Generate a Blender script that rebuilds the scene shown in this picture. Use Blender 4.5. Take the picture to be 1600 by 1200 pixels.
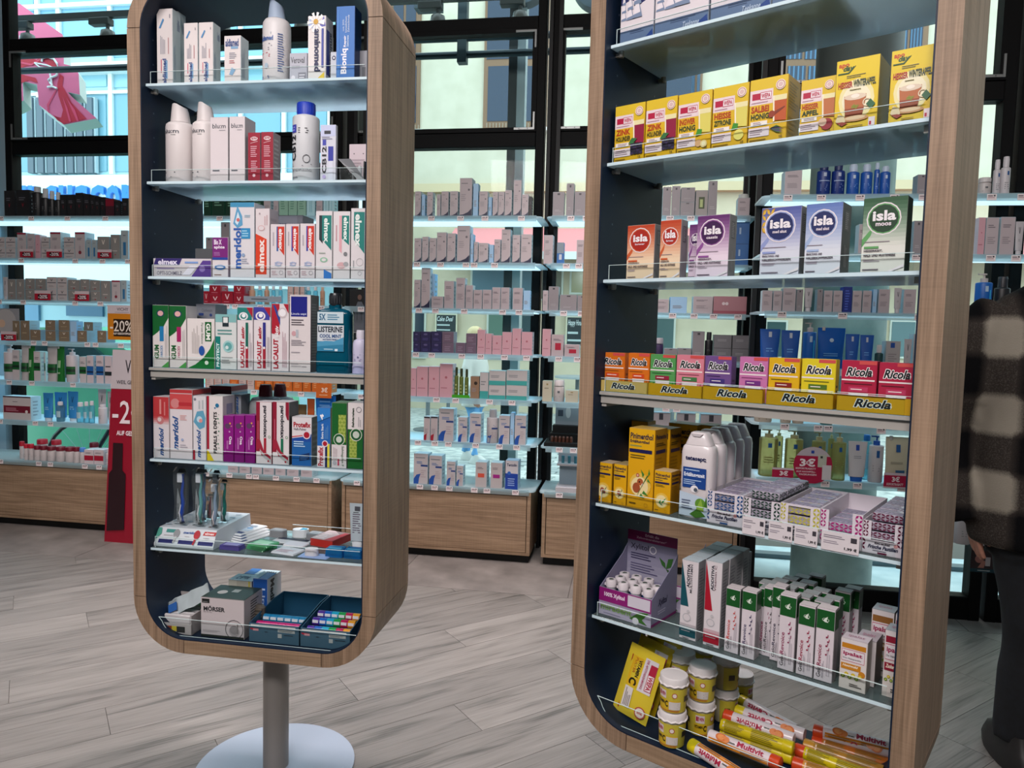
import bpy, math, random
from mathutils import Vector, Matrix
R = random.Random(11)
SC = bpy.context.scene
COL = SC.collection
for o in list(bpy.data.objects):
    bpy.data.objects.remove(o)

# ---------------------------------------------------------------- camera
FPX = 1145.4
CAMZ = 1.29
PIT, ROL = 0.0717933, 0.0248677
_w = Vector((0, math.cos(PIT), -math.sin(PIT)))
_u0 = Vector((0, math.sin(PIT), math.cos(PIT)))
_r0 = Vector((1, 0, 0))
CR = _r0 * math.cos(ROL) + _u0 * math.sin(ROL)
CU = -_r0 * math.sin(ROL) + _u0 * math.cos(ROL)
CW = _w
CP = Vector((0, 0, CAMZ))
cd = bpy.data.cameras.new('camera')
cam = bpy.data.objects.new('camera', cd)
COL.objects.link(cam)
m3 = Matrix((CR, CU, -CW)).transposed().to_4x4()
m3.translation = CP
cam.matrix_world = m3
cd.sensor_width = 36
cd.lens = FPX / 1600 * 36
cd.clip_start = 0.02
cd.clip_end = 200
SC.camera = cam

# ---------------------------------------------------------------- world, light, exposure
SC.view_settings.view_transform = 'Standard'
SC.view_settings.look = 'None'
SC.view_settings.gamma = 1
SC.view_settings.use_curve_mapping = False
SC.view_settings.exposure = 0.0
W = bpy.data.worlds.new('overcast_sky')
SC.world = W
W.use_nodes = True
W.node_tree.nodes['Background'].inputs[0].default_value = (0.80, 0.93, 1.0, 1)
W.node_tree.nodes['Background'].inputs[1].default_value = 3.5
SC.cycles.transparent_max_bounces = 24
SC.cycles.max_bounces = 7
SC.cycles.diffuse_bounces = 3
SC.cycles.glossy_bounces = 3
SC.cycles.transmission_bounces = 6
SC.cycles.sample_clamp_indirect = 4
SC.cycles.caustics_reflective = False
SC.cycles.caustics_refractive = False


def area(name, loc, target, sx, sy, power, col, spread=None):
    l = bpy.data.lights.new(name, 'AREA')
    l.shape = 'RECTANGLE'
    l.size, l.size_y = sx, sy
    l.energy = power
    l.color = col
    if spread:
        l.spread = math.radians(spread)
    o = bpy.data.objects.new(name, l)
    COL.objects.link(o)
    o.location = loc
    d = Vector(target) - Vector(loc)
    o.rotation_euler = d.to_track_quat('-Z', 'Y').to_euler()
    return o


# ceiling fittings of the shop: long soft light panels and warm spots over the aisle
area('ceiling_light', (-0.9, -1.0, 3.3), (-0.1, 1.6, 1.2), 2.4, 0.5, 118, (1.0, 0.93, 0.915))
area('ceiling_light', (1.4, 0.2, 3.3), (1.0, 1.4, 0.8), 1.6, 0.5, 20, (1.0, 0.93, 0.91))
area('ceiling_light', (-2.2, 1.6, 3.35), (-2.2, 1.6, 0), 1.2, 0.5, 22, (1.0, 0.88, 0.86), 120)
area('ceiling_light', (0.0, 2.9, 3.38), (-0.1, 3.0, 0), 1.6, 0.3, 30, (1.0, 0.86, 0.84), 70)
area('ceiling_light', (-1.9, 3.2, 3.38), (-1.9, 3.25, 0), 1.6, 0.3, 24, (1.0, 0.86, 0.84), 70)


# ---------------------------------------------------------------- colours and materials
def lin(h):
    h = h.lstrip('#')
    c = [int(h[i:i + 2], 16) / 255 for i in (0, 2, 4)]
    return tuple((x / 12.92 if x <= .04045 else ((x + .055) / 1.055) ** 2.4) for x in c) + (1,)


MATS = {}


def mat(h, rough=0.45, metal=0.0, emit=0.0, tr=0.0, spec=0.5):
    k = (h, rough, metal, emit, tr, spec)
    if k in MATS:
        return MATS[k]
    m = bpy.data.materials.new('paint_' + h.strip('#'))
    m.use_nodes = True
    b = m.node_tree.nodes['Principled BSDF']
    b.inputs['Base Color'].default_value = lin(h)
    b.inputs['Roughness'].default_value = rough
    b.inputs['Metallic'].default_value = metal
    b.inputs['Specular IOR Level'].default_value = spec
    if tr:
        b.inputs['Transmission Weight'].default_value = tr
    if emit:
        b.inputs['Emission Color'].default_value = lin(h)
        b.inputs['Emission Strength'].default_value = emit
    m.diffuse_color = lin(h)
    MATS[k] = m
    return m


def clear(name, tint, gloss=0.08, haze=0.0, hazecol='#e8f4f6', rough=0.02, translucent=0.0, edge=True, ior=1.35):
    """thin clear sheet: see-through with a reflective coat, optional frosting"""
    m = bpy.data.materials.new(name)
    m.use_nodes = True
    nt = m.node_tree
    nt.nodes.clear()
    N = nt.nodes.new
    out = N('ShaderNodeOutputMaterial')
    tp = N('ShaderNodeBsdfTransparent')
    tp.inputs[0].default_value = lin(tint)
    gl = N('ShaderNodeBsdfGlossy')
    gl.inputs['Roughness'].default_value = rough
    mix = N('ShaderNodeMixShader')
    fr = N('ShaderNodeFresnel')
    fr.inputs[0].default_value = ior
    nt.links.new(fr.outputs[0], mix.inputs[0]) if edge else None
    if not edge:
        mix.inputs[0].default_value = gloss
    nt.links.new(tp.outputs[0], mix.inputs[1])
    nt.links.new(gl.outputs[0], mix.inputs[2])
    last = mix
    if haze:
        df = N('ShaderNodeBsdfDiffuse')
        df.inputs[0].default_value = lin(hazecol)
        tl = N('ShaderNodeBsdfTranslucent')
        tl.inputs[0].default_value = lin(hazecol)
        m1 = N('ShaderNodeMixShader')
        m1.inputs[0].default_value = translucent
        nt.links.new(df.outputs[0], m1.inputs[1])
        nt.links.new(tl.outputs[0], m1.inputs[2])
        m2 = N('ShaderNodeMixShader')
        m2.inputs[0].default_value = haze
        nt.links.new(last.outputs[0], m2.inputs[1])
        nt.links.new(m1.outputs[0], m2.inputs[2])
        last = m2
    nt.links.new(last.outputs[0], out.inputs[0])
    return m


GLASS = clear('window_glass', '#f3fbfa', ior=1.12)
ACRYL = clear('clear_acrylic', '#fafdfd', ior=1.18)
EDGE = mat('#d8ecec', 0.15)
FROST = clear('frosted_shelf_glass', '#cfe8f4', haze=0.7, hazecol='#dff2fc', translucent=0.6)
CLRSH = clear('clear_shelf_glass', '#cfdedd', haze=0.22, hazecol='#c8dde0', translucent=0.5)
BACKSH = clear('lit_shelf_glass', '#e4f6fa', haze=0.55, hazecol='#eafaff', translucent=0.6)
BLIS = clear('blister_plastic', '#f8fafa', haze=0.03, ior=1.07, rough=.1)
BLUECLR = clear('blue_plastic', '#3aa8e0', haze=0.45, hazecol='#2f9ade', translucent=.4)
PURCLR = clear('purple_plastic', '#a898e0', haze=0.45, hazecol='#8f80d0', translucent=.4)
GRNCLR = clear('green_plastic', '#a8e8c0', haze=0.45, hazecol='#8adfa8', translucent=.4)
OILCLR = clear('oil_plastic', '#e6e2b8', haze=0.4, hazecol='#bdb67c', translucent=.5)
AQUACLR = clear('aqua_plastic', '#c0ecf4', haze=0.3, hazecol='#a8dcea', translucent=.6)


def nodes(m):
    m.use_nodes = True
    return m.node_tree, m.node_tree.nodes['Principled BSDF'], m.node_tree.nodes.new


def wood_mat(name, c1, c2, axis='Z', scale=1.0, saw=True, rough=.55):
    m = bpy.data.materials.new(name)
    nt, b, N = nodes(m)
    L = nt.links.new
    tc = N('ShaderNodeTexCoord')
    mp = N('ShaderNodeMapping')
    s = {'Z': (16, 16, 1.1), 'X': (1.1, 16, 16), 'Y': (16, 1.1, 16)}[axis]
    mp.inputs['Scale'].default_value = [x * scale for x in s]
    L(tc.outputs['Object'], mp.inputs[0])
    n1 = N('ShaderNodeTexNoise')
    n1.inputs['Scale'].default_value = 1.6
    n1.inputs['Detail'].default_value = 6
    n1.inputs['Distortion'].default_value = 1.2
    L(mp.outputs[0], n1.inputs['Vector'])
    mp2 = N('ShaderNodeMapping')
    s2 = {'Z': (120, 120, 3), 'X': (3, 120, 120), 'Y': (120, 3, 120)}[axis]
    mp2.inputs['Scale'].default_value = [x * scale for x in s2]
    L(tc.outputs['Object'], mp2.inputs[0])
    n2 = N('ShaderNodeTexNoise')
    n2.inputs['Scale'].default_value = 2
    n2.inputs['Detail'].default_value = 4
    L(mp2.outputs[0], n2.inputs['Vector'])
    ad = N('ShaderNodeMath')
    ad.operation = 'MULTIPLY_ADD'
    ad.inputs[1].default_value = .5
    L(n2.outputs[0], ad.inputs[0])
    hm = N('ShaderNodeMath')
    hm.operation = 'MULTIPLY'
    hm.inputs[1].default_value = .62
    L(n1.outputs[0], hm.inputs[0])
    L(hm.outputs[0], ad.inputs[2])
    last = ad
    if saw:
        mp3 = N('ShaderNodeMapping')
        s3 = {'Z': (4, 4, 210), 'X': (210, 4, 4), 'Y': (4, 210, 4)}[axis]
        mp3.inputs['Scale'].default_value = s3
        L(tc.outputs['Object'], mp3.inputs[0])
        n3 = N('ShaderNodeTexNoise')
        n3.inputs['Scale'].default_value = 1.3
        L(mp3.outputs[0], n3.inputs['Vector'])
        a3 = N('ShaderNodeMath')
        a3.operation = 'MULTIPLY_ADD'
        a3.inputs[1].default_value = .13
        L(n3.outputs[0], a3.inputs[0])
        L(ad.outputs[0], a3.inputs[2])
        last = a3
    cr = N('ShaderNodeValToRGB')
    cr.color_ramp.elements[0].position = .42
    cr.color_ramp.elements[1].position = .8
    cr.color_ramp.elements[0].color = lin(c1)
    cr.color_ramp.elements[1].color = lin(c2)
    L(last.outputs[0], cr.inputs[0])
    L(cr.outputs[0], b.inputs['Base Color'])
    b.inputs['Roughness'].default_value = rough
    bp = N('ShaderNodeBump')
    bp.inputs['Strength'].default_value = .25
    bp.inputs['Distance'].default_value = .0006
    L(last.outputs[0], bp.inputs['Height'])
    L(bp.outputs[0], b.inputs['Normal'])
    m.diffuse_color = lin(c2)
    return m


OAK = wood_mat('sawn_oak_laminate', '#67523f', '#a1866e')
OAKX = wood_mat('sawn_oak_laminate_long', '#735c46', '#a98e73', axis='X')
NAVY = mat('#081a30', .5, spec=.3)
BLACK = mat('#08090a', .5, spec=.3)
STEEL = mat('#9a9690', .35, .7)
GREYM = mat('#a5a19b', .5)


def noise_mat(name, c1, c2, scale, rough=.8, bump=0, detail=5, stretch=(1, 1, 1)):
    m = bpy.data.materials.new(name)
    nt, b, N = nodes(m)
    L = nt.links.new
    tc = N('ShaderNodeTexCoord')
    mp = N('ShaderNodeMapping')
    mp.inputs['Scale'].default_value = stretch
    L(tc.outputs['Object'], mp.inputs[0])
    n = N('ShaderNodeTexNoise')
    n.inputs['Scale'].default_value = scale
    n.inputs['Detail'].default_value = detail
    L(mp.outputs[0], n.inputs['Vector'])
    cr = N('ShaderNodeValToRGB')
    cr.color_ramp.elements[0].position = .3
    cr.color_ramp.elements[1].position = .7
    cr.color_ramp.elements[0].color = lin(c1)
    cr.color_ramp.elements[1].color = lin(c2)
    L(n.outputs[0], cr.inputs[0])
    L(cr.outputs[0], b.inputs['Base Color'])
    b.inputs['Roughness'].default_value = rough
    if bump:
        bp = N('ShaderNodeBump')
        bp.inputs['Strength'].default_value = bump
        L(n.outputs[0], bp.inputs['Height'])
        L(bp.outputs[0], b.inputs['Normal'])
    m.diffuse_color = lin(c2)
    return m


# ---------------------------------------------------------------- mesh building
class MB:
    def __init__(s):
        s.v, s.f, s.m, s.ms = [], [], [], []

    def mi(s, m):
        if isinstance(m, str):
            m = mat(m)
        if m not in s.ms:
            s.ms.append(m)
        return s.ms.index(m)

    def face(s, pts, m):
        i = len(s.v)
        s.v += [tuple(p) for p in pts]
        s.f.append(tuple(range(i, i + len(pts))))
        s.m.append(s.mi(m))

    def mesh(s, vs, fs, m):
        i = len(s.v)
        s.v += [tuple(p) for p in vs]
        k = s.mi(m)
        for f in fs:
            s.f.append(tuple(a + i for a in f))
            s.m.append(k)

    def box(s, x0, x1, y0, y1, z0, z1, m, skip=''):
        vs = [(x, y, z) for z in (z0, z1) for y in (y0, y1) for x in (x0, x1)]
        F = {'b': (0, 2, 3, 1), 't': (4, 5, 7, 6), 'f': (0, 1, 5, 4), 'k': (2, 6, 7, 3), 'l': (0, 4, 6, 2), 'r': (1, 3, 7, 5)}
        s.mesh(vs, [F[k] for k in F if k not in skip], m)
        return s

    def cbox(s, x0, x1, y0, y1, z0, z1, c, m):
        """box with chamfered edges"""
        c = min(c, (x1 - x0) / 3, (y1 - y0) / 3, (z1 - z0) / 3)
        xs = (x0, x0 + c, x1 - c, x1)
        ys = (y0, y0 + c, y1 - c, y1)
        rings = []
        for z, k in ((z0, 1), (z0 + c, 0), (z1 - c, 0), (z1, 1)):
            a, b = (1, 2) if k else (0, 3)
            q = c if k else 0
            r = [(xs[1], y0 + q), (xs[2], y0 + q), (x1 - q, ys[1]), (x1 - q, ys[2]), (xs[2], y1 - q), (xs[1], y1 - q), (x0 + q, ys[2]), (x0 + q, ys[1])]
            rings.append([(p[0], p[1], z) for p in r])
        s.loft(rings, m)
        return s

    def loft(s, rings, m, cap=True, closed=True):
        n = len(rings[0])
        vs = [p for r in rings for p in r]
        fs = []
        for i in range(len(rings) - 1):
            for j in range(n if closed else n - 1):
                k = (j + 1) % n
                fs.append((i * n + j, i * n + k, (i + 1) * n + k, (i + 1) * n + j))
        if cap:
            fs.append(tuple(reversed(range(n))))
            fs.append(tuple(range((len(rings) - 1) * n, len(rings) * n)))
        s.mesh(vs, fs, m)
        return s

    def lathe(s, prof, m, seg=20, sx=1, sy=1, cx=0, cy=0):
        rings = []
        for r, z in prof:
            rings.append([(cx + r * sx * math.cos(2 * math.pi * j / seg), cy + r * sy * math.sin(2 * math.pi * j / seg), z) for j in range(seg)])
        s.loft(rings, m)
        return s

    def rrect(s, w, d, z0, z1, rad, m, cx=0, cy=0, seg=4, top=1.0):
        """rounded-rectangle prism, top scaled"""
        def ring(z, k):
            out = []
            hw, hd = w / 2, d / 2
            r = min(rad, hw, hd)
            for qx, qy, a0 in ((1, 1, 0), (-1, 1, 90), (-1, -1, 180), (1, -1, 270)):
                for i in range(seg + 1):
                    a = math.radians(a0 + 90 * i / seg)
                    out.append((cx + k * (qx * (hw - r) + r * math.cos(a)), cy + k * (qy * (hd - r) + r * math.sin(a)), z))
            return out
        s.loft([ring(z0, 1), ring(z1, top)], m)
        return s

    def tube(s, path, r, m, seg=8, cap=True):
        rings = []
        n = len(path)
        rr = r if isinstance(r, (list, tuple)) else [r] * n
        P = [Vector(p) for p in path]
        up = Vector((0, 0, 1))
        for i in range(n):
            t = (P[min(i + 1, n - 1)] - P[max(i - 1, 0)]).normalized()
            a = t.cross(up)
            if a.length < 1e-3:
                a = t.cross(Vector((0, 1, 0)))
            a.normalize()
            b = t.cross(a)
            rings.append([P[i] + (a * math.cos(2 * math.pi * j / seg) + b * math.sin(2 * math.pi * j / seg)) * rr[i] for j in range(seg)])
        s.loft(rings, m, cap)
        return s

    def prism(s, pts, y0, y1, m):
        """polygon in x-z extruded along y"""
        s.loft([[(x, y0, z) for x, z in pts], [(x, y1, z) for x, z in pts]], m)
        return s

    def build(s, name, parent=None, loc=(0, 0, 0), rz=0, smooth=False, rot=None):
        me = bpy.data.meshes.new(name)
        me.from_pydata(s.v, [], s.f)
        for m in s.ms:
            me.materials.append(m)
        me.polygons.foreach_set('material_index', s.m)
        if smooth:
            me.polygons.foreach_set('use_smooth', [True] * len(s.f))
            try:
                me.set_sharp_from_angle(angle=math.radians(smooth if smooth is not True else 40))
            except Exception:
                pass
        o = bpy.data.objects.new(name, me)
        COL.objects.link(o)
        if parent:
            o.parent = parent
        o.location = loc
        o.rotation_euler = rot if rot else (0, 0, rz)
        return o


def T(name, label, cat, loc=(0, 0, 0), rz=0, group=None, rot=None):
    o = bpy.data.objects.new(name, None)
    o.empty_display_size = .02
    COL.objects.link(o)
    o.location = loc
    o.rotation_euler = rot if rot else (0, 0, rz)
    return tag(o, label, cat, group)


def tag(o, label=None, cat=None, group=None, kind=None):
    if label:
        o['label'] = label
    if cat:
        o['category'] = cat
    if group:
        o['group'] = group
    if kind:
        o['kind'] = kind
    return o


# ---------------------------------------------------------------- lettering
TX = {}


def glyphs(txt, bold, shear, fat=0.0):
    k = (txt, bold, shear, fat)
    if k in TX:
        return TX[k]
    c = bpy.data.curves.new('lettering', 'FONT')
    c.body = txt
    c.size = 1
    c.resolution_u = 2
    c.offset = (.035 if bold else .008) + fat
    c.shear = shear
    o = bpy.data.objects.new('lettering', c)
    COL.objects.link(o)
    dg = bpy.context.evaluated_depsgraph_get()
    me = bpy.data.meshes.new_from_object(o.evaluated_get(dg))
    vs = [(v.co.x, v.co.y) for v in me.vertices]
    fs = [tuple(p.vertices) for p in me.polygons]
    bpy.data.objects.remove(o)
    bpy.data.curves.remove(c)
    bpy.data.meshes.remove(me)
    if not vs:
        vs = [(0, 0), (1, 1), (1, 0)]
    TX[k] = (vs, fs)
    return TX[k]


def draw(mb, ops, mp, W, H, n0=0, curved=False):
    """flat print: rectangles, polygons, discs, words and lines of small print laid on a surface"""
    lay = n0
    for op in ops:
        lay += 1
        k = op[0]
        if k == 'r':
            _, x0, y0, x1, y1, c = op
            n = max(1, int(abs(x1 - x0) * 14)) if curved else 1
            for i in range(n):
                a, b = x0 + (x1 - x0) * i / n, x0 + (x1 - x0) * (i + 1) / n
                mb.face([mp(a, y0, lay), mp(b, y0, lay), mp(b, y1, lay), mp(a, y1, lay)], c)
        elif k == 'p':
            mb.face([mp(x, y, lay) for x, y in op[1]], op[2])
        elif k == 'c':
            _, cx, cy, r, c = op[:5]
            a = op[5] if len(op) > 5 else 1
            mb.face([mp(cx + r * math.cos(t * math.pi / 8), cy + r * a * W / H * math.sin(t * math.pi / 8), lay) for t in range(16)], c)
        elif k == 'o':
            _, cx, cy, r, t_, c = op
            q = 16
            vs = [mp(cx + rr * math.cos(2 * math.pi * t / q), cy + rr * W / H * math.sin(2 * math.pi * t / q), lay) for t in range(q) for rr in (r, r - t_)]
            mb.mesh(vs, [(2 * t, 2 * t + 1, (2 * t + 3) % (2 * q), (2 * t + 2) % (2 * q)) for t in range(q)], c)
        elif k == 'g':
            _, x0, y0, x1, y1, ca, cb, n = op
            A, B = [int(ca[i:i + 2], 16) for i in (1, 3, 5)], [int(cb[i:i + 2], 16) for i in (1, 3, 5)]
            for i in range(n):
                t = (i + .5) / n
                h = '#%02x%02x%02x' % tuple(int(a + (b - a) * t) for a, b in zip(A, B))
                z0, z1 = y0 + (y1 - y0) * i / n, y0 + (y1 - y0) * (i + 1) / n
                mb.face([mp(x0, z0, lay), mp(x1, z0, lay), mp(x1, z1, lay), mp(x0, z1, lay)], h)
        elif k == 't':
            _, txt, x0, y0, x1, y1, c = op[:7]
            rot = op[7] if len(op) > 7 else 0
            st = op[8] if len(op) > 8 else ''
            passes = [('#ffffff', .045), (c, 0)] if 'o' in st else [(c, 0)]
            base = glyphs(txt, 'b' in st, .3 if 'i' in st else 0)[0]
            ax, bx = min(v[0] for v in base), max(v[0] for v in base)
            ay, by = min(v[1] for v in base), max(v[1] for v in base)
            for cc, fat in passes:
                vs, fs = glyphs(txt, 'b' in st, .3 if 'i' in st else 0, fat)
                out = []
                for x, y in vs:
                    s_, t_ = (x - ax) / (bx - ax or 1), (y - ay) / (by - ay or 1)
                    if rot == 0:
                        q = (x0 + s_ * (x1 - x0), y0 + t_ * (y1 - y0))
                    elif rot == 90:
                        q = (x1 - t_ * (x1 - x0), y0 + s_ * (y1 - y0))
                    elif rot == -90:
                        q = (x0 + t_ * (x1 - x0), y1 - s_ * (y1 - y0))
                    else:
                        q = (x1 - s_ * (x1 - x0), y1 - t_ * (y1 - y0))
                    out.append(mp(q[0], q[1], lay))
                mb.mesh(out, fs, cc)
                lay += 1
        elif k == 'l':
            _, x0, y0, x1, y1, n, c = op[:7]
            rot = op[7] if len(op) > 7 else 0
            for i in range(n):
                t0, t1 = (i + .28) / n, (i + .72) / n
                e = R.uniform(.6, 1)
                if rot:
                    a = [(x0 + (x1 - x0) * t0, y0), (x0 + (x1 - x0) * t1, y0), (x0 + (x1 - x0) * t1, y0 + (y1 - y0) * e), (x0 + (x1 - x0) * t0, y0 + (y1 - y0) * e)]
                else:
                    a = [(x0, y1 - (y1 - y0) * t1), (x0 + (x1 - x0) * e, y1 - (y1 - y0) * t1), (x0 + (x1 - x0) * e, y1 - (y1 - y0) * t0), (x0, y1 - (y1 - y0) * t0)]
                mb.face([mp(x, y, lay) for x, y in a], c)
        elif k == 'k':   # leafy repeat pattern
            _, x0, y0, x1, y1, nx, ny, c = op
            for i in range(nx):
                for j in range(ny):
                    cx, cy = x0 + (x1 - x0) * (i + .5) / nx, y0 + (y1 - y0) * (j + .5) / ny
                    hx, hy = (x1 - x0) / nx * .48, (y1 - y0) / ny * .48
                    s_ = 1 if (i + j) % 2 else -1
                    mb.face([mp(cx - hx * s_, cy - hy, lay), mp(cx + hx * .45, cy - hy * .45 * s_, lay), mp(cx + hx * s_, cy + hy, lay), mp(cx - hx * .45, cy + hy * .45 * s_, lay)], c)
    return lay


EPS = .00011


def front(w, h, d):
    return lambda x, y, l: (-w / 2 + x * w, -d / 2 - .0002 - l * EPS, y * h)


def rside(w, h, d):
    return lambda x, y, l: (w / 2 + .0002 + l * EPS, -d / 2 + x * d, y * h)


def topf(w, h, d):
    return lambda x, y, l: (-w / 2 + x * w, -d / 2 + y * d, h + .0012 + l * EPS)


def wrap(r, h, z0=0, span=118, sy=1.0, sx=1.0):
    def f(x, y, l):
        a = math.radians((x - .5) * span)
        q = r + .0009 + l * EPS
        return (q * sx * math.sin(a), -q * sy * math.cos(a), z0 + y * h)
    return f


# ---------------------------------------------------------------- placing frames
class Frame:
    def __init__(s, x, y, yaw, df=0.0):
        s.O = Vector((x, y, 0))
        s.yaw = yaw
        s.ux = Vector((math.cos(yaw), math.sin(yaw), 0))
        s.dn = Vector((-math.sin(yaw), math.cos(yaw), 0))
        s.df = df

    def w(s, u, d, z):
        return s.O + s.ux * u + s.dn * d + Vector((0, 0, z))

    def u_at(s, x, d, z):
        q = s.w(0, d, z) - CP
        a = x - 800
        return -(a * q.dot(CW) - FPX * q.dot(CR)) / (a * s.ux.dot(CW) - FPX * s.ux.dot(CR))

    def z_at(s, y, u, d):
        q = s.w(u, d, 0) - CP
        a = 600 - y
        k = Vector((0, 0, 1))
        return -(a * q.dot(CW) - FPX * q.dot(CU)) / (a * k.dot(CW) - FPX * k.dot(CU))

    def on(s, x, y, d):
        r = ray(x, y)
        t = (s.w(0, d, 0) - CP).dot(s.dn) / r.dot(s.dn)
        p = CP + r * t
        return (p - s.O).dot(s.ux), p.z

    def loc(s, p):
        return (p - s.O).dot(s.ux), (p - s.O).dot(s.dn)


def ray(x, y):
    return (CW * FPX + CR * (x - 800) - CU * (y - 600)).normalized()


def on_z(x, y, z):
    r = ray(x, y)
    return CP + r * ((z - CAMZ) / r.z)


LF = Frame(-.994536, 1.972326, -.160010, .018)
RF = Frame(.179106, 1.605356, -.674829, .020)
WF = Frame(.078, 4.0, math.radians(-9.24), 0)
DF = Frame(1.43, 3.20, math.radians(-9.24), 0)
LZ = [1.9195, 1.6649, 1.4141, 1.1682, .9174, .6695]
RZ = [1.9060, 1.6585, 1.4081, 1.1629, .9128, .6560]
WZ = [1.910, 1.658, 1.405, 1.158, .910, .663, .412]
CW_, CT, CD = .625, .037, .28
FLOORZ = .425


def ring_fit(fr, z, x0, x1, yt, e, dep):
    d0 = fr.df + e
    u0, u1 = fr.u_at(x0, d0, z), fr.u_at(x1, d0, z)
    zt = fr.z_at(yt, u0, d0)
    return u1 - u0, zt - z, fr.w((u0 + u1) / 2, d0 + dep / 2, z + .0006)
# ================================================================ THE SETTING
PANG = math.radians(33.5)


def plank_material():
    m = bpy.data.materials.new('grey_oak_vinyl')
    nt, b, N = nodes(m)
    L = nt.links.new
    tc = N('ShaderNodeTexCoord')
    oi = N('ShaderNodeObjectInfo')
    ml = N('ShaderNodeVectorMath')
    ml.operation = 'SCALE'
    ml.inputs['Scale'].default_value = 37.0
    cb = N('ShaderNodeCombineXYZ')
    L(oi.outputs['Random'], cb.inputs[0])
    L(oi.outputs['Random'], cb.inputs[1])
    L(cb.outputs[0], ml.inputs[0])
    ad = N('ShaderNodeVectorMath')
    L(tc.outputs['Object'], ad.inputs[0])
    L(ml.outputs[0], ad.inputs[1])
    mp = N('ShaderNodeMapping')
    mp.inputs['Scale'].default_value = (.9, 9, 1)
    L(ad.outputs[0], mp.inputs[0])
    n = N('ShaderNodeTexNoise')
    n.inputs['Scale'].default_value = 1.5
    n.inputs['Detail'].default_value = 5
    n.inputs['Distortion'].default_value = 1.6
    L(mp.outputs[0], n.inputs['Vector'])
    mp2 = N('ShaderNodeMapping')
    mp2.inputs['Scale'].default_value = (5, 130, 1)
    L(ad.outputs[0], mp2.inputs[0])
    n2 = N('ShaderNodeTexNoise')
    n2.inputs['Scale'].default_value = 1.2
    n2.inputs['Detail'].default_value = 4
    L(mp2.outputs[0], n2.inputs['Vector'])
    wv = N('ShaderNodeMath')
    wv.operation = 'MULTIPLY_ADD'
    wv.inputs[1].default_value = .45
    L(n2.outputs[0], wv.inputs[0])
    h = N('ShaderNodeMath')
    h.operation = 'MULTIPLY'
    h.inputs[1].default_value = .6
    L(n.outputs[0], h.inputs[0])
    L(h.outputs[0], wv.inputs[2])
    cr = N('ShaderNodeValToRGB')
    e = cr.color_ramp.elements
    e[0].position, e[0].color = .36, lin('#45433f')
    e[1].position, e[1].color = .72, lin('#7b7874')
    q = e.new(.5)
    q.color = lin('#6a6763')
    L(wv.outputs[0], cr.inputs[0])
    hs = N('ShaderNodeHueSaturation')
    mr = N('ShaderNodeMapRange')
    mr.inputs[3].default_value = .88
    mr.inputs[4].default_value = 1.1
    L(oi.outputs['Random'], mr.inputs[0])
    L(mr.outputs[0], hs.inputs['Value'])
    L(cr.outputs[0], hs.inputs['Color'])
    L(hs.outputs[0], b.inputs['Base Color'])
    b.inputs['Roughness'].default_value = .48
    bp = N('ShaderNodeBump')
    bp.inputs['Strength'].default_value = .12
    bp.inputs['Distance'].default_value = .001
    L(wv.outputs[0], bp.inputs['Height'])
    L(bp.outputs[0], b.inputs['Normal'])
    m.diffuse_color = lin('#9c958e')
    return m


PLANK = plank_material()
STONE = noise_mat('grey_stone_vinyl', '#56524f', '#7b7672', 5, .55, .05)
mb = MB()
mb.box(-5.5, 5.5, -4, 5.2, -.06, -.006, mat('#5d5955', .8))
floor = tag(mb.build('floor'), kind='structure')


def clip(poly, n, c):
    """keep the part of a convex polygon where n.p <= c"""
    out = []
    for i in range(len(poly)):
        a, b = poly[i], poly[(i + 1) % len(poly)]
        da, db = a[0] * n[0] + a[1] * n[1] - c, b[0] * n[0] + b[1] * n[1] - c
        if da <= 0:
            out.append(a)
        if da * db < 0:
            t = da / (da - db)
            out.append((a[0] + (b[0] - a[0]) * t, a[1] + (b[1] - a[1]) * t))
    return out


STRIP = -.47
pc, ps = math.cos(PANG), math.sin(PANG)
pd = Vector((pc, ps))
pn = Vector((-ps, pc))
A0 = Vector((-.505, 2.455))
nn = (WF.dn.x * pc + WF.dn.y * ps, -WF.dn.x * ps + WF.dn.y * pc)
lim = WF.O.dot(WF.dn) + STRIP
a_off, b_off = A0.dot(pd), A0.dot(pn)
for row in range(-13, 17):
    y0 = b_off + row * .192
    off = ((row * 7) % 5) * .27
    for k in range(-5, 6):
        x0 = a_off + k * 1.28 + off
        poly = [(x0 + .0008, y0 + .0008), (x0 + 1.2792, y0 + .0008), (x0 + 1.2792, y0 + .1912), (x0 + .0008, y0 + .1912)]
        cen = Vector((x0 + .64, y0 + .096))
        wx, wy = cen.x * pc - cen.y * ps, cen.x * ps + cen.y * pc
        if wy < .4 or abs(wx) > 4.8:
            continue
        poly = clip(poly, nn, lim)
        if len(poly) < 3:
            continue
        q = MB()
        q.loft([[(x - x0, y - y0, -.006) for x, y in poly], [(x - x0, y - y0, 0) for x, y in poly]], PLANK)
        q.build('plank', floor, (x0 * pc - y0 * ps, x0 * ps + y0 * pc, 0), PANG)
# dark stone tiles along the window wall
for k in range(9):
    u0 = -4.2 + k * .9
    q = MB()
    q.box(0, .897, 0, 1.05, -.006, 0, STONE)
    q.build('tile', floor, WF.w(u0, STRIP + .002, 0), WF.yaw)

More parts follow.
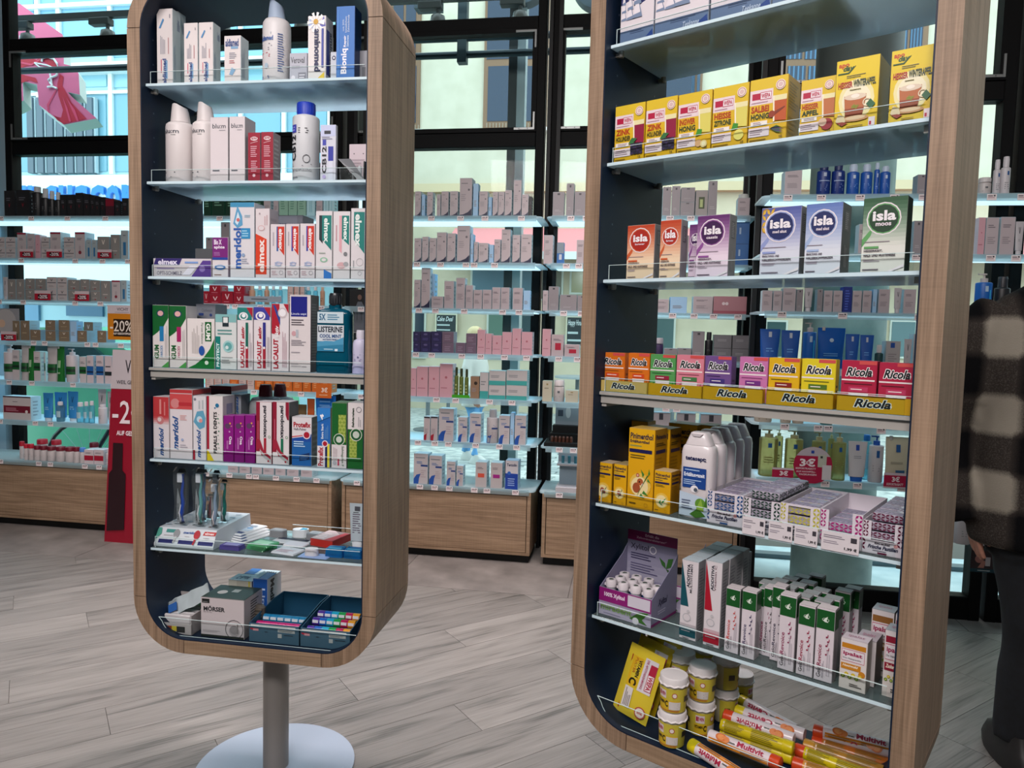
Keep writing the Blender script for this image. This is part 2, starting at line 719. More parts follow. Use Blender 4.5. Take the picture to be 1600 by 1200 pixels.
mb = MB()
mb.box(-6, 1.4, -8, .45, 3.5, 3.6, mat('#b9b6b2', .8))
mb.box(1.4, 6, -8, -.22, 3.5, 3.6, mat('#b9b6b2', .8))
tag(mb.build('ceiling', loc=WF.O, rz=WF.yaw), kind='structure')
WALLM = mat('#8f8b87', .8)
for nm, bx in (('wall_left', (-5.6, -5.5, -4, 5.2)), ('wall_right', (5.5, 5.6, -4, 4)), ('wall_front', (-5.5, 5.5, -4.1, -4))):
    mb = MB()
    mb.box(bx[0], bx[1], bx[2], bx[3], 0, 3.5, WALLM)
    tag(mb.build(nm), kind='structure')

# ---------------------------------------------------------------- window wall
FD = .38
UC = WF.u_at(840.5, FD, .45)
UL = WF.u_at(541, FD, 2.25)
PITCH = UC - UL
PAIRS = [WF.u_at(11, FD, 2.3), UC - 2 * PITCH, UL, UC, UC + PITCH * .985]
FRAMEM = mat('#050506', .6, spec=.15)
HING = mat('#8b8d8c', .35, .6)


def window(fr, d, ua, ub, n, low=0.0, bar=True, name='window_'):
    root = T(name + str(n), 'black framed shop window bay', None, fr.w((ua + ub) / 2, d, 0), fr.yaw)
    tag(root, kind='structure')
    del root['label']
    c = (ua + ub) / 2
    w = (ub - ua) / 2
    for s in (-1, 1):
        q = MB()
        a = s * w
        q.cbox(min(a, a - s * .052), max(a, a - s * .052), -.03, .05, 0, 3.5, .004, FRAMEM)
        q.build('mullion', root)
    for z0, z1 in ((0, .11), (2.365, 2.45), (3.035, 3.105), (3.42, 3.5)):
        q = MB()
        q.cbox(-w + .05, w - .05, -.026, .046, z0, z1, .004, FRAMEM)
        q.build('rail', root)
    q = MB()
    for s in (-1, 1):
        a = s * (w - .05)
        q.box(min(a, a - s * .03), max(a, a - s * .03), -.035, .03, 2.45, 3.035, FRAMEM)
    q.box(-w + .05, w - .05, -.034, .03, 2.45, 2.475, FRAMEM)
    q.box(-w + .05, w - .05, -.034, .03, 3.01, 3.035, FRAMEM)
    q.build('sash', root)
    for s in (-1, 1):
        for zz, t in ((2.46, 1), (3.022, -1)):
            q = MB()
            a = s * (w - .068)
            q.box(min(a, a + s * .01), max(a, a + s * .01), -.041, -.035, min(zz, zz + t * .1), max(zz, zz + t * .1), HING)
            q.box(min(a, a - s * .11), max(a, a - s * .11), -.041, -.035, min(zz, zz + t * .012), max(zz, zz + t * .012), HING)
            for kk in (.03, .08):
                q.box(a - s * kk - .002, a - s * kk + .002, -.0425, -.041, zz + t * .003, zz + t * .009, '#333333') if t > 0 else None
            q.build('corner_hinge', root)
    for z0, z1 in ((.11, 2.365), (2.475, 3.01), (3.105, 3.42)):
        q = MB()
        q.box(-w + .05, w - .05, .008, .014, z0, z1, GLASS)
        q.build('pane', root)
    return root


for i in range(4):
    window(WF, FD, PAIRS[i] + .014, PAIRS[i + 1] - .014, i + 1)
DD = .27
dj = DF.u_at(1209, DD, 2.6)
DUL = dj - .03
DUR = DF.u_at(1590, DD, 2.6)
window(DF, DD, DUL, DUR, 5)
window(DF, DD, DUR + .02, DUR + 1.3, 6)
# pavement level with the shop floor outside the right bay
mb = MB()
mb.box(DUL - .05, 4.5, DD + .06, DD + 1.0, -.004, .004, noise_mat('pale_pavement', '#b0c4cc', '#cfdce0', 7, .6, .1, 4))
tag(mb.build('pavement', loc=DF.w(0, 0, 0), rz=DF.yaw), kind='structure')
# return between the two window planes
a = WF.w(PAIRS[4] + .02, FD, 0)
b = DF.w(DUL + .02, DD, 0)
mb = MB()
d = (b - a)
mb.box(0, d.length, -.02, .02, 0, 3.5, FRAMEM)
tag(mb.build('trim_1', loc=a, rz=math.atan2(d.y, d.x)), kind='structure')
# left closing wall of the window front, light blue plaster beside the first bay
mb = MB()
mb.box(-1.8, -.02, -.04, .06, 0, 3.5, mat('#8fa6b4', .7))
tag(mb.build('wall_back', loc=WF.w(PAIRS[0], FD, 0), rz=WF.yaw), kind='structure')


# ---------------------------------------------------------------- wall shelving
TAGM = mat('#e9dfe0', .5)
TAGD = mat('#6a5a60', .5)
LED = mat('#cdeefa', .4, emit=.95)


RAILM = clear('frosted_price_rail', '#f0fafc', haze=.45, hazecol='#e8f6fa', translucent=.7)


def price_tag(mb, w=.037, h=.026):
    mb.box(-w / 2, w / 2, -.0012, 0, 0, h, TAGM)
    mb.box(-w * .4, w * .1, -.0016, -.0012, h * .62, h * .78, TAGD)
    mb.box(-w * .4, w * .3, -.0016, -.0012, h * .36, h * .5, '#b99a9e')
    mb.box(w * .18, w * .36, -.0016, -.0012, h * .62, h * .86, '#33333a')
    return mb


_q = MB()
price_tag(_q)
TAGP = _q.build('price_tag')
TAGMESH = TAGP.data
bpy.data.objects.remove(TAGP)


def shelf_unit(fr, u0, u1, label, name='shelf_unit', base=True, depth=.33, zs=WZ, tags=9, led=True):
    w = u1 - u0
    root = T(name, label, 'shelving', fr.w((u0 + u1) / 2, 0, 0), fr.yaw, 'lit glass shelf units along the shop window')
    for s in (-1, 1):
        q = MB()
        a = s * (w / 2 - .005)
        q.box(min(a, a - s * .022), max(a, a - s * .022), depth - .01, depth + .02, 0, 3.3, BLACK)
        q.build('upright', root)
    for i, z in enumerate(zs):
        q = MB()
        hw, c = w / 2, .03
        pts = [(-hw + c, 0), (hw - c, 0), (hw - c * .3, c * .3), (hw, c), (hw, depth), (-hw, depth), (-hw, c), (-hw + c * .3, c * .3)]
        q.loft([[(x, y, z - .009) for x, y in pts], [(x, y, z) for x, y in pts]], BACKSH)
        sh = q.build('glass_shelf', root)
        q = MB()
        q.box(-hw + c, hw - c, -.0022, -.0004, z - .028, z + .004, RAILM)
        q.build('price_rail', sh)
        if led and not (base and i == len(zs) - 1):
            q = MB()
            q.box(-hw + .04, hw - .04, .05, depth - .02, z - .0125, z - .0095, LED)
            q.build('light_panel', sh)
        n = tags
        for k in range(n):
            if R.random() < .12:
                continue
            o = bpy.data.objects.new('price_tag', TAGMESH)
            COL.objects.link(o)
            o.parent = sh
            o.location = (-hw + .05 + (w - .1) * (k + R.uniform(.1, .9)) / n, -.0024, z - .026)
    if base:
        t = T('drawer_cabinet', label.replace('glass shelves', 'oak drawer cabinet').replace('lit ', ''), 'cabinet', fr.w((u0 + u1) / 2, 0, 0), fr.yaw, 'oak drawer cabinets under the wall shelves')
        t['label'] = 'sawn oak drawer base under the ' + label.split('|')[-1].strip() if '|' in label else t['label']
        hw = w / 2 - .02
        zt = WZ[-1] - .012
        q = MB()
        q.box(-hw, -hw + .02, .004, depth - .012, .045, zt, OAKX)
        q.box(hw - .02, hw, .004, depth - .012, .045, zt, OAKX)
        q.box(-hw + .02, hw - .02, .004, depth - .012, zt - .018, zt, OAKX)
        q.box(-hw + .02, hw - .02, .004, depth - .012, .045, .06, OAKX)
        q.box(-hw + .02, hw - .02, depth - .03, depth - .012, .06, zt - .018, OAKX)
        q.build('body', t)
        q = MB()
        q.cbox(-hw + .024, hw - .024, .006, .026, .062, zt - .022, .001, OAKX)
        dr = q.build('drawer', t)
        q = MB()
        q.cbox(-.08, .08, -.006, .012, zt - .03, zt - .021, .002, BLACK)
        q.build('handle', dr, (-hw * .42, 0, 0))
        q = MB()
        q.box(-hw + .01, hw - .01, .03, depth - .012, .0005, .044, BLACK)
        q.build('plinth', t)
    return root


SHL = [WF.u_at(526, 0, .6), WF.u_at(840.5, 0, .66)]
SP = SHL[1] - SHL[0]
BAY = []
for i, nm in enumerate(('far left', 'second', 'middle', 'fourth')):
    e = SHL[1] + (i - 2) * SP
    BAY.append((e - SP + .012, e - .012))
BAY[0] = (BAY[0][0] - .5, BAY[0][1])
LBL = ['lit glass shelf unit at the far left of the window wall', 'lit glass shelf unit seen through the left display cabinet',
       'lit glass shelf unit between the two display cabinets', 'lit glass shelf unit seen through left half of right display cabinet']
UNITS = []
for i in range(4):
    a, b = BAY[i]
    if i == 3:
        b = min(b, WF.u_at(1172, 0, 1.2))
        BAY[3] = (a, b)
    s = shelf_unit(WF, a, b, LBL[i])
    c = [o for o in COL.objects if o.name.startswith('drawer_cabinet')][-1]
    UNITS.append(s)
for o in list(COL.objects):
    if o.name.startswith('drawer_cabinet'):
        k = min(range(4), key=lambda j: abs(WF.loc(o.location)[0] - sum(BAY[j]) / 2))
        o['label'] = ['sawn oak drawer base at the far left beside the red stand', 'sawn oak drawer base seen behind the left display cabinet',
                      'sawn oak drawer base between the two display cabinets', 'sawn oak drawer base seen behind the right display cabinet'][k]
DBAY = (DF.u_at(1180, 0, 1.2), DF.u_at(1180, 0, 1.2) + 1.5)
shelf_unit(DF, DBAY[0], DBAY[1], 'nearer lit glass shelf unit without base, before the right window', base=False, depth=.22, zs=WZ[:6], tags=11)
# ================================================================ THE TWO DISPLAY CABINETS
def arc(cx, cz, r, a0, a1, n=10):
    return [(cx + r * math.cos(math.radians(a0 + (a1 - a0) * i / n)), cz + r * math.sin(math.radians(a0 + (a1 - a0) * i / n))) for i in range(n + 1)]


ZB, ZT, RO = .385, 2.206, .15


def strip(inner, outer, y0, y1, m):
    """closed band between two matching outlines in x-z, extruded in y"""
    n = len(inner)
    q = MB()
    vs = [(x, y, z) for y in (y0, y1) for pts in (inner, outer) for x, z in pts]
    fs = []
    for i in range(n - 1):
        a, b, c, d = i, i + 1, n + i + 1, n + i
        fs += [(a, b, c, d), (2 * n + a, 2 * n + d, 2 * n + c, 2 * n + b), (a, 2 * n + a, 2 * n + b, b), (d, c, 2 * n + c, 2 * n + d)]
    fs += [(0, n, 3 * n, 2 * n), (n - 1, 3 * n - 1, 4 * n - 1, 2 * n - 1)]
    q.mesh(vs, fs, m)
    return q


def bracket(q, x, y, z):
    q.lathe([(0, z - .021), (.005, z - .021), (.0062, z - .018), (.0062, z - .008), (0, z - .008)], STEEL, 10, cx=x + .012, cy=y)
    q.box(x, x + .012, y - .004, y + .004, z - .019, z - .012, STEEL)


def cabinet(fr, zs, label, clears, railed, baser):
    root = T('display_cabinet', label, 'display cabinet', fr.w(CW_ / 2, 0, 0), fr.yaw, 'rounded oak display cabinets on posts')
    hw = CW_ / 2
    ow = hw + CT
    g = .0009
    for sx in (-1, 1):     # straight sides
        q = MB()
        q.box(min(sx * hw, sx * ow), max(sx * hw, sx * ow), 0, CD, ZB + RO + g, ZT - RO - g, OAK)
        q.build('side_panel', root)
    for nm, z in (('bottom_panel', ZB), ('top_panel', ZT - CT)):
        q = MB()
        q.box(-ow + RO + g, ow - RO - g, 0, CD, z, z + CT, OAKX)
        q.build(nm, root)
    for sx, a0 in ((-1, 180), (1, 270)):
        for zc, aa in ((ZB + RO, a0), (ZT - RO, 90 if sx < 0 else 0)):
            cx = sx * (ow - RO)
            q = strip(arc(cx, zc, RO - CT, aa + .4, aa + 89.6), arc(cx, zc, RO, aa + .4, aa + 89.6), 0, CD, OAK)
            q.build('corner_panel', root, smooth=50)
    # navy lining, a thin closed ring just inside the oak, held back from the front edge
    ri = RO - CT
    lin_o = arc(ow - RO, ZB + RO, ri, 270, 360) + arc(ow - RO, ZT - RO, ri, 0, 90) + arc(-ow + RO, ZT - RO, ri, 90, 180) + arc(-ow + RO, ZB + RO, ri, 180, 270)
    t_ = .003
    lin_i = arc(ow - RO, ZB + RO, ri - t_, 270, 360) + arc(ow - RO, ZT - RO, ri - t_, 0, 90) + arc(-ow + RO, ZT - RO, ri - t_, 90, 180) + arc(-ow + RO, ZB + RO, ri - t_, 180, 270)
    q = strip(lin_i + lin_i[:1], lin_o + lin_o[:1], .0006, CD - .0006, NAVY)
    q.build('lining', root, smooth=50)
    q = MB()
    for z in [ZB + .25 + .064 * k for k in range(24)]:
        for y in (.05, .22):
            q.box(-hw + t_, -hw + t_ + .0004, y - .002, y + .002, z - .002, z + .002, '#3b4a5c')
    tag(q.build('peg_holes', root), kind='stuff')
    for i, z in enumerate(zs):
        m = CLRSH if i in clears else FROST
        q = MB()
        a = hw - t_ - .001
        q.cbox(-a, a, fr.df, CD - .012, z - .008, z, .001, m)
        sh = q.build('glass_shelf', root)
        q = MB()
        q.box(-a, a, fr.df - .0012, fr.df - .0001, z - .0072, z - .0008, mat('#cfe4ec', .12) if i not in railed else GREYM)
        q.build('polished_edge', sh)
        if i in railed:
            q = MB()
            q.box(-a, a, fr.df + .006, fr.df + .03, z - .026, z - .0085, GREYM)
            q.box(-a, -a + .012, fr.df + .01, fr.df + .18, z - .034, z - .0085, GREYM)
            q.build('support_rail', sh)
        for y in (fr.df + .025, CD - .04):
            q = MB()
            bracket(q, -hw + t_, y, z)
            q.build('shelf_clip', sh)
            q = MB()
            q.box(hw - t_ - .014, hw - t_, y - .004, y + .004, z - .02, z - .0085, STEEL)
            q.build('shelf_clip', sh)
        q = MB()
        h = .03
        q.box(-a + .012, a - .012, fr.df + .002, fr.df + .0042, z, z + h, ACRYL)
        q.box(-a + .012, a - .012, fr.df + .002, fr.df + .0042, z + h, z + h + .0009, EDGE)
        q.box(-a + .011, -a + .012, fr.df + .002, fr.df + .0042, z, z + h + .0009, EDGE)
        q.build('front_lip', sh)
        if i == 5 and fr is LF:
            q = MB()
            q.box(-a + .3, a - .012, CD - .02, CD - .018, z, z + .02, ACRYL)
            q.box(-a + .3, a - .012, CD - .02, CD - .018, z + .02, z + .0212, EDGE)
            if i == 5 and fr is LF:
                q.build('rear_lip', sh)
    # curved clear lip standing on the cabinet floor
    zf = ZB + CT + t_
    P = [(-hw + .028, zf + .05)] + arc(-hw + .09, zf + .058, .056, 200, 268, 6)
    P = P + [(hw - .08, zf + .0015), (hw - .035, zf + .02), (hw - .02, zf + .05)]
    q = MB()
    q.prism(P[::-1], .014, .0165, ACRYL)
    for i in range(len(P) - 1):
        a, b = Vector((P[i][0], .0152, P[i][1])), Vector((P[i + 1][0], .0152, P[i + 1][1]))
        q.tube([a, b], .0009, EDGE, 5)
    q.tube([(P[0][0], .0152, P[0][1]), (P[-1][0], .0152, P[-1][1])], .0009, EDGE, 5)
    q.build('floor_lip', root)
    q = MB()
    q.lathe([(0, .008), (.036, .008), (.036, ZB - .0005), (0, ZB - .0005)], STEELG, 40, cx=0, cy=CD / 2)
    q.build('post', root, smooth=50)
    q = MB()
    q.lathe([(0, .0006), (baser, .0006), (baser + .001, .003), (baser, .0078), (0, .0079)], mat('#8e99a8', .3, .1), 72, cx=0, cy=CD / 2)
    q.build('base_plate', root, smooth=50)
    return root


STEELG = mat('#8d8884', .4, .35)
cabinet(LF, LZ, 'left oak display cabinet with navy lining holding dental care, on a grey post', (5,), (3,), .225)
cabinet(RF, RZ, 'right oak display cabinet with navy lining holding teas and cold remedies', (4, 5), (3,), .225)
# ================================================================ PRODUCTS: shared builders
WH = '#dcd3d2'
WC = '#d9d5d6'


def carton_mesh(w, h, d, base, ops=(), side=None, sops=(), top=None, tops=()):
    q = MB()
    c = .0007
    side = side or base
    top = top or base
    q.box(-w / 2 + c, w / 2 - c, -d / 2, -d / 2 + c, c, h - c, base, 'k')
    q.box(-w / 2, w / 2, -d / 2 + c, d / 2, 0, h, side, 'tbk')
    q.box(-w / 2, w / 2, d / 2 - .0001, d / 2, 0, h, side, '')
    q.face([(-w / 2, -d / 2 + c, 0), (-w / 2, d / 2, 0), (w / 2, d / 2, 0), (w / 2, -d / 2 + c, 0)], side)
    # closing flap: proud plate with a tuck slit at the front and ears at the sides
    q.box(-w / 2 + c, w / 2 - c, -d / 2 + c, d / 2 - c, h - .0004, h + .0007, top, 'b')
    q.box(-w / 2 + .003, w / 2 - .003, -d / 2 + .0013, -d / 2 + .002, h + .0007, h + .00085, '#8f8a8c', 'b')
    if ops:
        draw(q, ops, front(w - 2 * c, h, d), w, h)
    if sops:
        draw(q, sops, rside(w, h, d), d, h)
    if tops:
        draw(q, tops, topf(w, h, d), w, d)
    return q


def carton(fr, z, x0, x1, yt, e, dep, base, ops, label, side=None, sops=(), top=None, tops=(), group=None, name=None, cat='box', rz=0, dz=0, h=None):
    w, hh, p = ring_fit(fr, z, x0, x1, yt, e, dep)
    h = h or hh
    q = carton_mesh(w - .0008, h, dep, base, ops, side, sops, top, tops)
    o = q.build(name or ('medicine_box' if fr is RF and z < 1.6 else 'tea_box' if fr is RF else 'care_product_box'), loc=p + Vector((0, 0, dz)), rz=fr.yaw + rz)
    return tag(o, label, cat, group)


def bottle(fr, z, x0, x1, yt, ysh, e, col, ops, label, cap=None, capw=(.3, .3), dep=None, sx=1, sy=1, neck=.008, cat='bottle', name='bottle', span=118, capcol=WH, roundness=.02, group=None, seg=24):
    """body up to the shoulder, neck and a cap up to yt; cap widths are fractions of the body"""
    w, ht, p0 = ring_fit(fr, z, x0, x1, yt, e, .0)
    d0 = fr.df + e
    u0 = fr.u_at((x0 + x1) / 2, d0, z)
    hs = fr.z_at(ysh, u0, d0) - z
    r = w / 2
    root = T(name, label, cat, fr.w(u0, d0 + r * sy, z + .0008), fr.yaw, group)
    q = MB()
    k = roundness
    q.lathe([(0, 0), (r * .93, 0), (r, .004), (r, hs - k), (r * .97, hs - k * .5), (r * .84, hs - k * .12), (r * max(capw[0], .3), hs), (r * max(capw[0], .3), hs + .001), (0, hs + .001)], col, seg, 1, sy)
    if ops:
        draw(q, ops, wrap(r, hs - k, 0, span, sy), r * 2.4, hs - k, curved=True)
    q.build('body', root, smooth=45)
    q = MB()
    c0, c1 = capw
    if cap == 'spray':
        rings = []
        n = 18
        for t, f_ in ((0, c0 * 1.04), (.1, c0), (.6, (c0 + c1) / 2), (1, c1)):
            zz = hs + .0012 + (ht - hs) * t
            rings.append([(r * f_ * math.cos(2 * math.pi * j / n) - (r * .06 * t), r * f_ * math.sin(2 * math.pi * j / n), zz - (0 if t < 1 else (ht - hs) * .22 * max(0, math.cos(2 * math.pi * j / n)))) for j in range(n)])
        q.loft(rings, capcol)
    elif cap == 'pump':
        q.lathe([(0, hs), (r * c0, hs), (r * c0, hs + (ht - hs) * .45), (r * .12, hs + (ht - hs) * .5), (r * .12, hs + (ht - hs) * .82), (r * .3, hs + (ht - hs) * .84), (r * .3, ht), (0, ht)], capcol, 16)
        q.box(-r * .75, 0, -r * .14, r * .14, hs + (ht - hs) * .86, ht, capcol)
    else:
        q.lathe([(0, hs + .0012), (r * c0, hs + .0012), (r * c0, hs + .002 + (ht - hs) * .1), (r * c1, ht - .0025), (r * c1 * .93, ht), (0, ht)], capcol, 20)
        for j in range(20):
            a = 2 * math.pi * j / 20
            rr = r * (c0 + c1) / 2
            q.box(rr * math.cos(a) - .0004, rr * math.cos(a) + .0004, rr * math.sin(a) - .0004, rr * math.sin(a) + .0004, hs + (ht - hs) * .2, hs + (ht - hs) * .8, capcol) if ht - hs > .012 else None
    q.build('cap', root, smooth=45)
    return root


def squeeze_tube(fr, z, x0, x1, yt, e, col, ops, label, capcol=WH, caph=.02, cat='tube', group=None, name='squeeze_tube', thick=.5):
    w, h, p0 = ring_fit(fr, z, x0, x1, yt, e, .0)
    d0 = fr.df + e
    u0 = fr.u_at((x0 + x1) / 2, d0, z)
    r = w / 2
    root = T(name, label, cat, fr.w(u0, d0 + r * thick, z + .0008), fr.yaw, group)
    q = MB()
    n = 20
    rings = []
    for t in (0, .06, .35, .7, .92, .94, 1):
        sy = thick * max(0.03, (1 - t)) if t < .93 else .03
        k = .82 + .18 * t
        zz = caph + (h - caph) * t
        rings.append([(r * k * math.cos(2 * math.pi * j / n), r * sy * math.sin(2 * math.pi * j / n) * 1.0, zz) for j in range(n)])
    q.loft(rings, col)
    hh = h - caph
    if ops:
        def mp(x, y, l):
            sy = thick * max(.03, 1 - y)
            xx = (x - .5) * 1.7
            return (r * (.82 + .18 * y) * xx, -r * sy * math.sqrt(max(0, 1 - xx * xx)) - .0008 - l * EPS, caph + y * hh)
        draw(q, ops, mp, w, hh, curved=True)
    q.build('body', root, smooth=50)
    q = MB()
    q.lathe([(0, 0), (r * .62, 0), (r * .66, caph * .9), (r * .5, caph), (0, caph)], capcol, 18, 1, min(1, thick * 1.4))
    q.build('cap', root, smooth=45)
    return root


def T3(t, x0, y0, x1, y1, c, rot=0, st='b'):
    return ('t', t, x0, y0, x1, y1, c, rot, st)


NV, RD, BL, GR, TL = '#1d2a5c', '#a5142c', '#1f66b8', '#0d6b2e', '#0a7a72'
GY = '#77767e'
# ================================================================ LEFT CABINET
z = LZ[0]
aldi = [('r', .0, 0, 1, 1, WH), ('r', .5, .1, .68, .34, '#7fa6c8'), T3('aldiamed', .34, .04, .6, .36, '#22407c', 90), ('l', .22, .18, .33, .36, 1, '#c0305a', 1),
        ('l', .2, .42, .55, .68, 4, '#8a8a98', 1), ('l', .7, .42, .8, .66, 1, '#b06a70', 1), ('p', [(.14, .76), (.24, .75), (.48, .86), (.4, .88)], '#4a86b8'), ('l', .8, .88, .9, .94, 1, '#666677', 1)]
sd = [('l', .1, .1, .4, .6, 4, '#9ab0c0', 1), ('l', .55, .75, .9, .9, 5, '#5a6f9a', 1)]
carton(LF, z, 245.5, 270.5, 15, .03, .035, WH, aldi, 'tallest slim white gel box with dark blue sideways lettering at left of top shelf', sops=sd, side='#c9d4d8')
carton(LF, z, 257, 279, 19, .07, .035, WH, aldi, 'slim white box directly behind the tallest gel box on the top shelf', sops=sd, side='#c9d4d8')
carton(LF, z, 287.7, 309.6, 37, .02, .03, WH, aldi, 'left of two shorter slim white gel boxes, top shelf of left cabinet', sops=sd, side='#c9d4d8')
carton(LF, z, 310.8, 333.5, 36, .02, .035, WH, aldi, 'right of two shorter slim white gel boxes, top shelf of left cabinet', sops=sd, side='#c9d4d8')
carton(LF, z, 350.4, 376.5, 57, .025, .04, WH, [T3('aldiamed', .06, .78, .88, .94, '#22407c'), ('r', .4, .73, .85, .78, '#7fa6c8'), ('l', .3, .52, .8, .66, 4, '#8a8a98'), ('l', .3, .42, .75, .5, 2, '#b06a70'), ('p', [(.3, .2), (.5, .18), (.7, .3), (.45, .34)], '#7fa6c8')],
       'short white box with blue lettering left of the mouth rinse bottle', sops=[('l', .1, .15, .5, .8, 6, '#8fa0b0', 1)], side='#c9d4d8')
bottle(LF, z, 402, 442.5, -4, 24, .03, WC, [T3('aldiamed', .06, .72, .6, .8, '#3a5c9c'), ('l', .06, .82, .55, .86, 2, '#9ab0c8'), ('l', .08, .55, .6, .68, 4, '#8a8a98'), ('l', .08, .44, .5, .53, 3, '#b85a66'), ('c', .35, .3, .08, '#a8bccb'), ('l', .08, .08, .6, .14, 2, '#5b78a8'), ('l', .75, .2, .98, .85, 16, '#5b6c98')],
       'large white mouth rinse bottle with pale blue slanted cap on the top shelf', 'spray', (.62, .45), capcol='#9fb0c6')
carton(LF, z, 452.3, 480, 84, .045, .06, '#aeb0bc', [('r', 0, .55, 1, 1, '#b4b5c0'), T3('Veroval', .06, .68, .86, .88, '#22242e', 0, ''), ('l', .1, .5, .7, .62, 2, '#9a9aa8'), ('c', .2, .22, .12, '#d8d8e0'), ('r', .5, .08, .95, .38, '#7e808c'), ('l', .55, .1, .9, .34, 3, '#d0d0d8')],
       'grey blood pressure device box between rinse bottle and daisy box')
amin = [('r', 0, 0, 1, 1, '#dfd9d8'), ('p', [(.1, 1), (.3, .8), (0, .86)], '#a8b8dc'), ('p', [(.9, 1), (.6, .82), (1, .84)], '#5a5cb0')] + \
       [('p', [(.45, .9), (.45 + .5 * math.cos(a), .9 + .16 * math.sin(a)), (.45 + .5 * math.cos(a + .3), .9 + .16 * math.sin(a + .3))], '#f3efef') for a in [k * .6 for k in range(11)]] + \
       [('c', .45, .91, .14, '#c99a2e'), T3('aminomed', .36, .14, .72, .8, '#1c2350', -90), ('r', .78, .2, .9, .8, '#33419a'), ('p', [(.45, .0), (.95, 0), (.95, .13)], '#e0c020')]
carton(LF, z, 480.8, 509, 26, .02, .045, '#dfd9d8', amin, 'white box with yellow daisy and vertical dark lettering on the top shelf', sops=[('r', .1, .1, .5, .8, '#33419a'), T3('aminomed', .55, .1, .9, .8, '#1c2350', -90)], side='#cfd0d6')
carton(LF, z, 516, 527, 82, .03, .05, '#c8ccd6', [('c', .5, .8, .3, '#1c2350'), ('c', .5, .8, .15, '#e0e0e6')], 'pale narrow box squeezed between daisy box and blue box')
bio = [('r', 0, 0, 1, 1, '#1769b8'), T3('Bioniq', .24, .07, .66, .42, '#e8e4ec', 90), T3('Repair', .4, .44, .56, .6, '#e8e4ec', 90), T3('Zahncreme', .58, .44, .68, .6, '#bcd0ec', 90), T3('mit 20%', .34, .66, .42, .82, '#cfdcf0', 90, ''), T3('künstlichem', .48, .64, .58, .86, '#cfdcf0', 90, ''), T3('Zahnschmelz', .62, .64, .72, .88, '#cfdcf0', 90, ''), ('r', .1, .04, .13, .95, '#4a93d8')]
carton(LF, z, 524.8, 554, 11, .014, .045, '#1769b8', bio, 'tall bright blue toothpaste box with white vertical lettering, top shelf', sops=[('r', .3, .62, .85, .9, '#173a66')], side='#123f78')
carton(LF, z, 561, 576, 80, .05, .05, '#85868e', [('r', .3, .1, .7, .5, '#4b4c55')], 'dark grey box half hidden at right end of the top shelf')

z = LZ[1]
blu = [T3('blu:m', .1, .86, .72, .93, '#3a3f4a', 0, ''), ('l', .45, .82, .72, .845, 1, '#9a9a9a'), ('l', .12, .17, .7, .21, 1, '#4a4f5a'), ('l', .12, .1, .5, .13, 1, '#a0a0a8')]
bottle(LF, z, 249.5, 290, 159, 188, .03, '#dcd3d2', blu, 'leftmost white mouthwash bottle with slanted white cap on second shelf', 'spray', (.66, .5), capcol='#d8cfce', roundness=.012)
bottle(LF, z, 292.5, 329, 157, 187, .03, '#dcd3d2', blu, 'second white mouthwash bottle with slanted white cap, touching slim boxes', 'spray', (.66, .5), capcol='#d8cfce', roundness=.012)
b2 = [T3('blu:m', .12, .83, .88, .9, '#3a3f4a', 0, ''), ('l', .5, .79, .88, .81, 1, '#8a8a90'), ('l', .12, .16, .75, .2, 1, '#4a4f5a'), ('r', 0, 0, 1, .1, '#d2c6c8')]
carton(LF, z, 328.6, 356.8, 184, .022, .045, '#d9cfd2', b2, 'left of two plain tall white boxes on the second shelf', side='#b8b4b8')
carton(LF, z, 358.3, 383, 183, .022, .055, '#d9cfd2', b2, 'right of two plain tall white boxes, beside the red boxes', side='#b8b4b8')
ajo = [('r', 0, 0, 1, 1, '#95102c'), ('c', .5, .88, .3, '#e6d2d6', .5), T3('AJONA', .26, .85, .74, .91, '#95102c'), ('p', [(.2, .78), (.8, .82), (.8, .83), (.2, .79)], '#e0b8c0'), ('l', .22, .5, .8, .74, 6, '#d8a0ac'), ('l', .25, .2, .8, .44, 6, '#d8a0ac'), ('c', .5, .13, .12, '#e0b8c0')]
carton(LF, z, 387.2, 407, 208, .02, .04, '#95102c', ajo, 'left of two small dark red toothpaste boxes on the second shelf', side='#8a7f84')
carton(LF, z, 407.8, 427.2, 207, .02, .04, '#95102c', ajo, 'right of two small dark red toothpaste boxes on the second shelf', side='#8a7f84', sops=[('l', .1, .1, .8, .9, 9, '#a8a2a6')])
bottle(LF, z, 449.3, 488.5, 157, 177, .03, '#cfd0d3', [T3('CB12', .06, .33, .32, .72, '#17181f', 90), ('r', .1, .76, .34, .88, '#3a3fa8'), ('l', .14, .78, .3, .86, 2, '#cfd0ff'), ('l', .42, .74, .9, .84, 3, '#23242c'), ('o', .72, .36, .13, .02, '#33343c'), ('l', .12, .24, .9, .3, 2, '#8a8b92'), T3('MUNDSPÜLUNG', .12, .17, .9, .22, '#7a7b82', 0, ''), ('l', .12, .06, .5, .1, 1, '#888890')],
       'white mouth rinse bottle with vertical black lettering and royal blue cap', None, (.68, .7), capcol='#1438b4', roundness=.008)
carton(LF, z, 500, 524.5, 196, .02, .012, '#cfd0dc', [('r', 0, .8, 1, 1, '#c2c8e6'), ('r', .25, .84, .68, .9, '#2a2c36'), T3('CB12', .1, .14, .4, .62, '#17181f', 90), ('r', .14, .64, .38, .74, '#3a3fa8'), ('r', .52, .36, .86, .62, '#27309a'), ('r', .55, .02, .85, .36, '#d4d6e4'), ('l', .1, .74, .9, .8, 2, '#8a8ca4'), ('c', .25, .08, .12, '#b8a8d8')],
       'hanging mouth spray card with blue cap beside the rinse bottle', sops=[], name='spray_card', cat='spray')
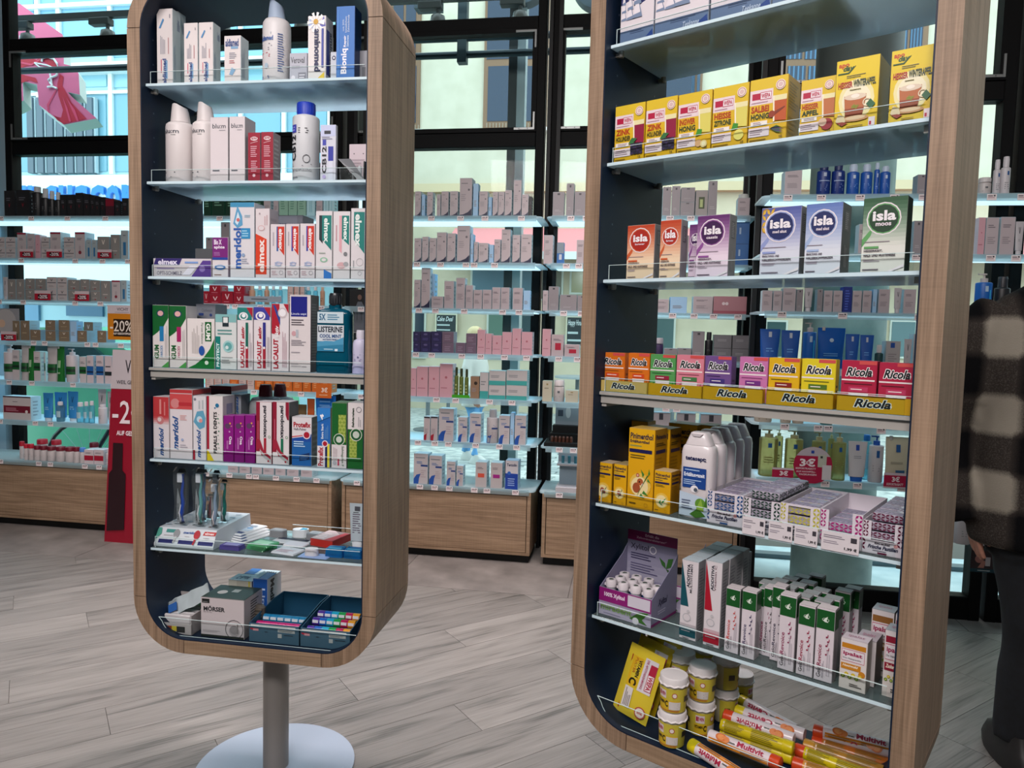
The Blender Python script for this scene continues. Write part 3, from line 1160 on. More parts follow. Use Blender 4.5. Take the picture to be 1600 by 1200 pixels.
# tipped black sample tray
u0, u1 = LF.u_at(530, .045, z), LF.u_at(572, .045, z)
t = T('sample_tray', 'tipped dark display tray at right end of second shelf', 'tray', LF.w((u0 + u1) / 2, .085, z + .001), LF.yaw, rot=(0, 0, LF.yaw))
q = MB()
q.prism([(-.035, .034), (-.033, .0), (.033, 0), (.034, .05), (.031, .05), (.03, .004), (-.03, .004), (-.032, .036)], -.045, .04, '#2d2e30')
q.face([(-.036, -.05, .055), (.02, -.05, .0), (.036, -.048, .002), (-.01, -.03, .06)], '#74767a')
q.build('tray', t)
q = MB()
for k in range(3):
    q.lathe([(0, .01), (.006, .01), (.006, .045), (.004, .05), (0, .05)], '#b8bcc0', 10, cx=-.016 + k * .016, cy=.01)
q.build('sample_vial', t)
q = MB()
vs, fs = glyphs('CB12', True, 0)
q.mesh([(-.02 + x * .009 + y * .004, -.0505, .034 - x * .012 + y * .008) for x, y in vs], fs, '#0c0c0e')
q.build('lettering', t)
carton(LF, z, 545, 575, 226, .16, .05, '#d8c6cc', [('c', .25, .8, .03, '#4a4048'), ('c', .75, .8, .03, '#4a4048'), ('l', .1, .5, .9, .7, 3, '#b8a4ac')], 'pale pink box standing behind the tipped dark tray')
carton(LF, z, 489, 500, 255, .12, .05, '#5a5c60', [], 'low dark grey box behind the spray card on second shelf')

z = LZ[2]
carton(LF, z, 239.6, 330.5, 404, .014, .04, '#cdc4cc', [('r', 0, 0, 1, 1, '#cfc8cc'), ('p', [(0, .62), (.45, .62), (.5, 1), (.04, 1)], '#33286a'), T3('elmex', .08, .66, .42, .96, '#e4dff0'), T3('OPTI-SCHMELZ', .06, .08, .5, .3, '#6a6478', 0, ''), ('l', .06, .36, .45, .54, 1, '#9a8ab0'), ('p', [(.66, 0), (1, 0), (1, .9), (.86, .9)], '#573a8a'), ('c', .85, .45, .05, '#8a74b4'), ('r', .55, .74, .78, .84, '#7a9ad0'), ('p', [(.5, .1), (.64, .1), (.78, .6), (.64, .6)], '#e4e0ec')],
       'purple and white toothpaste box lying flat at left of the third shelf', top='#3a2c70')
carton(LF, z, 305, 332, 389, .09, .06, '#57595c', [('l', .1, .3, .8, .6, 2, '#6c6e72')], 'plain dark grey box behind the lying purple toothpaste box')
carton(LF, z, 331.7, 356.7, 371.5, .015, .04, '#d9d2d6', [('r', 0, .5, 1, 1, '#751b74'), T3('Blo X', .1, .82, .6, .95, '#e8dcec'), T3('aphte', .1, .7, .8, .8, '#e8dcec'), ('l', .1, .54, .7, .64, 3, '#b07ab4'), ('r', 0, .44, 1, .5, '#1f3f98'), ('c', .5, .25, .36, '#4a78b4', .42), ('c', .5, .25, .24, '#d4dcec', .2), ('l', .12, .04, .8, .08, 1, '#7a5a4a')],
       'small box with purple top, blue stripe and printed lips', side='#c6b4c4')
drop = [('p', [(.12, .72), (.3, .96), (.5, .82), (.52, .7), (.3, .66)], '#5a9cc4'), ('p', [(.2, .74), (.32, .88), (.42, .78), (.3, .7)], '#cfe0ec'), ('c', .33, .77, .07, '#c86a6a')]
carton(LF, z, 359.6, 397.8, 317, .014, .055, '#d7d3d8', [('r', 0, .94, 1, 1, '#3f8fb8')] + drop + [T3('meridol', .14, .12, .46, .66, '#2a5aa8', 90), ('r', .46, .52, .84, .66, '#2a88bc'), ('l', .5, .54, .8, .64, 3, '#a0d0e8'), ('l', .6, .8, .95, .84, 2, '#8ab0c4'), ('c', .55, .3, .07, '#8aa0c0'), ('l', .48, .18, .8, .26, 3, '#a0a4b4')],
       'large white rinse box with blue upward lettering and drop, third shelf', side='#b8c0c8', top='#3f8fb8')
carton(LF, z, 399, 421.4, 326.5, .014, .05, '#d9cfd2', [('p', [(.0, .05), (.8, .05), (.8, .56), (.0, .64)], '#d23a18'), T3('elmex', .16, .08, .64, .56, '#ecdcd8', 90), ('l', .6, .76, .9, .94, 2, '#c4a0a4', 1), ('c', .42, .72, .26, '#cfa8aa', .7), ('c', .42, .72, .2, '#d9cfd2', .7), ('c', .3, .93, .06, '#a09098')],
       'tall white toothpaste box with orange field and upward white lettering', side='#b4aab0', sops=[('l', .1, .1, .8, .9, 8, '#a49aa0')])
carton(LF, z, 430, 473, 337, .11, .07, '#70737e', [T3('OMRON', .12, .76, .72, .88, '#20285c'), ('r', .8, 0, 1, 1, '#646670')], 'grey device box standing behind the small red flagged boxes', top='#3a3c44')


def elm(c1, c2, k=0):
    return [('p', [(.42 - k, .5), (.54, .5), (.54, .96), (.42 - k, .96)], c2), ('p', [(.5, .58), (.96, .42), (.96, .96), (.5, .96)], c1), T3('elmex', .58, .52, .86, .92, '#ece4e4', -90), ('l', .1, .6, .3, .92, 1, '#b0a8b0', 1),
            ('c', .55, .26, .22, '#a8b4cc', .8), ('c', .6, .27, .12, '#d9d0d4', .8), ('l', .1, .05, .5, .14, 3, '#c8a8b0'), ('o', .75, .1, .14, .02, '#8a8690'), ('l', .3, .22, .9, .3, 2, '#9098b8')]


carton(LF, z, 422.2, 445.6, 351, .012, .04, '#d9d0d4', elm('#c8321c', '#2a5a9c'), 'first of three white boxes with small red flag, beside orange one', side='#b4aab0')
carton(LF, z, 446.2, 467.6, 350.5, .012, .04, '#d9d0d4', elm('#c8321c', '#2f3a9c'), 'middle of three white boxes with small red flag', side='#b4aab0')
carton(LF, z, 468.4, 492, 350, .012, .04, '#d9d0d4', elm('#c8321c', '#2f3a9c'), 'last of three white boxes with small red flag', side='#b4aab0')
carton(LF, z, 492.8, 519, 330.5, .014, .045, '#d9d3d6', [('p', [(.2, .58), (.42, .52), (.42, .94), (.2, .94)], '#1c2c34'), ('p', [(.38, .58), (.96, .42), (.96, .94), (.38, .94)], TL), T3('elmex', .5, .54, .82, .9, '#e4ece8', -90), ('c', .5, .28, .24, '#8ab89c', .6), ('c', .5, .28, .14, '#d9d3d6', .6), ('l', .2, .36, .8, .4, 1, '#a0a8a0'), ('p', [(.5, 0), (.98, 0), (.98, .08), (.5, .14)], '#2a74c4')],
       'white toothpaste box with dark and teal flag and leaf print', side='#b4b4b6')
carton(LF, z, 519.8, 546.6, 331, .014, .045, '#d9d3d6', [('p', [(.52, .6), (.96, .5), (.96, .94), (.52, .94)], TL), T3('elmex', .62, .57, .9, .92, '#e4ece8', -90), ('p', [(.36, .42), (.52, .38), (.52, .94), (.36, .94)], '#d8a0a8'), ('l', .12, .56, .26, .92, 1, '#c08a94', 1), ('c', .5, .2, .26, '#c8a0a4', .7), ('c', .78, .22, .16, '#9a9ca0', .8), ('c', .75, .37, .12, '#77787c')],
       'white toothpaste box with teal and rose flag and printed gums', side='#b4b4b6')
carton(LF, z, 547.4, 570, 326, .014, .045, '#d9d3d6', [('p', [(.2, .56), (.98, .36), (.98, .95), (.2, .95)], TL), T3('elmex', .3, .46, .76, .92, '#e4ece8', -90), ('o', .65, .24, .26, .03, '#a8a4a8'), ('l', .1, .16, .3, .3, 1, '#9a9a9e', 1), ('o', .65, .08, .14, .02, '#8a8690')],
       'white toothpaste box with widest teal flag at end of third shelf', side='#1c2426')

z = LZ[3]


def gum(c):
    return [('r', 0, 0, 1, 1, '#dcd4d2'), ('p', [(0, .5), (.3, .56), (.7, .66), (1, .8), (1, 1), (0, 1)], '#0b5d28'), ('c', .5, .87, .24, '#17335a', .8), ('c', .5, .87, .18, '#d8a8a4', .8), ('r', .44, .42, .7, .66, c), T3('GUM', .1, .14, .4, .36, '#0b5d28', 90, 'b'), T3('PAROEX', .48, .16, .64, .36, c, 90, 'i'), ('l', .76, .16, .94, .7, 2, '#b4b0b0', 1),
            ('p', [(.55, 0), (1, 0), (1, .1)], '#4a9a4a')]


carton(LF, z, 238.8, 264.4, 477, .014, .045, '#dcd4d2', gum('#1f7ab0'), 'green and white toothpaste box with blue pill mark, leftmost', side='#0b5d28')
carton(LF, z, 265, 291.8, 478, .014, .05, '#dcd4d2', gum('#a01a5c'), 'green and white toothpaste box with pink pill mark', side='#b8b4b6')
carton(LF, z, 306.5, 337, 475.5, .1, .06, '#7a7d86', [T3('Clorhexam', .3, .88, .85, .93, '#5a5c66', 0, ''), ('r', .14, .82, .4, .86, '#2a3f7a'), ('c', .78, .83, .07, '#2a3f7a'), ('l', .1, .74, .9, .77, 1, '#3a3c46')], 'grey box with small blue marks behind the wide white box with green wave')
carton(LF, z, 292.5, 335.6, 498, .014, .05, '#ddd6d4', [('p', [(0, 0), (1, 0), (1, .6), (.84, .4), (.6, .22), (.3, .08)], '#0d7030'), ('r', .66, .55, .9, .94, '#0b5d28'), T3('GUM', .7, .58, .86, .91, '#eef0ea', -90), T3('Paroex Balance', .52, .5, .6, .92, '#7a8a7c', -90, ''), ('l', .16, .3, .46, .92, 5, '#b8b0ae', 1), ('c', .54, .36, .11, '#1f4f9c', 1.5), ('c', .72, .12, .07, '#d8e4d4')],
       'wide white rinse box with green wave and sideways green logo', side='#c4c0be')
carton(LF, z, 336.4, 369.8, 491.5, .016, .05, '#d3d7d6', [('r', 0, .86, 1, 1, '#7fb4b4'), ('r', .34, .78, .64, .96, '#1a2c34'), ('r', .38, .85, .6, .95, '#dfe4e2'), ('l', .1, .62, .84, .74, 2, '#5c8f8c'), ('r', 0, 0, .24, .6, TL), T3('PROTECT', .05, .04, .19, .48, '#dcecea', 90), ('c', .62, .42, .26, '#9cc8c8'), ('c', .62, .42, .18, '#5ca0a0'), ('c', .56, .4, .08, '#cfe0e0'), ('l', .3, .1, .88, .24, 3, '#9aa0a0')],
       'mint green and white box with white letters on a teal stripe', top='#7fb4b4', side='#b8c4c4')


def lac(c1, c2, wide=False):
    o = [('r', 0, .86, 1, 1, '#e0d8dc'), ('r', 0, .8, .95, 1, c1), ('c', .4, .86, .3, '#e4e0e6', .8), ('c', .4, .86, .2, c1, .8), ('c', .42, .87, .13, '#f0eef2', .9), ('p', [(.6, 1), (1, 1), (1, .84)], RD), T3('LACALUT', .2, .04, .46, .47, '#a8122c', 90), T3('aktiv', .26, .5, .46, .7, '#a8122c', 90, 'bi'),
         ('r', .55, .36, .72, .76, c2), ('r', .55, .04, .72, .36, '#9c2034'), ('c', .63, .36, .07, '#e8e0e0'), ('l', .8, .06, .96, .66, 2, '#a8a0a8', 1)]
    return o


carton(LF, z, 370.6, 395.4, 480.5, .014, .045, '#ddd5d8', lac('#1f7a74', '#0d6455'), 'white toothpaste box with teal tooth picture', side='#c4bcc0')
carton(LF, z, 396.2, 423.2, 480, .014, .045, '#ddd5d8', lac('#3c3c98', '#2a2a80'), 'white toothpaste box with violet tooth picture', side='#c4bcc0')
carton(LF, z, 424, 451.4, 475, .014, .045, '#ddd5d8', [('p', [(0, .56), (.5, .56), (.0, 1)], RD), ('p', [(0, .56), (.46, .54), (.46, 1), (0, 1)], '#a8122c'), ('p', [(.08, .98), (.5, .68), (.5, .8), (.2, .98)], '#27408c'), ('c', .64, .87, .28, '#c8bcc0'), ('c', .64, .87, .2, '#eae6ea'), ('p', [(.7, 1), (1, 1), (1, .86)], RD), T3('LACALUT', .1, .04, .4, .48, '#a8122c', 90), T3('aktiv', .2, .5, .42, .68, '#ece4e6', 90, 'bi'), ('l', .62, .06, .92, .6, 4, '#b89aa4', 1)],
       'white toothpaste box with red and blue diagonal, beside the tooth picture ones', side='#c4bcc0')
carton(LF, z, 452, 485.4, 461, .014, .05, '#d8cfd0', [('r', .06, .72, .84, .98, '#0a127c'), T3('Linola sept', .08, .735, .8, .77, '#d8dcf0', 0, ''), ('l', .08, .6, .72, .69, 3, '#4a4048'), ('c', .2, .5, .11, '#c89aa0'), ('r', .3, .45, .42, .55, '#b0b4bc'), ('l', .08, .34, .84, .42, 4, '#75707a'), ('l', .08, .24, .6, .27, 1, '#a09aa0'), ('l', .08, .06, .6, .12, 2, '#b4acb0'), ('l', .6, .06, .9, .08, 1, '#8a848a')],
       'tall white antiseptic box with deep blue square on top', side='#5c5a5c', sops=[('l', .1, .1, .9, .9, 22, '#7a787a')])
# mouthwash bottle
w, h, p = ring_fit(LF, z, 490.5, 545, 480, .018, .05)
root = T('mouthwash_bottle', 'large translucent blue mouthwash bottle with dark grey cap', 'bottle', p, LF.yaw)
q = MB()
LB = mat('#04495f', .08, tr=.0)
hw = w / 2


def rr(wd, dp, zz):
    r = min(wd, dp) * .3
    out = []
    for qx, qy, a0 in ((1, 1, 0), (-1, 1, 90), (-1, -1, 180), (1, -1, 270)):
        for i in range(4):
            a = math.radians(a0 + 30 * i)
            out.append((qx * (wd / 2 - r) + r * math.cos(a), qy * (dp / 2 - r) + r * math.sin(a), zz))
    return out


q.loft([rr(w * .96, .05, 0), rr(w, .052, .006), rr(w, .052, h * .27), rr(w * .955, .048, h * .32), rr(w * .955, .048, h * .86), rr(w * .97, .048, h * .9), rr(w * .86, .044, h * .955), rr(w * .5, .036, h * .985), rr(w * .33, .026, h * .992), rr(w * .33, .026, h * 1.04)], LB)
mpf = lambda x, y, l: (-w * .42 + x * w * .84, -.0245 - .0012 - l * EPS, y * h)
draw(q, [('r', .02, .76, .9, .93, '#c4d4dc'), T3('5X', .08, .8, .3, .9, '#1c5c80'), ('l', .36, .8, .84, .9, 3, '#3a7a9c'), ('r', .02, .33, .92, .73, '#c9d0d6'), T3('LISTERINE', .05, .62, .88, .71, '#101a2c'), T3('COOL MINT', .1, .535, .84, .59, '#1c4a80'), T3('ANTIBAKTERIELL', .2, .5, .74, .52, '#1c4a80'),
         ('r', .02, .33, .92, .48, '#2a7ca0'), ('p', [(.02, .46), (.3, .49), (.6, .485), (.92, .55), (.92, .44), (.02, .4)], '#4a94b8'), ('l', .25, .35, .66, .375, 1, '#c0dce8'), ('r', .62, .335, .72, .37, '#d0e0ea')], mpf, w, h)
q.build('bottle_body', root, smooth=50)
q = MB()
q.lathe([(0, h * 1.03), (.0145, h * 1.03), (.0155, h * 1.05), (.0165, h * 1.19), (.0145, h * 1.22), (0, h * 1.22)], mat('#24262b', .3), 20)
for j in range(14):
    a = 2 * math.pi * j / 14
    q.box(.0162 * math.cos(a) - .0008, .0162 * math.cos(a) + .0008, .0162 * math.sin(a) - .0008, .0162 * math.sin(a) + .0008, h * 1.06, h * 1.18, '#34363c')
q.build('cap', root, smooth=40)
bottle(LF, z, 546.8, 571, 516, 531, .02, '#c8c4dc', [('r', 0, 0, 1, .3, '#b4b0d4'), ('c', .5, .62, .05, '#5a5880'), ('l', .25, .46, .8, .56, 3, '#7a78a0'), ('l', .2, .7, .8, .73, 1, '#8a88b0')], 'small lilac white bottle with white cap at right end', None, (.55, .55), capcol='#d8d4e0')

z = LZ[4]
mred = [('r', 0, .66, 1, 1, '#b8383c'), ('g', 0, .56, 1, .68, '#d8c8ca', '#b8383c', 4), ('c', .45, .62, .24, '#c47a7c'), ('c', .4, .63, .12, '#e0c8c8'), ('r', .4, .72, .52, .96, '#d88a88'), ('r', .7, .7, .78, .92, '#cf7a7a')]
carton(LF, z, 239.8, 265, 620, .014, .05, '#d8d0d4', mred + [T3('meridol', .36, .04, .66, .5, '#24508c', 90, 'bi')], 'slim toothpaste box with red faded top, leftmost on fifth shelf', side='#b8aeb2')
carton(LF, z, 265.6, 301.3, 608.5, .014, .09, '#d8d0d4', [('r', 0, .95, 1, 1, '#b43438'), ('r', 0, .72, 1, .94, '#c4484a'), ('c', .24, .8, .2, '#cc8080'), ('r', .4, .77, 1, .82, '#b02c34'), T3('meridol', .12, .13, .38, .62, '#24508c', 90, 'bi'), ('l', .46, .56, .8, .64, 4, '#d49a98'), ('c', .56, .28, .06, '#9aa8c8'), ('l', .46, .16, .8, .22, 2, '#aaa6b0')],
       'wide rinse box with red upper third, second from left', side='#a8a4a8', sops=[('r', 0, .93, 1, 1, '#b43438')], top='#b4b8ba')
carton(LF, z, 301.8, 322.6, 619, .013, .045, '#d6d2d6', [('p', [(.02, .6), (.3, .76), (.8, .78), (.98, .66), (.9, .52), (.5, .48)], '#5e9cb8'), ('c', .5, .64, .22, '#bcd4e0'), ('c', .6, .62, .14, '#d8908c'), ('c', .15, .95, .1, '#7a7884'), ('l', .35, .8, .9, .96, 2, '#b0b4b8', 1), T3('meridol', .28, .04, .6, .48, '#24508c', 90, 'bi'), ('r', 0, 0, .14, .16, '#a81c34')],
       'slim toothpaste box with blue drop picture, third from left', side='#b8b4b8')
carton(LF, z, 323.2, 348.6, 619, .014, .06, '#dcd5d4', [('r', .0, .18, .14, 1, '#a01430'), ('p', [(0, 0), (.45, 0), (.12, .14), (0, .17)], '#dcc41c'), T3('PEARLS & DENTS', .42, .12, .64, .76, '#15181c', 90), ('c', .66, .86, .12, '#1f6f98'), ('c', .52, .82, .05, '#1f6f98')] + [('c', .72 + .05 * (k % 2), .14 + .065 * k, .02 + .012 * (k % 3), '#3c7a5c') for k in range(10)],
       'white toothpaste box with black vertical lettering and crimson edge stripe', side='#c4bec0', sops=[('r', .3, .72, .8, .88, '#8a8ca4'), ('c', .5, .62, .12, '#a8a8b0')], top='#dedad4')
carton(LF, z, 327, 362, 603, .135, .09, '#55202a', [('r', 0, .95, 1, 1, '#7a1c2c')], 'dark red box far back behind the crimson edged white box', side='#c8b8bc', sops=[('r', 0, .93, 1, 1, '#a01c2c'), ('r', 0, .8, 1, .9, '#7aa4bc')], top='#9ca4a8')
carton(LF, z, 360.5, 377, 617, .085, .05, '#8c9298', [T3('meridol', .1, .4, .4, .98, '#24508c', -90, 'bi'), T3('meridol', .55, .4, .85, .98, '#24508c', -90, 'bi')], 'grey boxes with sideways blue lettering behind the magenta boxes', side='#7a8086')
for k, (xa, xb) in enumerate(((380, 426), (405, 448))):
    bottle(LF, z, xa, xb, 602 - k, 622, .09 + .08 * k, '#8f9496', [('l', .3, .7, .6, .76, 1, '#33363a')], ('left' if k == 0 else 'right') + ' grey antiseptic bottle with dark red cap behind the fifth shelf boxes', None, (.44, .36), capcol='#5c0e1c', roundness=.03)
osa = [('r', 0, 0, 1, 1, '#86117c'), ('c', .4, .78, .28, '#5a3a5c', .9), ('c', .66, .84, .08, '#d8a83c'), ('c', .8, .78, .07, '#c87a8c'), ('c', .6, .66, .08, '#c89ac4'), T3('Osa', .56, .38, .84, .56, '#e8d8e8', -90), ('l', .3, .28, .48, .56, 2, '#cf8cc8', 1), ('l', .1, .2, .2, .5, 1, '#a84ca0', 1), ('r', 0, 0, 1, .2, '#770c6c')]
for k, (xa, xb, od) in enumerate(((349.2, 365.6, 'left'), (366, 382.2, 'middle'), (382.8, 399, 'right'))):
    carton(LF, z, xa, xb, 650 - .4 * k, .013, .04, '#86117c', osa, od + ' one of the three small magenta boxes', side='#6c0c62', top='#9a3a90')


def paro(c):
    return [('r', 0, .2, .24, 1, '#8c1430'), ('l', .08, .3, .16, .92, 1, '#c86a80', 1), T3('parodontax', .42, .42, .72, .94, '#1c1c28', -90), ('r', .5, .14, .66, .42, c), ('p', [(0, .2), (.24, .26), (.34, .14), (.96, .06), (.96, .12), (.5, .22), (.24, .4), (0, .4)], '#9c2038'), ('o', .86, .44, .08, .02, '#3a8a4a'), ('p', [(.24, .24), (.5, .1), (.98, .02), (.98, .07), (.6, .14)], '#aeb0b0'), ('c', .8, .05, .06, '#a01c30')]


carton(LF, z, 399.8, 424.8, 628, .013, .05, '#dcd4d6', paro('#a01c30'), 'left white and dark red toothpaste box with crimson bar', side='#8c1430')
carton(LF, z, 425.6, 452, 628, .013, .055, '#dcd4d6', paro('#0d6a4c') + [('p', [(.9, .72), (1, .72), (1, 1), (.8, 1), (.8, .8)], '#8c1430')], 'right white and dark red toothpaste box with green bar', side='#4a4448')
carton(LF, z, 455.6, 487, 651.5, .016, .05, '#dcd5d8', [('r', 0, 0, 1, .56, '#1a5ea4'), ('p', [(0, .56), (.6, .6), (1, .66), (1, .5), (0, .5)], '#1a4a9c'), ('p', [(0, .58), (.55, .62), (.55, .635), (0, .6)], '#c82040'), T3('Protefix', .08, .79, .96, .9, '#a8142c'), T3('Haft-Pulver', .1, .73, .74, .78, '#5a4858', 0, ''), ('c', .76, .64, .2, '#d8d0dc'), ('c', .76, .64, .15, '#a8142c'), ('l', .1, .38, .86, .52, 3, '#b8d4ec'), ('p', [(.38, .1), (.9, .14), (.92, .28), (.42, .22)], '#0c2c5c'), ('l', .44, .13, .86, .22, 3, '#4a7ab4')],
       'powder box, white over blue with red round mark', side='#5c6066', sops=[('l', .1, .1, .8, .9, 7, '#74787e')])
carton(LF, z, 495, 516.4, 637.5, .014, .045, '#1c62b0', [('r', 0, 0, .6, .36, '#dcd4d8'), T3('Protefix', .06, .02, .46, .34, '#a8142c', 90), ('r', .62, 0, .78, .4, '#0c1c50'), ('r', .78, 0, .96, .4, '#dcd044'), ('c', .6, .4, .24, '#d8d0dc'), ('c', .6, .4, .17, '#a8142c'), T3('Extra Stark', .3, .48, .48, .74, '#d4e0f0', 90), ('l', .56, .48, .86, .74, 3, '#5c94d0', 1), T3('4', .2, .8, .46, .88, '#f0f0f8', 0), ('p', [(0, .76), (1, .86), (1, 1), (0, 1)], '#2a7cc8'), T3('4', .22, .8, .5, .9, '#f0f0f8', 90)],
       'slim blue cream box with 4 near its top', side='#8c9068')
salt = ['#8aa43c', '#6c8c2c']
carton(LF, z, 517.4, 541.6, 629.5, .014, .06, '#0e5c22', [('r', 0, 0, 1, .36, '#d8d0d2'), ('r', .45, .4, .95, .82, '#7c9434'), ('k', .45, .42, .95, .82, 4, 7, '#b0bc5c'), ('c', .5, .44, .38, '#d4d8cc'), ('c', .5, .44, .34, '#12562a'), ('c', .5, .44, .2, '#c4ccc0'), T3('Salviagalen F', .64, .03, .84, .34, '#2a5c3a', -90, ''), ('l', .1, .14, .4, .32, 3, '#b8a8ac', 1), ('c', .22, .08, .13, '#b0b0b8'), ('r', .42, .04, .52, .14, '#b83050')],
       'green herbal toothpaste box with its white part at the bottom', side='#8c9088', top='#5c7c50')
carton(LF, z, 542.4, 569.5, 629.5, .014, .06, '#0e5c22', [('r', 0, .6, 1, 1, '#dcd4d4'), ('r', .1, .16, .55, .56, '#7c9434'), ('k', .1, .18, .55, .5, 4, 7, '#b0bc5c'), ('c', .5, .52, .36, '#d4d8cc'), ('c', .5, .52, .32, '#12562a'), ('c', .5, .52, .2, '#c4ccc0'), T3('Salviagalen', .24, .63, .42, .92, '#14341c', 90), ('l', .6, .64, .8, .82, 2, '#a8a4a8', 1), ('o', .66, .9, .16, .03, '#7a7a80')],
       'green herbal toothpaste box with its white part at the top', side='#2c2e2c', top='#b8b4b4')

# ---------- sixth shelf: toothbrush stand, flat packs
z = LZ[5]
pL, pR = LF.on(237.5, 850, .035)[0], LF.on(334, 858, .035)[0]
sw = pR - pL
st = T('toothbrush_stand', 'white wedge stand holding upright toothbrush packs on sixth shelf', 'display stand', LF.w((pL + pR) / 2, .032, z + .0006), LF.yaw)
q = MB()
WP = mat('#cfd6dc', .3)
sh = [(0, 0), (.0, .006), (.026, .047), (.205, .052), (.205, 0)]
hw = sw / 2
q.loft([[(-hw + (.0 if i in (0, 1, 4) else .004), y, zz) for i, (y, zz) in enumerate(sh)], [(hw - (.0 if i in (0, 1, 4) else .004), y, zz) for i, (y, zz) in enumerate(sh)]], WP)
ang = math.atan2(.041, .026)
mpp = lambda x, y, l: (-hw + x * sw, y * .026 - (.0003 + l * EPS) * math.sin(ang), .006 + y * .041 + (.0003 + l * EPS) * math.cos(ang))
draw(q, [('r', 0, .38, 1, .4, '#8c8c94')] + [('r', a, .08, a + .24, .3, '#20266c') for a in (.1, .42, .74)] + [('r', .18, .7, .36, .9, '#3c8a84'), ('l', .16, .46, .36, .6, 1, '#a8a8ac'), T3('meridol', .46, .68, .66, .84, '#3a5a9c', 0, 'bi'), ('l', .5, .48, .6, .56, 1, '#a8a8ac'), ('p', [(.78, .66), (.98, .66), (.99, .88), (.8, .88)], '#b83434'), T3('elmex', .81, .7, .96, .84, '#e8d8d8'), ('l', .8, .46, .92, .54, 1, '#a8a8ac'),
                                                 ('p', [(.0, .3), (.05, .95), (.1, .95), (.12, .6), (.04, .2)], '#4a9a88'), ('c', .36, .66, .05, '#8e9094', 1.4), ('p', [(.34, .5), (.38, .5), (.36, .1), (.33, .12)], '#b8babc'), ('c', .69, .66, .05, '#a82030', 1.4), ('p', [(.67, .6), (.71, .6), (.68, .04), (.655, .08)], '#b02434')], mpp, sw, .05)
for i in range(4):
    for j in range(5):
        x, y = -hw + sw * (i + .5) / 4.1, .045 + j * .034
        q.box(x - .008, x + .008, y - .003, y + .003, .0522, .0528, '#9fb4c4')
q.build('stand_body', st)


def brush_pack(x0, x1, yt, e, c1, c2, label, zb=None):
    zb = zb or z + .0545
    d0 = LF.df + e
    ua, ub = LF.u_at(x0, d0, zb), LF.u_at(x1, d0, zb)
    w = ub - ua
    h = LF.z_at(yt, ua, d0) - zb
    root = T('toothbrush_pack', label, 'toothbrush', LF.w((ua + ub) / 2, d0, zb), LF.yaw, 'packed toothbrushes on the white stand')
    q = MB()
    hw = w / 2
    out = [(-hw, 0), (hw * .6, 0), (hw * .9, h * .3), (hw, h * .7)] + [(hw * math.cos(a), h - hw + hw * math.sin(a)) for a in (0.3, .8, 1.57, 2.3, 2.9)] + [(-hw, h * .7), (-hw * .8, h * .4)]
    q.prism(out[::-1], -.004, .0065, BLIS)
    q.build('blister', root)
    q = MB()
    q.prism([(-hw * .8, 0.002), (-hw * .3, 0.002), (-hw * .3, h * .4), (-hw * .7, h * .6), (-hw * .8, h * .4)], .007, .008, '#8a8f94')
    q.prism([(-hw * .6, h * .88), (hw * .6, h * .88), (hw * .4, h * .94), (-hw * .4, h * .94)], .007, .008, '#26282c')
    draw(q, [T3('elmex', .05, .05, .5, .35, '#33363c', 90)], lambda x, y, l: (-hw * .8 + x * hw * .5, .0068, y * h), w, h)
    q.build('backing_card', root)
    q = MB()
    pth = [(hw * .25, 0, .004), (hw * .1, 0, h * .2), (hw * .3, 0, h * .38), (hw * .15, 0, h * .55), (hw * .32, 0, h * .72), (hw * .32, 0, h * .86)]
    q.tube(pth, [.0055, .0065, .005, .0042, .0036, .005], c1, 8)
    q.tube([(hw * .05, -.0035, .004), (-hw * .12, -.0035, h * .2), (hw * .12, -.0035, h * .34)], [.0026, .003, .0016], c2, 8)
    q.box(-hw * .4, hw * .3, -.004, .004, h * .72, h * .87, '#c8d0d8')
    q.build('toothbrush', root, smooth=60)


brush_pack(272, 294, 727, .055, '#1440a0', '#c8ccd4', 'toothbrush pack with royal blue handle, leftmost on stand')
brush_pack(301, 322, 727, .055, '#5c9c9c', '#c4ccd0', 'toothbrush pack with pale teal handle, second on stand')
brush_pack(308, 326, 728, .10, '#3a6fae', '#b8c8d0', 'toothbrush pack with mid blue handle behind the pale teal one')
brush_pack(320, 334, 770, .12, '#8c2434', '#4a2a34', 'toothbrush pack with dark red handle in the rear row of the stand')
brush_pack(328, 346, 730, .14, '#4c5c60', '#8c9298', 'toothbrush pack with grey handle, rear row below the shelf above')
brush_pack(326, 343, 746, .045, '#8298b0', '#e0d8dc', 'grey blue toothbrush pack with red printed foot at front right of stand')
brush_pack(341, 357, 745, .10, '#0a7a70', '#d8dce0', 'dark teal toothbrush pack at the right end of the stand')


def flat(name, label, cat, px, col, th, ops=(), zb=None, m=None, group=None, round_=.003, w=None, d=None, rz=0, part='pack'):
    """low pack lying on the shelf; px = centre pixel of its footprint"""
    zb = z + .0006 if zb is None else zb
    P = on_z(px[0], px[1], zb)
    q = MB()
    if round_ >= .0:
        q.rrect(w, d, 0, th, round_, m or col, top=.94)
    draw(q, ops, topf(w * .9, th - .0008, d * .9), w, d)
    o = q.build(name, loc=P, rz=LF.yaw + rz)
    return tag(o, label, cat, group)


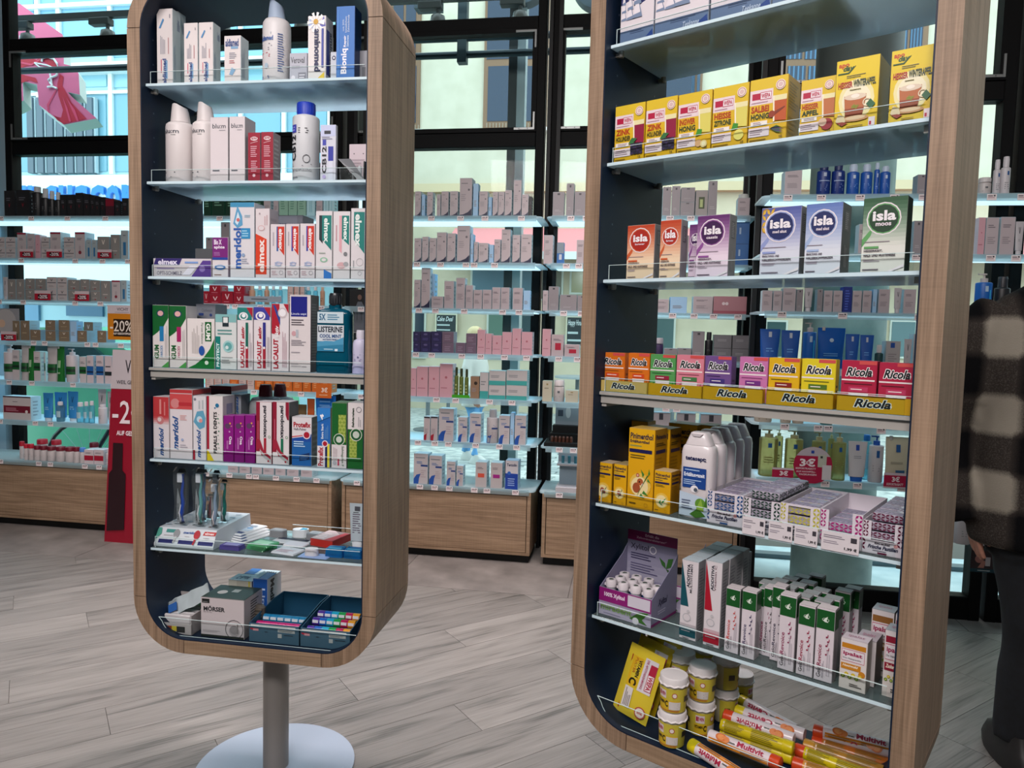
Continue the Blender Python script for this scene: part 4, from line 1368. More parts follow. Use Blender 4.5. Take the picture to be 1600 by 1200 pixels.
WPK = '#d9dade'
for k in range(4):
    flat('floss_pack', ['lowest', 'second', 'third', 'topmost'][k] + ' of the fanned white and blue sachets beside the toothbrush stand', 'pack', (393 - 2 * k, 840 - 4 * k), '#d8dde0', .003,
         [('r', .1, .05, .9, .2, '#20407c'), ('r', .08, .3, .92, .55, '#b8ccdc'), ('c', .5, .6, .2, '#6a9cc4'), ('l', .1, .7, .9, .9, 3, '#7c90a8')] if k == 3 else [('r', 0, .0, 1, .2, '#2c4c80')],
         zb=z + .0006 + k * .0042, w=.052, d=.115, rz=-.38 + .05 * k, group='fanned sachets')
flat('retainer_box', 'grey rounded case on a dark card, left of the white pod', 'case', (435, 838), '#85888c', .02, [('r', .1, .2, .9, .8, '#a0a4a8')], w=.05, d=.035, rz=-.2, round_=.012)
flat('floss_dispenser', 'white and aqua glossy pod on a card', 'floss', (470, 838), '#dfe6ea', .022, [('p', [(.5, .1), (.95, .3), (.9, .8), (.55, .9)], '#3c9cc0')], w=.05, d=.034, round_=.017, rz=.1)
flat('retainer_box', 'grey square case right of the white and aqua pod', 'case', (493, 843), '#7c8084', .02, [('r', .1, .2, .9, .8, '#b8c0c4'), ('l', .2, .3, .8, .7, 2, '#7c848c')], w=.045, d=.04, rz=-.15, round_=.006)
flat('card', 'white card with dark edge under the grey cases', 'card', (455, 846), '#cfd4d8', .002, [('r', 0, .6, 1, 1, '#20283c')], w=.11, d=.05, rz=-.12)
u = LF.on(518, 850, .08)[0]
P = on_z(517, 848, z)
o = carton_mesh(.075, .02, .09, '#a8201c', [('r', 0, 0, 1, 1, '#b42a20')], top='#8c7878', tops=[('p', [(0, 0), (.9, 0), (1, .5), (.3, 1), (0, 1)], '#c8b4b4'), ('p', [(.6, .0), (1, .0), (1, .9), (.8, .9)], '#b8202c'), ('l', .1, .1, .5, .7, 4, '#e8dcdc')]).build('care_product_box', loc=P, rz=LF.yaw - .22)
tag(o, 'flat bright red box lying in front of the upright gel tube', 'box')
squeeze_tube(LF, z, 543.5, 569, 787.5, .09, mat('#b8c4ca', .25), [('r', .3, .8, .7, .92, '#4a4c54'), ('l', .15, .2, .85, .74, 9, '#6c6474'), ('l', .2, .74, .8, .78, 1, '#2c2c34')], 'upright clear grey gel tube on its white cap, sixth shelf', capcol='#d4dade', caph=.03, thick=.42)
flat('floss_pack', 'purple blister pack at the front of the sixth shelf', 'pack', (363, 857), None, .012, [('r', .1, .15, .9, .85, '#8a86bc')], w=.062, d=.034, m=PURCLR, rz=-.05)
for k in range(4):
    flat('floss_pack', ['lowest', 'second', 'third', 'top'][k] + ' pale green blister pack of the stack at the shelf front', 'pack', (409 + k, 856 - 2 * k), None, .0042, [('r', .1, .2, .9, .8, '#9fd8b4')], w=.068, d=.055, m=GRNCLR, rz=-.35 + .04 * k, zb=z + .0006 + k * .0048, group='stacked green packs')
flat('plaster_pack', 'thin white sachet with faint pink print at the shelf front', 'pack', (450, 862), '#cfd0d8', .004, [('l', .1, .1, .9, .6, 5, '#c4a8b4')], w=.075, d=.055, rz=-.2)
flat('plaster_pack', 'thin plain white sachet behind the pink printed one', 'pack', (463, 851), '#dcdce4', .003, [], w=.065, d=.04, rz=-.1)
flat('card', 'pale blue card beneath the white floss pod', 'card', (492, 869), '#8ea4d4', .0018, [], w=.085, d=.04, rz=-.05)
flat('floss_dispenser', 'plain white floss pod on the pale blue card', 'floss', (487, 867), '#d8d0d4', .018, [], w=.038, d=.026, round_=.013, zb=z + .0026)
for k, x in enumerate((525, 554)):
    flat('floss_pack', ('left' if k == 0 else 'right') + ' of two turquoise blue plastic boxes at the right shelf front', 'pack', (x, 868 + k * 2), None, .022, [('r', .1, .1, .9, .5, '#2288b0')], w=.05, d=.038, m=BLUECLR, round_=.005)

# ---------- cabinet floor: mortar box, pill boxes
z = FLOORZ + .001
carton(LF, z, 314, 381.5, 933, .01, .1, '#c6bcbe', [('r', .02, .86, .2, .97, '#1c1e1e'), ('l', .04, .88, .18, .9, 1, '#a8a8a8'), T3('MÖRSER', .06, .66, .56, .8, '#26282c', 0, 'b'), T3('MIT PISTILL', .06, .62, .26, .65, '#8a8488', 0, ''), ('r', 0, 0, 1, .06, '#1f2622'), ('l', .04, .12, .5, .18, 2, '#a09a9c'), ('o', .78, .24, .21, .012, '#2c2c30'), ('c', .78, .2, .12, '#a49c9e'), ('c', .78, .23, .1, '#8c8688'), ('r', .85, .14, .87, .4, '#77706f')],
       'grey box reading MÖRSER with dark green lid', side='#b4acae', sops=[('l', .35, .3, .8, .9, 9, '#2c2c30')], top='#24352c', tops=[('c', .3, .45, .11, '#c8c4c0'), ('r', .48, .5, .64, .72, '#a8b0ac')])
# white tray of foil packs
P = LF.w(LF.on(283, 985, .06)[0], .085, z)
t = T('display_tray', 'open white tray of foil pill cutters left of the MÖRSER box', 'tray', P, LF.yaw)
q = MB()
for a, b, c, d, e, f in ((-.055, .055, -.06, .06, 0, .002), (-.055, .055, -.06, -.058, 0, .03), (-.055, -.053, -.06, .06, 0, .05), (.053, .055, -.06, .06, 0, .055), (-.055, .055, .058, .06, 0, .075)):
    q.box(a, b, c, d, e, f, '#b4acac')
draw(q, [('r', .3, .2, .45, .8, '#8c3a20'), ('r', .45, .3, .6, .8, '#c8b43c'), ('r', .6, .2, .85, .8, '#2c2c2c')], lambda x, y, l: (-.05 + x * .1, -.0603 - l * EPS, y * .028), .1, .03)
q.build('tray', t)
for k in range(5):
    q = MB()
    q.cbox(-.04, .04, -.004, .004, 0, .045, .003, '#c8c4c6')
    q.build('pill_box', t, (0, -.04 + .02 * k, .003))
q = MB()
FOIL = mat('#c0ccd0', .2, .1)
n = 9
vs, fs = [], []
for i in range(n):
    for j in range(4):
        vs.append((-.075 + .15 * i / (n - 1), -.024 + .016 * j, .004 * math.sin(i * 2.1 + j) + .0))
for i in range(n - 1):
    for j in range(3):
        a = i * 4 + j
        fs.append((a, a + 4, a + 5, a + 1))
q.mesh(vs + [(x, y, zz - .003) for x, y, zz in vs], fs + [tuple(reversed([a + len(vs) for a in f])) for f in fs], FOIL)
draw(q, [('r', .1, .2, .3, .7, '#2c60a8'), ('l', .1, .75, .35, .9, 2, '#5c6870')], lambda x, y, l: (-.075 + x * .15, -.024 + y * .048, .0062 + l * .0002), .15, .05)
o = q.build('foil_sachet', loc=LF.w(LF.on(292, 935, .07)[0], .07, z + .078), rot=(math.radians(58), math.radians(-28), LF.yaw), smooth=60)
tag(o, 'silver foil sachet with blue mark leaning on the white tray', 'sachet')
q = MB()
q.cbox(-.02, .02, -.008, .008, 0, .03, .005, GRNCLR)
tag(q.build('pill_cutter', loc=LF.w(LF.on(306, 955, .1)[0], .115, z + .052), rz=LF.yaw), 'small bright green pill cutter peeping from the white tray', 'pill cutter')
# Medi-7 boxes
med = [('r', 0, .5, .35, 1, '#b8b8ac'), T3('Medi-7', .05, .6, .8, .85, '#16181c', 0, 'b'), ('r', .0, .0, 1, .5, '#a8a8a0'), ('r', .86, 0, .92, 1, '#b4a83c')]
carton(LF, z, 357, 394, 906, .125, .055, '#a9a79c', med, 'pill box carton with black lettering on its grey front face', side='#153f80', top='#a8c4d4', tops=[T3('Medi-7', .2, .2, .7, .7, '#38628c', 180, 'b')])
carton(LF, z, 395, 418, 904, .11, .055, '#164a94', [T3('Lipa', .55, .3, .85, .8, '#b8ccec', -90, '')], 'deep blue box beside the grey front face with black lettering', side='#c4c6cc', sops=[T3('Medi-7', .3, .3, .75, .95, '#16181c', -90, 'b')], top='#1f68b4', tops=[('r', .0, 0, .35, 1, '#b8d4e4')])
carton(LF, z, 381, 427, 897, .19, .05, '#164a94', [], 'rear blue and white box showing its bright lid', side='#c4c6cc', top='#c8dce4', tops=[('r', 0, 0, .35, 1, '#1f68b4'), T3('Medi-7', .45, .2, .95, .7, '#20283c', 180, 'b')])
q = MB()
q.cbox(-.024, .024, -.012, .012, 0, .075, .01, '#4c4640')
for k in range(6):
    q.box(-.02, .02, -.0135, -.012, .012 + k * .01, .016 + k * .01, '#6a6258')
tag(q.build('pill_grinder', loc=LF.w(LF.on(402, 950, .1)[0], .1, z), rz=LF.yaw), 'dark ribbed grinder standing behind the grey MÖRSER box', 'grinder')
RB = ['#4a2a90', '#1c5cb8', '#1c9cc0', '#1f9448', '#b01f50', '#d8962c']


def pill_tray(x0, x1, yt, label, kind):
    w, h, p = ring_fit(LF, z, x0, x1, yt, .008, .2)
    t = T('counter_tray', label, 'tray', p, LF.yaw)
    hw = w / 2
    q = MB()
    BLU = mat('#1b4a66', .45)
    q.box(-hw, hw, -.1, .1, 0, .002, BLU)
    q.box(-hw, hw, -.1, -.098, 0, h, BLU)
    hb = h + .018
    for s in (-1, 1):
        a, b = sorted((s * hw, s * (hw - .002)))
        q.loft([[(a, -.1, 0), (a, .1, 0), (a, .1, hb), (a, .04, hb), (a, -.1, h)], [(b, -.1, 0), (b, .1, 0), (b, .1, hb), (b, .04, hb), (b, -.1, h)]], BLU)
    q.box(-hw, hw, .098, .1, 0, hb, BLU)
    draw(q, [('r', 0, 0, 1, 1, '#3c5c70'), ('r', .03, .84, .93, .94, '#c0c4c4'), ('l', .2, .86, .8, .92, 1, '#8a9294'), ('p', [(.02, .68), (.1, .6), (.18, .6), (.18, .72), (.02, .74)], '#b01838'), ('r', .08, .6, .19, .71, '#c88c94'), ('r', .58, .62, .92, .78, '#a8acac'), ('l', .6, .64, .88, .74, 2, '#4c5456'), ('r', .58, .32, .66, .54, '#a8acac'), ('r', .32, .56, .38, .6, '#16202c'), ('l', .7, .44, .92, .54, 1, '#20303c')], lambda x, y, l: (-hw + x * w, -.1003 - l * EPS, y * h), w, h)
    q.build('tray', t)
    if kind:
        rows = [(-.07, h - .008), (-.035, h + .002), (0, h + .008)]
    else:
        rows = [(-.07, h - .008), (-.03, h - .004)]
    for k, (y, zz) in enumerate(rows):
        po = T('pill_organizer', ('front' if k == 0 else 'middle' if k == 1 and kind else 'rear') + (' rainbow coloured weekly pill tube in the right blue tray' if kind else (' pink' if k == 0 else ' blue') + ' weekly pill tube in the left blue tray'), 'pill box', p + LF.ux * 0 + LF.dn * y + Vector((0, 0, zz - .02)), LF.yaw, 'pill tubes in the blue trays')
        n = 6
        for i in range(n):
            col = RB[i] if kind else ('#b01f6a' if k == 0 else '#1c78a8')
            a, b = -hw + .008 + (w - .016) * i / n, -hw + .008 + (w - .016) * (i + 1) / n - .0006
            q = MB()
            q.loft([[(xx, .0115 * math.cos(2 * math.pi * j / 14), .0115 + .0115 * math.sin(2 * math.pi * j / 14)) for j in range(14)] for xx in (a, b)], mat(col, .2))
            q.box(a + .002, b - .002, -.0125, -.0095, .012, .019, mat('#d8e4ec' if not kind else '#e8e8f0', .3) if k or not kind else mat('#b8c8e8', .3))
            q.build('compartment', po, smooth=50)


pill_tray(389.5, 467, 973, 'left dark blue counter tray with pink and blue pill tubes', 0)
pill_tray(469.5, 546.5, 981, 'right dark blue counter tray with rainbow pill tubes', 1)
# ================================================================ RIGHT CABINET
F = RF
z = RZ[0]
SNOW = '#d8cfd4'


def tree(x, y, s):
    o = []
    for k in range(4):
        yy = y + s * (.1 + .2 * k)
        hw = s * (.15 - .03 * k)
        o += [('p', [(x - hw, yy), (x + hw, yy), (x, yy + s * .34)], '#7484a0'), ('p', [(x - hw * .9, yy + s * .05), (x + hw * .6, yy + s * .07), (x, yy + s * .33)], '#e0d8de')]
    return o


def winter(k):
    o = [('r', 0, 0, 1, 1, '#141c58'), ('p', [(0, .2), (1, .2), (1, .64), (.6, .56), (.3, .66), (0, .6)], SNOW), ('r', 0, 0, 1, .2, '#5f7396'), ('p', [(0, 0), (.7, 0), (.98, .14), (.98, .1), (1, 0)], '#123a86'), ('l', .3, .13, .8, .18, 2, '#2a3c60')]
    o += tree(.1, .3, .6) + tree(.3, .28, .75) + tree(.52, .26, 1.0)
    o += [T3('WINTER', .62, .52, .92, .6, '#3a3c48'), T3('Zauberhut', .56, .43, .96, .52, '#8c6c7c', 0, 'i'), T3('Teekanne', .55, .02, .85, .1, '#c8d0e4', 0, 'i')] if k else []
    return o


wx = [(968, 1021), (1022, 1107), (1109, 1209)]
us = [(F.u_at(a, F.df + .014, z), F.u_at(b, F.df + .014, z)) for a, b in wx]
stepu = us[2][0] - us[1][0]
us[2] = (us[2][0], us[2][0] + stepu - .001)
us += [(us[2][0] + stepu, us[2][0] + stepu * 1.98)]
for row in range(2):
    for k, (a, b) in enumerate(us):
        w, h, d = (b - a) - .001, .135, .075
        if k == 3 and b > .6:
            b = min(b, .6)
            w = b - a
        o = carton_mesh(w, h, d, '#b0b4c0', winter(k) if row == 0 else (), side='#9aa0ae').build('tea_box', loc=F.w((a + b) / 2, F.df + .014 + d / 2 + row * .085, z + .0006), rz=F.yaw)
        tag(o, ['leftmost', 'second', 'third', 'rightmost'][k] + (' snowy forest tea box in the front row of the top shelf' if row == 0 else ' tea box in the hidden rear row of the top shelf'), 'box', 'snowy tea boxes on the top shelf')

z = RZ[1]
YL = '#d9ac0a'


def wepa(l1, l2, c2, drink, fruit, cream='#e6dca8', lw=1.0):
    return [('g', 0, 0, 1, 1, '#d8a804', '#dcbc28', 6), ('r', .0, .6, .62, .83, '#e4d0d4'), ('r', .06, .68, .28, .78, '#b00c3c'), ('r', .28, .67, .58, .79, '#b00c3c'), ('r', .29, .68, .57, .78, '#e8dade'), T3('WEPA', .31, .695, .55, .765, '#b00c3c'), ('l', .05, .62, .5, .65, 1, '#b890a0'),
            T3(l1, .05, .48, .05 + .48 * lw, .58, '#b0360e'), T3(l2, .05, .37, .54, .46, c2), ('r', .05, .27, .5, .34, '#e8e0d8'), ('l', .12, .28, .44, .33, 2, '#7a5c6c'), ('r', 0, .1, .56, .24, '#e4d4d8'), ('l', .04, .12, .5, .22, 3, '#8c7480'), ('l', .04, .03, .5, .07, 1, '#8c6c08'),
            ('c', .82, .86, .13, '#e8dcd0'), ('o', .82, .86, .11, .02, '#c07a7a'), ('c', .82, .86, .06, '#d8b8b4'), ('p', [(.66, .32), (1, .3), (1, .68), (.64, .68)], drink), ('p', [(.64, .62), (1, .62), (1, .7), (.63, .7)], cream), ('p', [(.66, .3), (.7, .3), (.67, .7), (.63, .7)], '#efe6cc')] + fruit + [T3('10', .84, .04, .92, .08, '#5a4408')]


berry = [('c', .62 + .1 * (i % 4), .14 + .045 * (i // 4), .055, '#231c34' if i % 3 else '#3a2c50') for i in range(16)] + [('p', [(.5, .3), (.62, .4), (.8, .38), (.66, .3)], '#2f6a38')]
mint = [('p', [(.56, .26), (.62, .38), (.76, .36), (.74, .28)], '#3a8a24')]
ging = mint + [('c', .66, .14, .1, '#d8a878'), ('c', .82, .12, .1, '#e8d090'), ('c', .82, .12, .06, '#f0e4b8')]
hon = [('p', [(.52, .36), (.7, .46), (.96, .52), (.96, .5), (.7, .4)], '#7a2c14'), ('c', .62, .42, .09, '#8c3418')] + [('p', [(.58, .2), (.76, .16 + .02 * k), (.94, .1 + .02 * k), (.76, .13 + .02 * k)], '#5a3c7c' if k % 2 else '#4a6a34') for k in range(5)]
app = [('c', .8, .18, .17, '#98202c'), ('c', .68, .22, .12, '#d8b49c')]
cran = '#8c0c38'
dat = [((958.8, 1006), 168.5, ('ZINK', 'HOLUNDER', '#3a3a10', cran, berry), 'leftmost yellow tea box reading ZINK HOLUNDER with elderberries'),
       ((1006.8, 1056), 159, ('ZINK', 'HOLUNDER', '#3a3a10', cran, berry), 'second yellow tea box reading ZINK HOLUNDER with elderberries'),
       ((1056.8, 1110), 150, ('INGWER', 'HONIG', '#1c3a18', '#d8cc60', ging), 'yellow tea box reading INGWER HONIG with ginger'),
       ((1110.8, 1167), 139.5, ('HEISSE', 'ZITRONE', '#1c3a18', '#d8cc60', mint + [('c', .78, .18, .14, '#e8dc70')]), 'yellow tea box reading HEISSE ZITRONE'),
       ((1168, 1228), 127.5, ('SALBEI', 'HONIG', '#1c3a18', '#b8501c', hon), 'yellow tea box reading SALBEI HONIG with honey dipper'),
       ((1247.7, 1303), 128, ('HEISSER', 'APFEL', '#1c3a18', '#b86a38', app), 'yellow tea box reading HEISSER APFEL, partly covered')]
for (x0, x1), yt, a, lb in dat:
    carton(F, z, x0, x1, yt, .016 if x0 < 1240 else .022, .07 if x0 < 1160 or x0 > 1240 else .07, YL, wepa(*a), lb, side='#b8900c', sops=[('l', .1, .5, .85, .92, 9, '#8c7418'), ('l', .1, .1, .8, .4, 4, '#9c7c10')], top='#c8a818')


def apo():
    return [('g', 0, 0, 1, 1, '#dcb800', '#e0c400', 4), ('c', .5, .42, .42, '#e8dca0', 1.2), ('c', .5, .42, .34, '#ece4c4', 1.1), T3('apo', .05, .88, .3, .95, '#c03c0c'), T3('day', .16, .82, .42, .92, '#1c4a18', 0, 'bi'), ('p', [(.04, .8), (.3, .8), (.46, .9), (.44, .9), (.28, .82), (.04, .82)], '#1c4a18'),
            ('l', .25, .73, .75, .78, 2, '#7c7440'), T3('HEISSER', .06, .6, .4, .69, '#a82018'), T3('WINTERAPFEL', .42, .6, .94, .7, '#2a3a20'), ('l', .34, .55, .64, .575, 1, '#7c7440'),
            ('p', [(.26, .18), (.66, .18), (.74, .48), (.22, .48)], '#b0602c'), ('c', .48, .46, .26, '#dcc8b0', .3), ('c', .48, .47, .1, '#f0e4d4', .5), ('p', [(.26, .2), (.66, .2), (.7, .3), (.24, .3)], '#8c3c14'), T3('day', .4, .28, .58, .36, '#7c8c1c', 0, 'bi'), ('o', .76, .36, .1, .025, '#e0d0b0'), ('p', [(.74, .33), (.86, .26), (.96, .32), (.84, .4)], '#1f5c34'), ('c', .5, .15, .32, '#c8905c', .22), ('c', .5, .16, .24, '#e4c49c', .2), ('p', [(.04, .14), (.1, .24), (.24, .2), (.28, .12), (.14, .08)], '#e0cca4'), ('p', [(.06, .12), (.2, .06), (.34, .1), (.2, .12)], '#98301c'), ('l', .3, .03, .7, .06, 1, '#8c6c08'), ('r', .82, .02, .97, .14, '#e8d8dc'), ('r', .84, .03, .89, .08, '#b00c3c')]


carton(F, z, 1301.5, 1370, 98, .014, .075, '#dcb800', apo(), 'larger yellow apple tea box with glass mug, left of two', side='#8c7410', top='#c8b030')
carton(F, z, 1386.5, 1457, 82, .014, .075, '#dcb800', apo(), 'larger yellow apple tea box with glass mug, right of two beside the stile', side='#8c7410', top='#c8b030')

z = RZ[2]


def isla(c1, c2, c3, sub, l1, l2, cc, extra=()):
    return [('r', 0, 0, 1, .36, c3), ('g', 0, .36, 1, 1, c3, c1, 12), ('p', [(0, .45), (.25, .62), (.2, .5), (0, .34)], c2)] + list(extra) + [('c', .48, .72, .4, '#e6dce0'), ('c', .48, .72, .37, c2), ('c', .48, .72, .34, cc), ('c', .48, .78, .24, c2, .5), ('c', .48, .74, .3, cc, .8), T3('isla', .22, .69, .76, .83, '#ece6ea'), T3(sub, .3, .62, .66, .665, '#e0d4dc'),
                                                                                                      ('l', .06, .4, .7, .42, 1, '#8c7c88'), ('r', .06, .32, .4, .35, c2), T3(l1, .06, .27, .5, .305, '#3c2c3c'), T3(l2, .06, .21, .8, .25, '#3c2c3c'), ('l', .06, .14, .45, .18, 2, '#9c8c9c'), ('p', [(.6, .0), (1, .1), (1, .06), (.7, 0)], '#e8e0e4'), ('l', .05, .02, .5, .05, 1, '#5c4c5c')]


bc = [('r', .25, .62, .75, .9, '#5a565c'), ('l', .3, .64, .7, .88, 9, '#a09ca0'), ('l', .3, .1, .6, .5, 2, '#8c888c', 1)]
hc = [('k', 0, .62, .34, 1, 3, 4, '#b8881c'), ('k', .02, .64, .32, .98, 3, 4, '#d8b03c')]
carton(F, z, 977.8, 1021, 354, .016, .035, '#d8b8a8', isla('#b83c1c', '#c85a2c', '#ecd0b0', 'Ingwer', 'HEISERKEIT,', 'HALS- UND HUSTENREIZ', '#a82418'), 'orange pastille box with round red emblem, leftmost on the third shelf', side='#7a7478', sops=bc)
carton(F, z, 1029, 1062, 346, .02, .03, '#d8b8a8', isla('#b83c1c', '#c85a2c', '#ecd0b0', 'Ingwer', 'HEISERKEIT,', 'HALS- UND HUSTENREIZ', '#a82418'), 'orange pastille box with round red emblem, second and narrower', side='#8a868a', sops=bc)
carton(F, z, 1074, 1098, 352, .05, .03, '#c8b0c8', isla('#5c2464', '#7c4484', '#d8c4d4', 'cassis', 'HEISERKEIT,', 'HALS- UND', '#3c1450'), 'purple pastille box half hidden behind another', side='#6c666c')
carton(F, z, 1086, 1137, 339, .016, .035, '#c8b0c8', isla('#5c2464', '#8a4c90', '#e6d4e2', 'cassis', 'HEISERKEIT,', 'HALS- UND HUSTENREIZ', '#3a1248'), 'purple pastille box standing in front', side='#7a767a', sops=bc)
carton(F, z, 1185.5, 1248, 327, .016, .035, '#b8bcd4', isla('#4a549c', '#8c98c8', '#d4d6e2', 'med akut', 'ERKÄLTUNGS- UND', 'HALSBESCHWERDEN', '#16225c', hc), 'blue pastille box with honeycomb corner', side='#7a7c84', sops=bc)
carton(F, z, 1254.5, 1312.5, 321, .016, .055, '#b8bcd4', isla('#5a74b4', '#9cb0d4', '#d6dae4', 'med akut', 'ERKÄLTUNGS- UND', 'HALSBESCHWERDEN', '#16225c'), 'blue pastille box with cloudy top and no honeycomb', side='#3c4048', sops=bc, top='#23305c')
carton(F, z, 1343, 1413, 312, .016, .04, '#c4ccc0', isla('#1c4c2a', '#5c9c5c', '#dcdcd4', 'moos', 'HEISERKEIT,', 'HALS- UND HUSTENREIZ', '#123a1e'), 'green pastille box at right of the third shelf', side='#16301c', top='#2c5434')

z = RZ[3]


def rico(c, cd, hd, fr_, sub):
    return [('r', 0, 0, 1, 1, c), ('r', .04, .62, .96, .92, c), ('p', [(.0, .6), (.96, .6), (.96, .63), (0, .63)], '#e8dcdc'), ('r', .5, .93, 1, 1, '#c84a48'), ('t', 'Ricola', .12, .69, .88, .87, '#141418', 0, 'bio'), ('l', .08, .52, .92, .56, 1, cd), ('r', .22, .38, .78, .48, hd), ('l', .28, .41, .72, .45, 1, '#e8dcdc'), ('p', [(.28, 0), (.74, 0), (.8, .36), (.22, .36)], '#ddd4d6'), ('c', .5, .17, .15, fr_, .8), ('c', .46, .2, .05, '#e8c8b8'), ('p', [(.05, .2), (.2, .34), (.12, .14)], cd), ('p', [(.84, .2), (.95, .36), (.9, .12)], cd)]


rc = [((937.8, 975), 551, '#cf6a10', '#8c4408', '#c84418', '#d8781c', 'orange'), ((980, 1013.5), 552, '#cf6a10', '#8c4408', '#c84418', '#d8781c', 'orange'), ((1014.2, 1054), 554, '#4f9450', '#22582a', '#8c1838', '#8c0c34', 'green'), ((1055, 1098), 555, '#d07c8c', '#8c3c54', '#3c7440', '#98103c', 'pink'),
      ((1099, 1141), 556.5, '#6a4a86', '#3c2458', '#3c2c74', '#b04a30', 'purple'), ((1153, 1197.5), 558, '#c070a4', '#7c3468', '#6c2c7c', '#d8a014', 'orchid pink'), ((1198.4, 1247), 559.5, '#d8aa08', '#5c5008', '#7c1c18', '#7c1418', 'yellow'), ((1249.5, 1303), 561, '#d8c41c', '#5c6010', '#4c6c1c', '#d8b81c', 'lemon yellow'),
      ((1311.5, 1367), 563.5, '#a8143c', '#5c0c20', '#b8345c', '#b01424', 'crimson'), ((1369.5, 1427), 567, '#a8143c', '#5c0c20', '#b8345c', '#b01424', 'crimson')]
for k, ((x0, x1), yt, c, cdk, hd, fr_, nm) in enumerate(rc):
    pos = {0: ', leftmost on the shelf', 1: ', second on the shelf', 8: ', left of the last two', 9: ', last beside the stile'}.get(k, '')
    carton(F, z, x0, x1, yt, .021, .024, c, rico(c, cdk, hd, fr_, ''), nm + ' herb sweets box' + pos, side=c, top=c, sops=[('l', .2, .1, .8, .5, 4, cdk)], name='sweets_box')
rt = [((938, 1011), 593.5), ((1013, 1096), 598.5), ((1098, 1191), 602.5), ((1197, 1301), 609), ((1307, 1423), 616.5)]
for k, ((x0, x1), yt) in enumerate(rt):
    w, h, p = ring_fit(F, z, x0, x1, yt, .0065, .16)
    t = T('counter_tray', ['pale yellow sweets tray at the left end', 'golden sweets tray under the green and pink boxes', 'golden sweets tray under the purple and orchid boxes', 'golden sweets tray under the two yellow boxes', 'golden sweets tray under the two crimson boxes'][k], 'tray', p, F.yaw, 'sweets trays on the fourth shelf')
    q = MB()
    col = '#c8a848' if k == 0 else '#cf9a08'
    hw = w / 2
    q.box(-hw, hw, -.08, -.0785, 0, h, col)
    q.box(-hw, hw, -.08, .08, 0, .0012, col)
    for s in (-1, 1):
        a, b = sorted((s * hw, s * (hw - .0012)))
        q.box(a, b, -.0785, .08, 0, h, col)
    draw(q, [('r', 0, 0, 1, 1, col), ('r', .02, .05, .98, .96, '#d8b468' if k == 0 else '#d8a00c'), ('t', 'Ricola', .24, .28, .74, .82, '#141418', 0, 'bio')], lambda x, y, l: (-hw + x * w, -.0803 - l * EPS, y * h), w, h)
    q.build('tray', t)
    q = MB()
    q.box(-hw, hw, -.0822, -.0812, 0, h + .004, ACRYL)
    q.box(-hw, hw, -.0822, -.0812, h + .004, h + .0048, EDGE)
    q.build('clear_divider', t)

z = RZ[4]


def pini(big, kid=True):
    fz = [('c', .5, .3, .42, '#e0b84c'), ('c', .48, .28, .34, '#e8d49c')]
    if kid and big:
        fz += [('c', .36, .26, .15, '#9c4c28', 1.2), ('c', .5, .34, .12, '#a8562c'), ('c', .4, .42, .07, '#a8562c'), ('c', .4, .42, .04, '#d8a494'), ('c', .48, .34, .03, '#2c1810'), ('c', .6, .31, .04, '#e8d8c8'), ('p', [(.38, .14), (.44, .2), (.8, .42), (.78, .44)], '#3c6c2c'), ('p', [(.6, .4), (.52, .5), (.66, .44)], '#3c7c2c'), ('p', [(.78, .36), (.92, .34), (.8, .4)], '#3c7c2c'), ('p', [(.8, .42), (.84, .52), (.88, .46)], '#3c7c2c'), ('p', [(.6, .2), (.84, .18), (.66, .24)], '#3c7c2c'), ('p', [(.5, .16), (.7, .14), (.56, .2)], '#3c7c2c')]
    elif kid:
        fz += [('c', .44, .3, .13, '#9c4c34', 1.2), ('c', .56, .26, .09, '#8c3c44'), ('p', [(.4, .2), (.7, .4), (.72, .38), (.44, .18)], '#5c6c3c')]
    else:
        fz += [('p', [(.3, .24), (.46, .34), (.44, .2)], '#3c8c4c'), ('p', [(.44, .22), (.62, .26), (.78, .38), (.6, .32)], '#3c8c4c'), ('p', [(.4, .2), (.6, .18), (.5, .22)], '#2c6c5c')]
    return [('g', 0, 0, 1, 1, '#d89a04', '#dca808', 3), T3('Pinimenthol', .05, .87, .94, .945, '#1c1c38'), T3('Erkältungsbad' if big else 'Erkältungssalbe', .05, .81, .8, .86, '#1c1c38'), ('l', .05, .77, .6, .8, 1, '#7c8c54' if kid else '#4c4c38'), ('r', .03, .7, .92, .745, '#16164a'), ('l', .08, .62, .74, .68, 2, '#5c4c10')] + fz + [('r', 0, 0, 1, .02, '#b8860c'), ('o', .76, .06, .07, .012, '#a87c10'), ('l', .1, .05, .4, .08, 1, '#5c4408')]


sp = [('r', .1, .7, .9, .745, '#16164a'), ('l', .1, .12, .9, .66, 12, '#8c6408'), T3('Pinimenthol', .08, .88, .94, .94, '#1c1c38'), ('l', .1, .79, .9, .84, 2, '#3c3410')]
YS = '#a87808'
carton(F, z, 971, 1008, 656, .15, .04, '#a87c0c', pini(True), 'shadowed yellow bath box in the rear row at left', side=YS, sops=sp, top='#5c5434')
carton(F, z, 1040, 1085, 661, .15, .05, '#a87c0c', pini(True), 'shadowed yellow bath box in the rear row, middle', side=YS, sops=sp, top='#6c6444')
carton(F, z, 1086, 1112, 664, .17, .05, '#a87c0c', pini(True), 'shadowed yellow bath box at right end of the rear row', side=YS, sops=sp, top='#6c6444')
carton(F, z, 929.6, 955, 721.5, .014, .04, '#d89a04', pini(False), 'small yellow salve box at the far left, front row', side=YS, sops=sp, top='#b8a488')
carton(F, z, 957.3, 978, 725, .014, .05, '#d89a04', pini(False), 'small yellow salve box touching the large koala box', side=YS, sops=sp, top='#a89468')
carton(F, z, 1000, 1043, 667, .075, .055, '#d89a04', pini(True), 'large yellow bath box directly behind the koala box', side=YS, sops=sp, top='#a8945c')
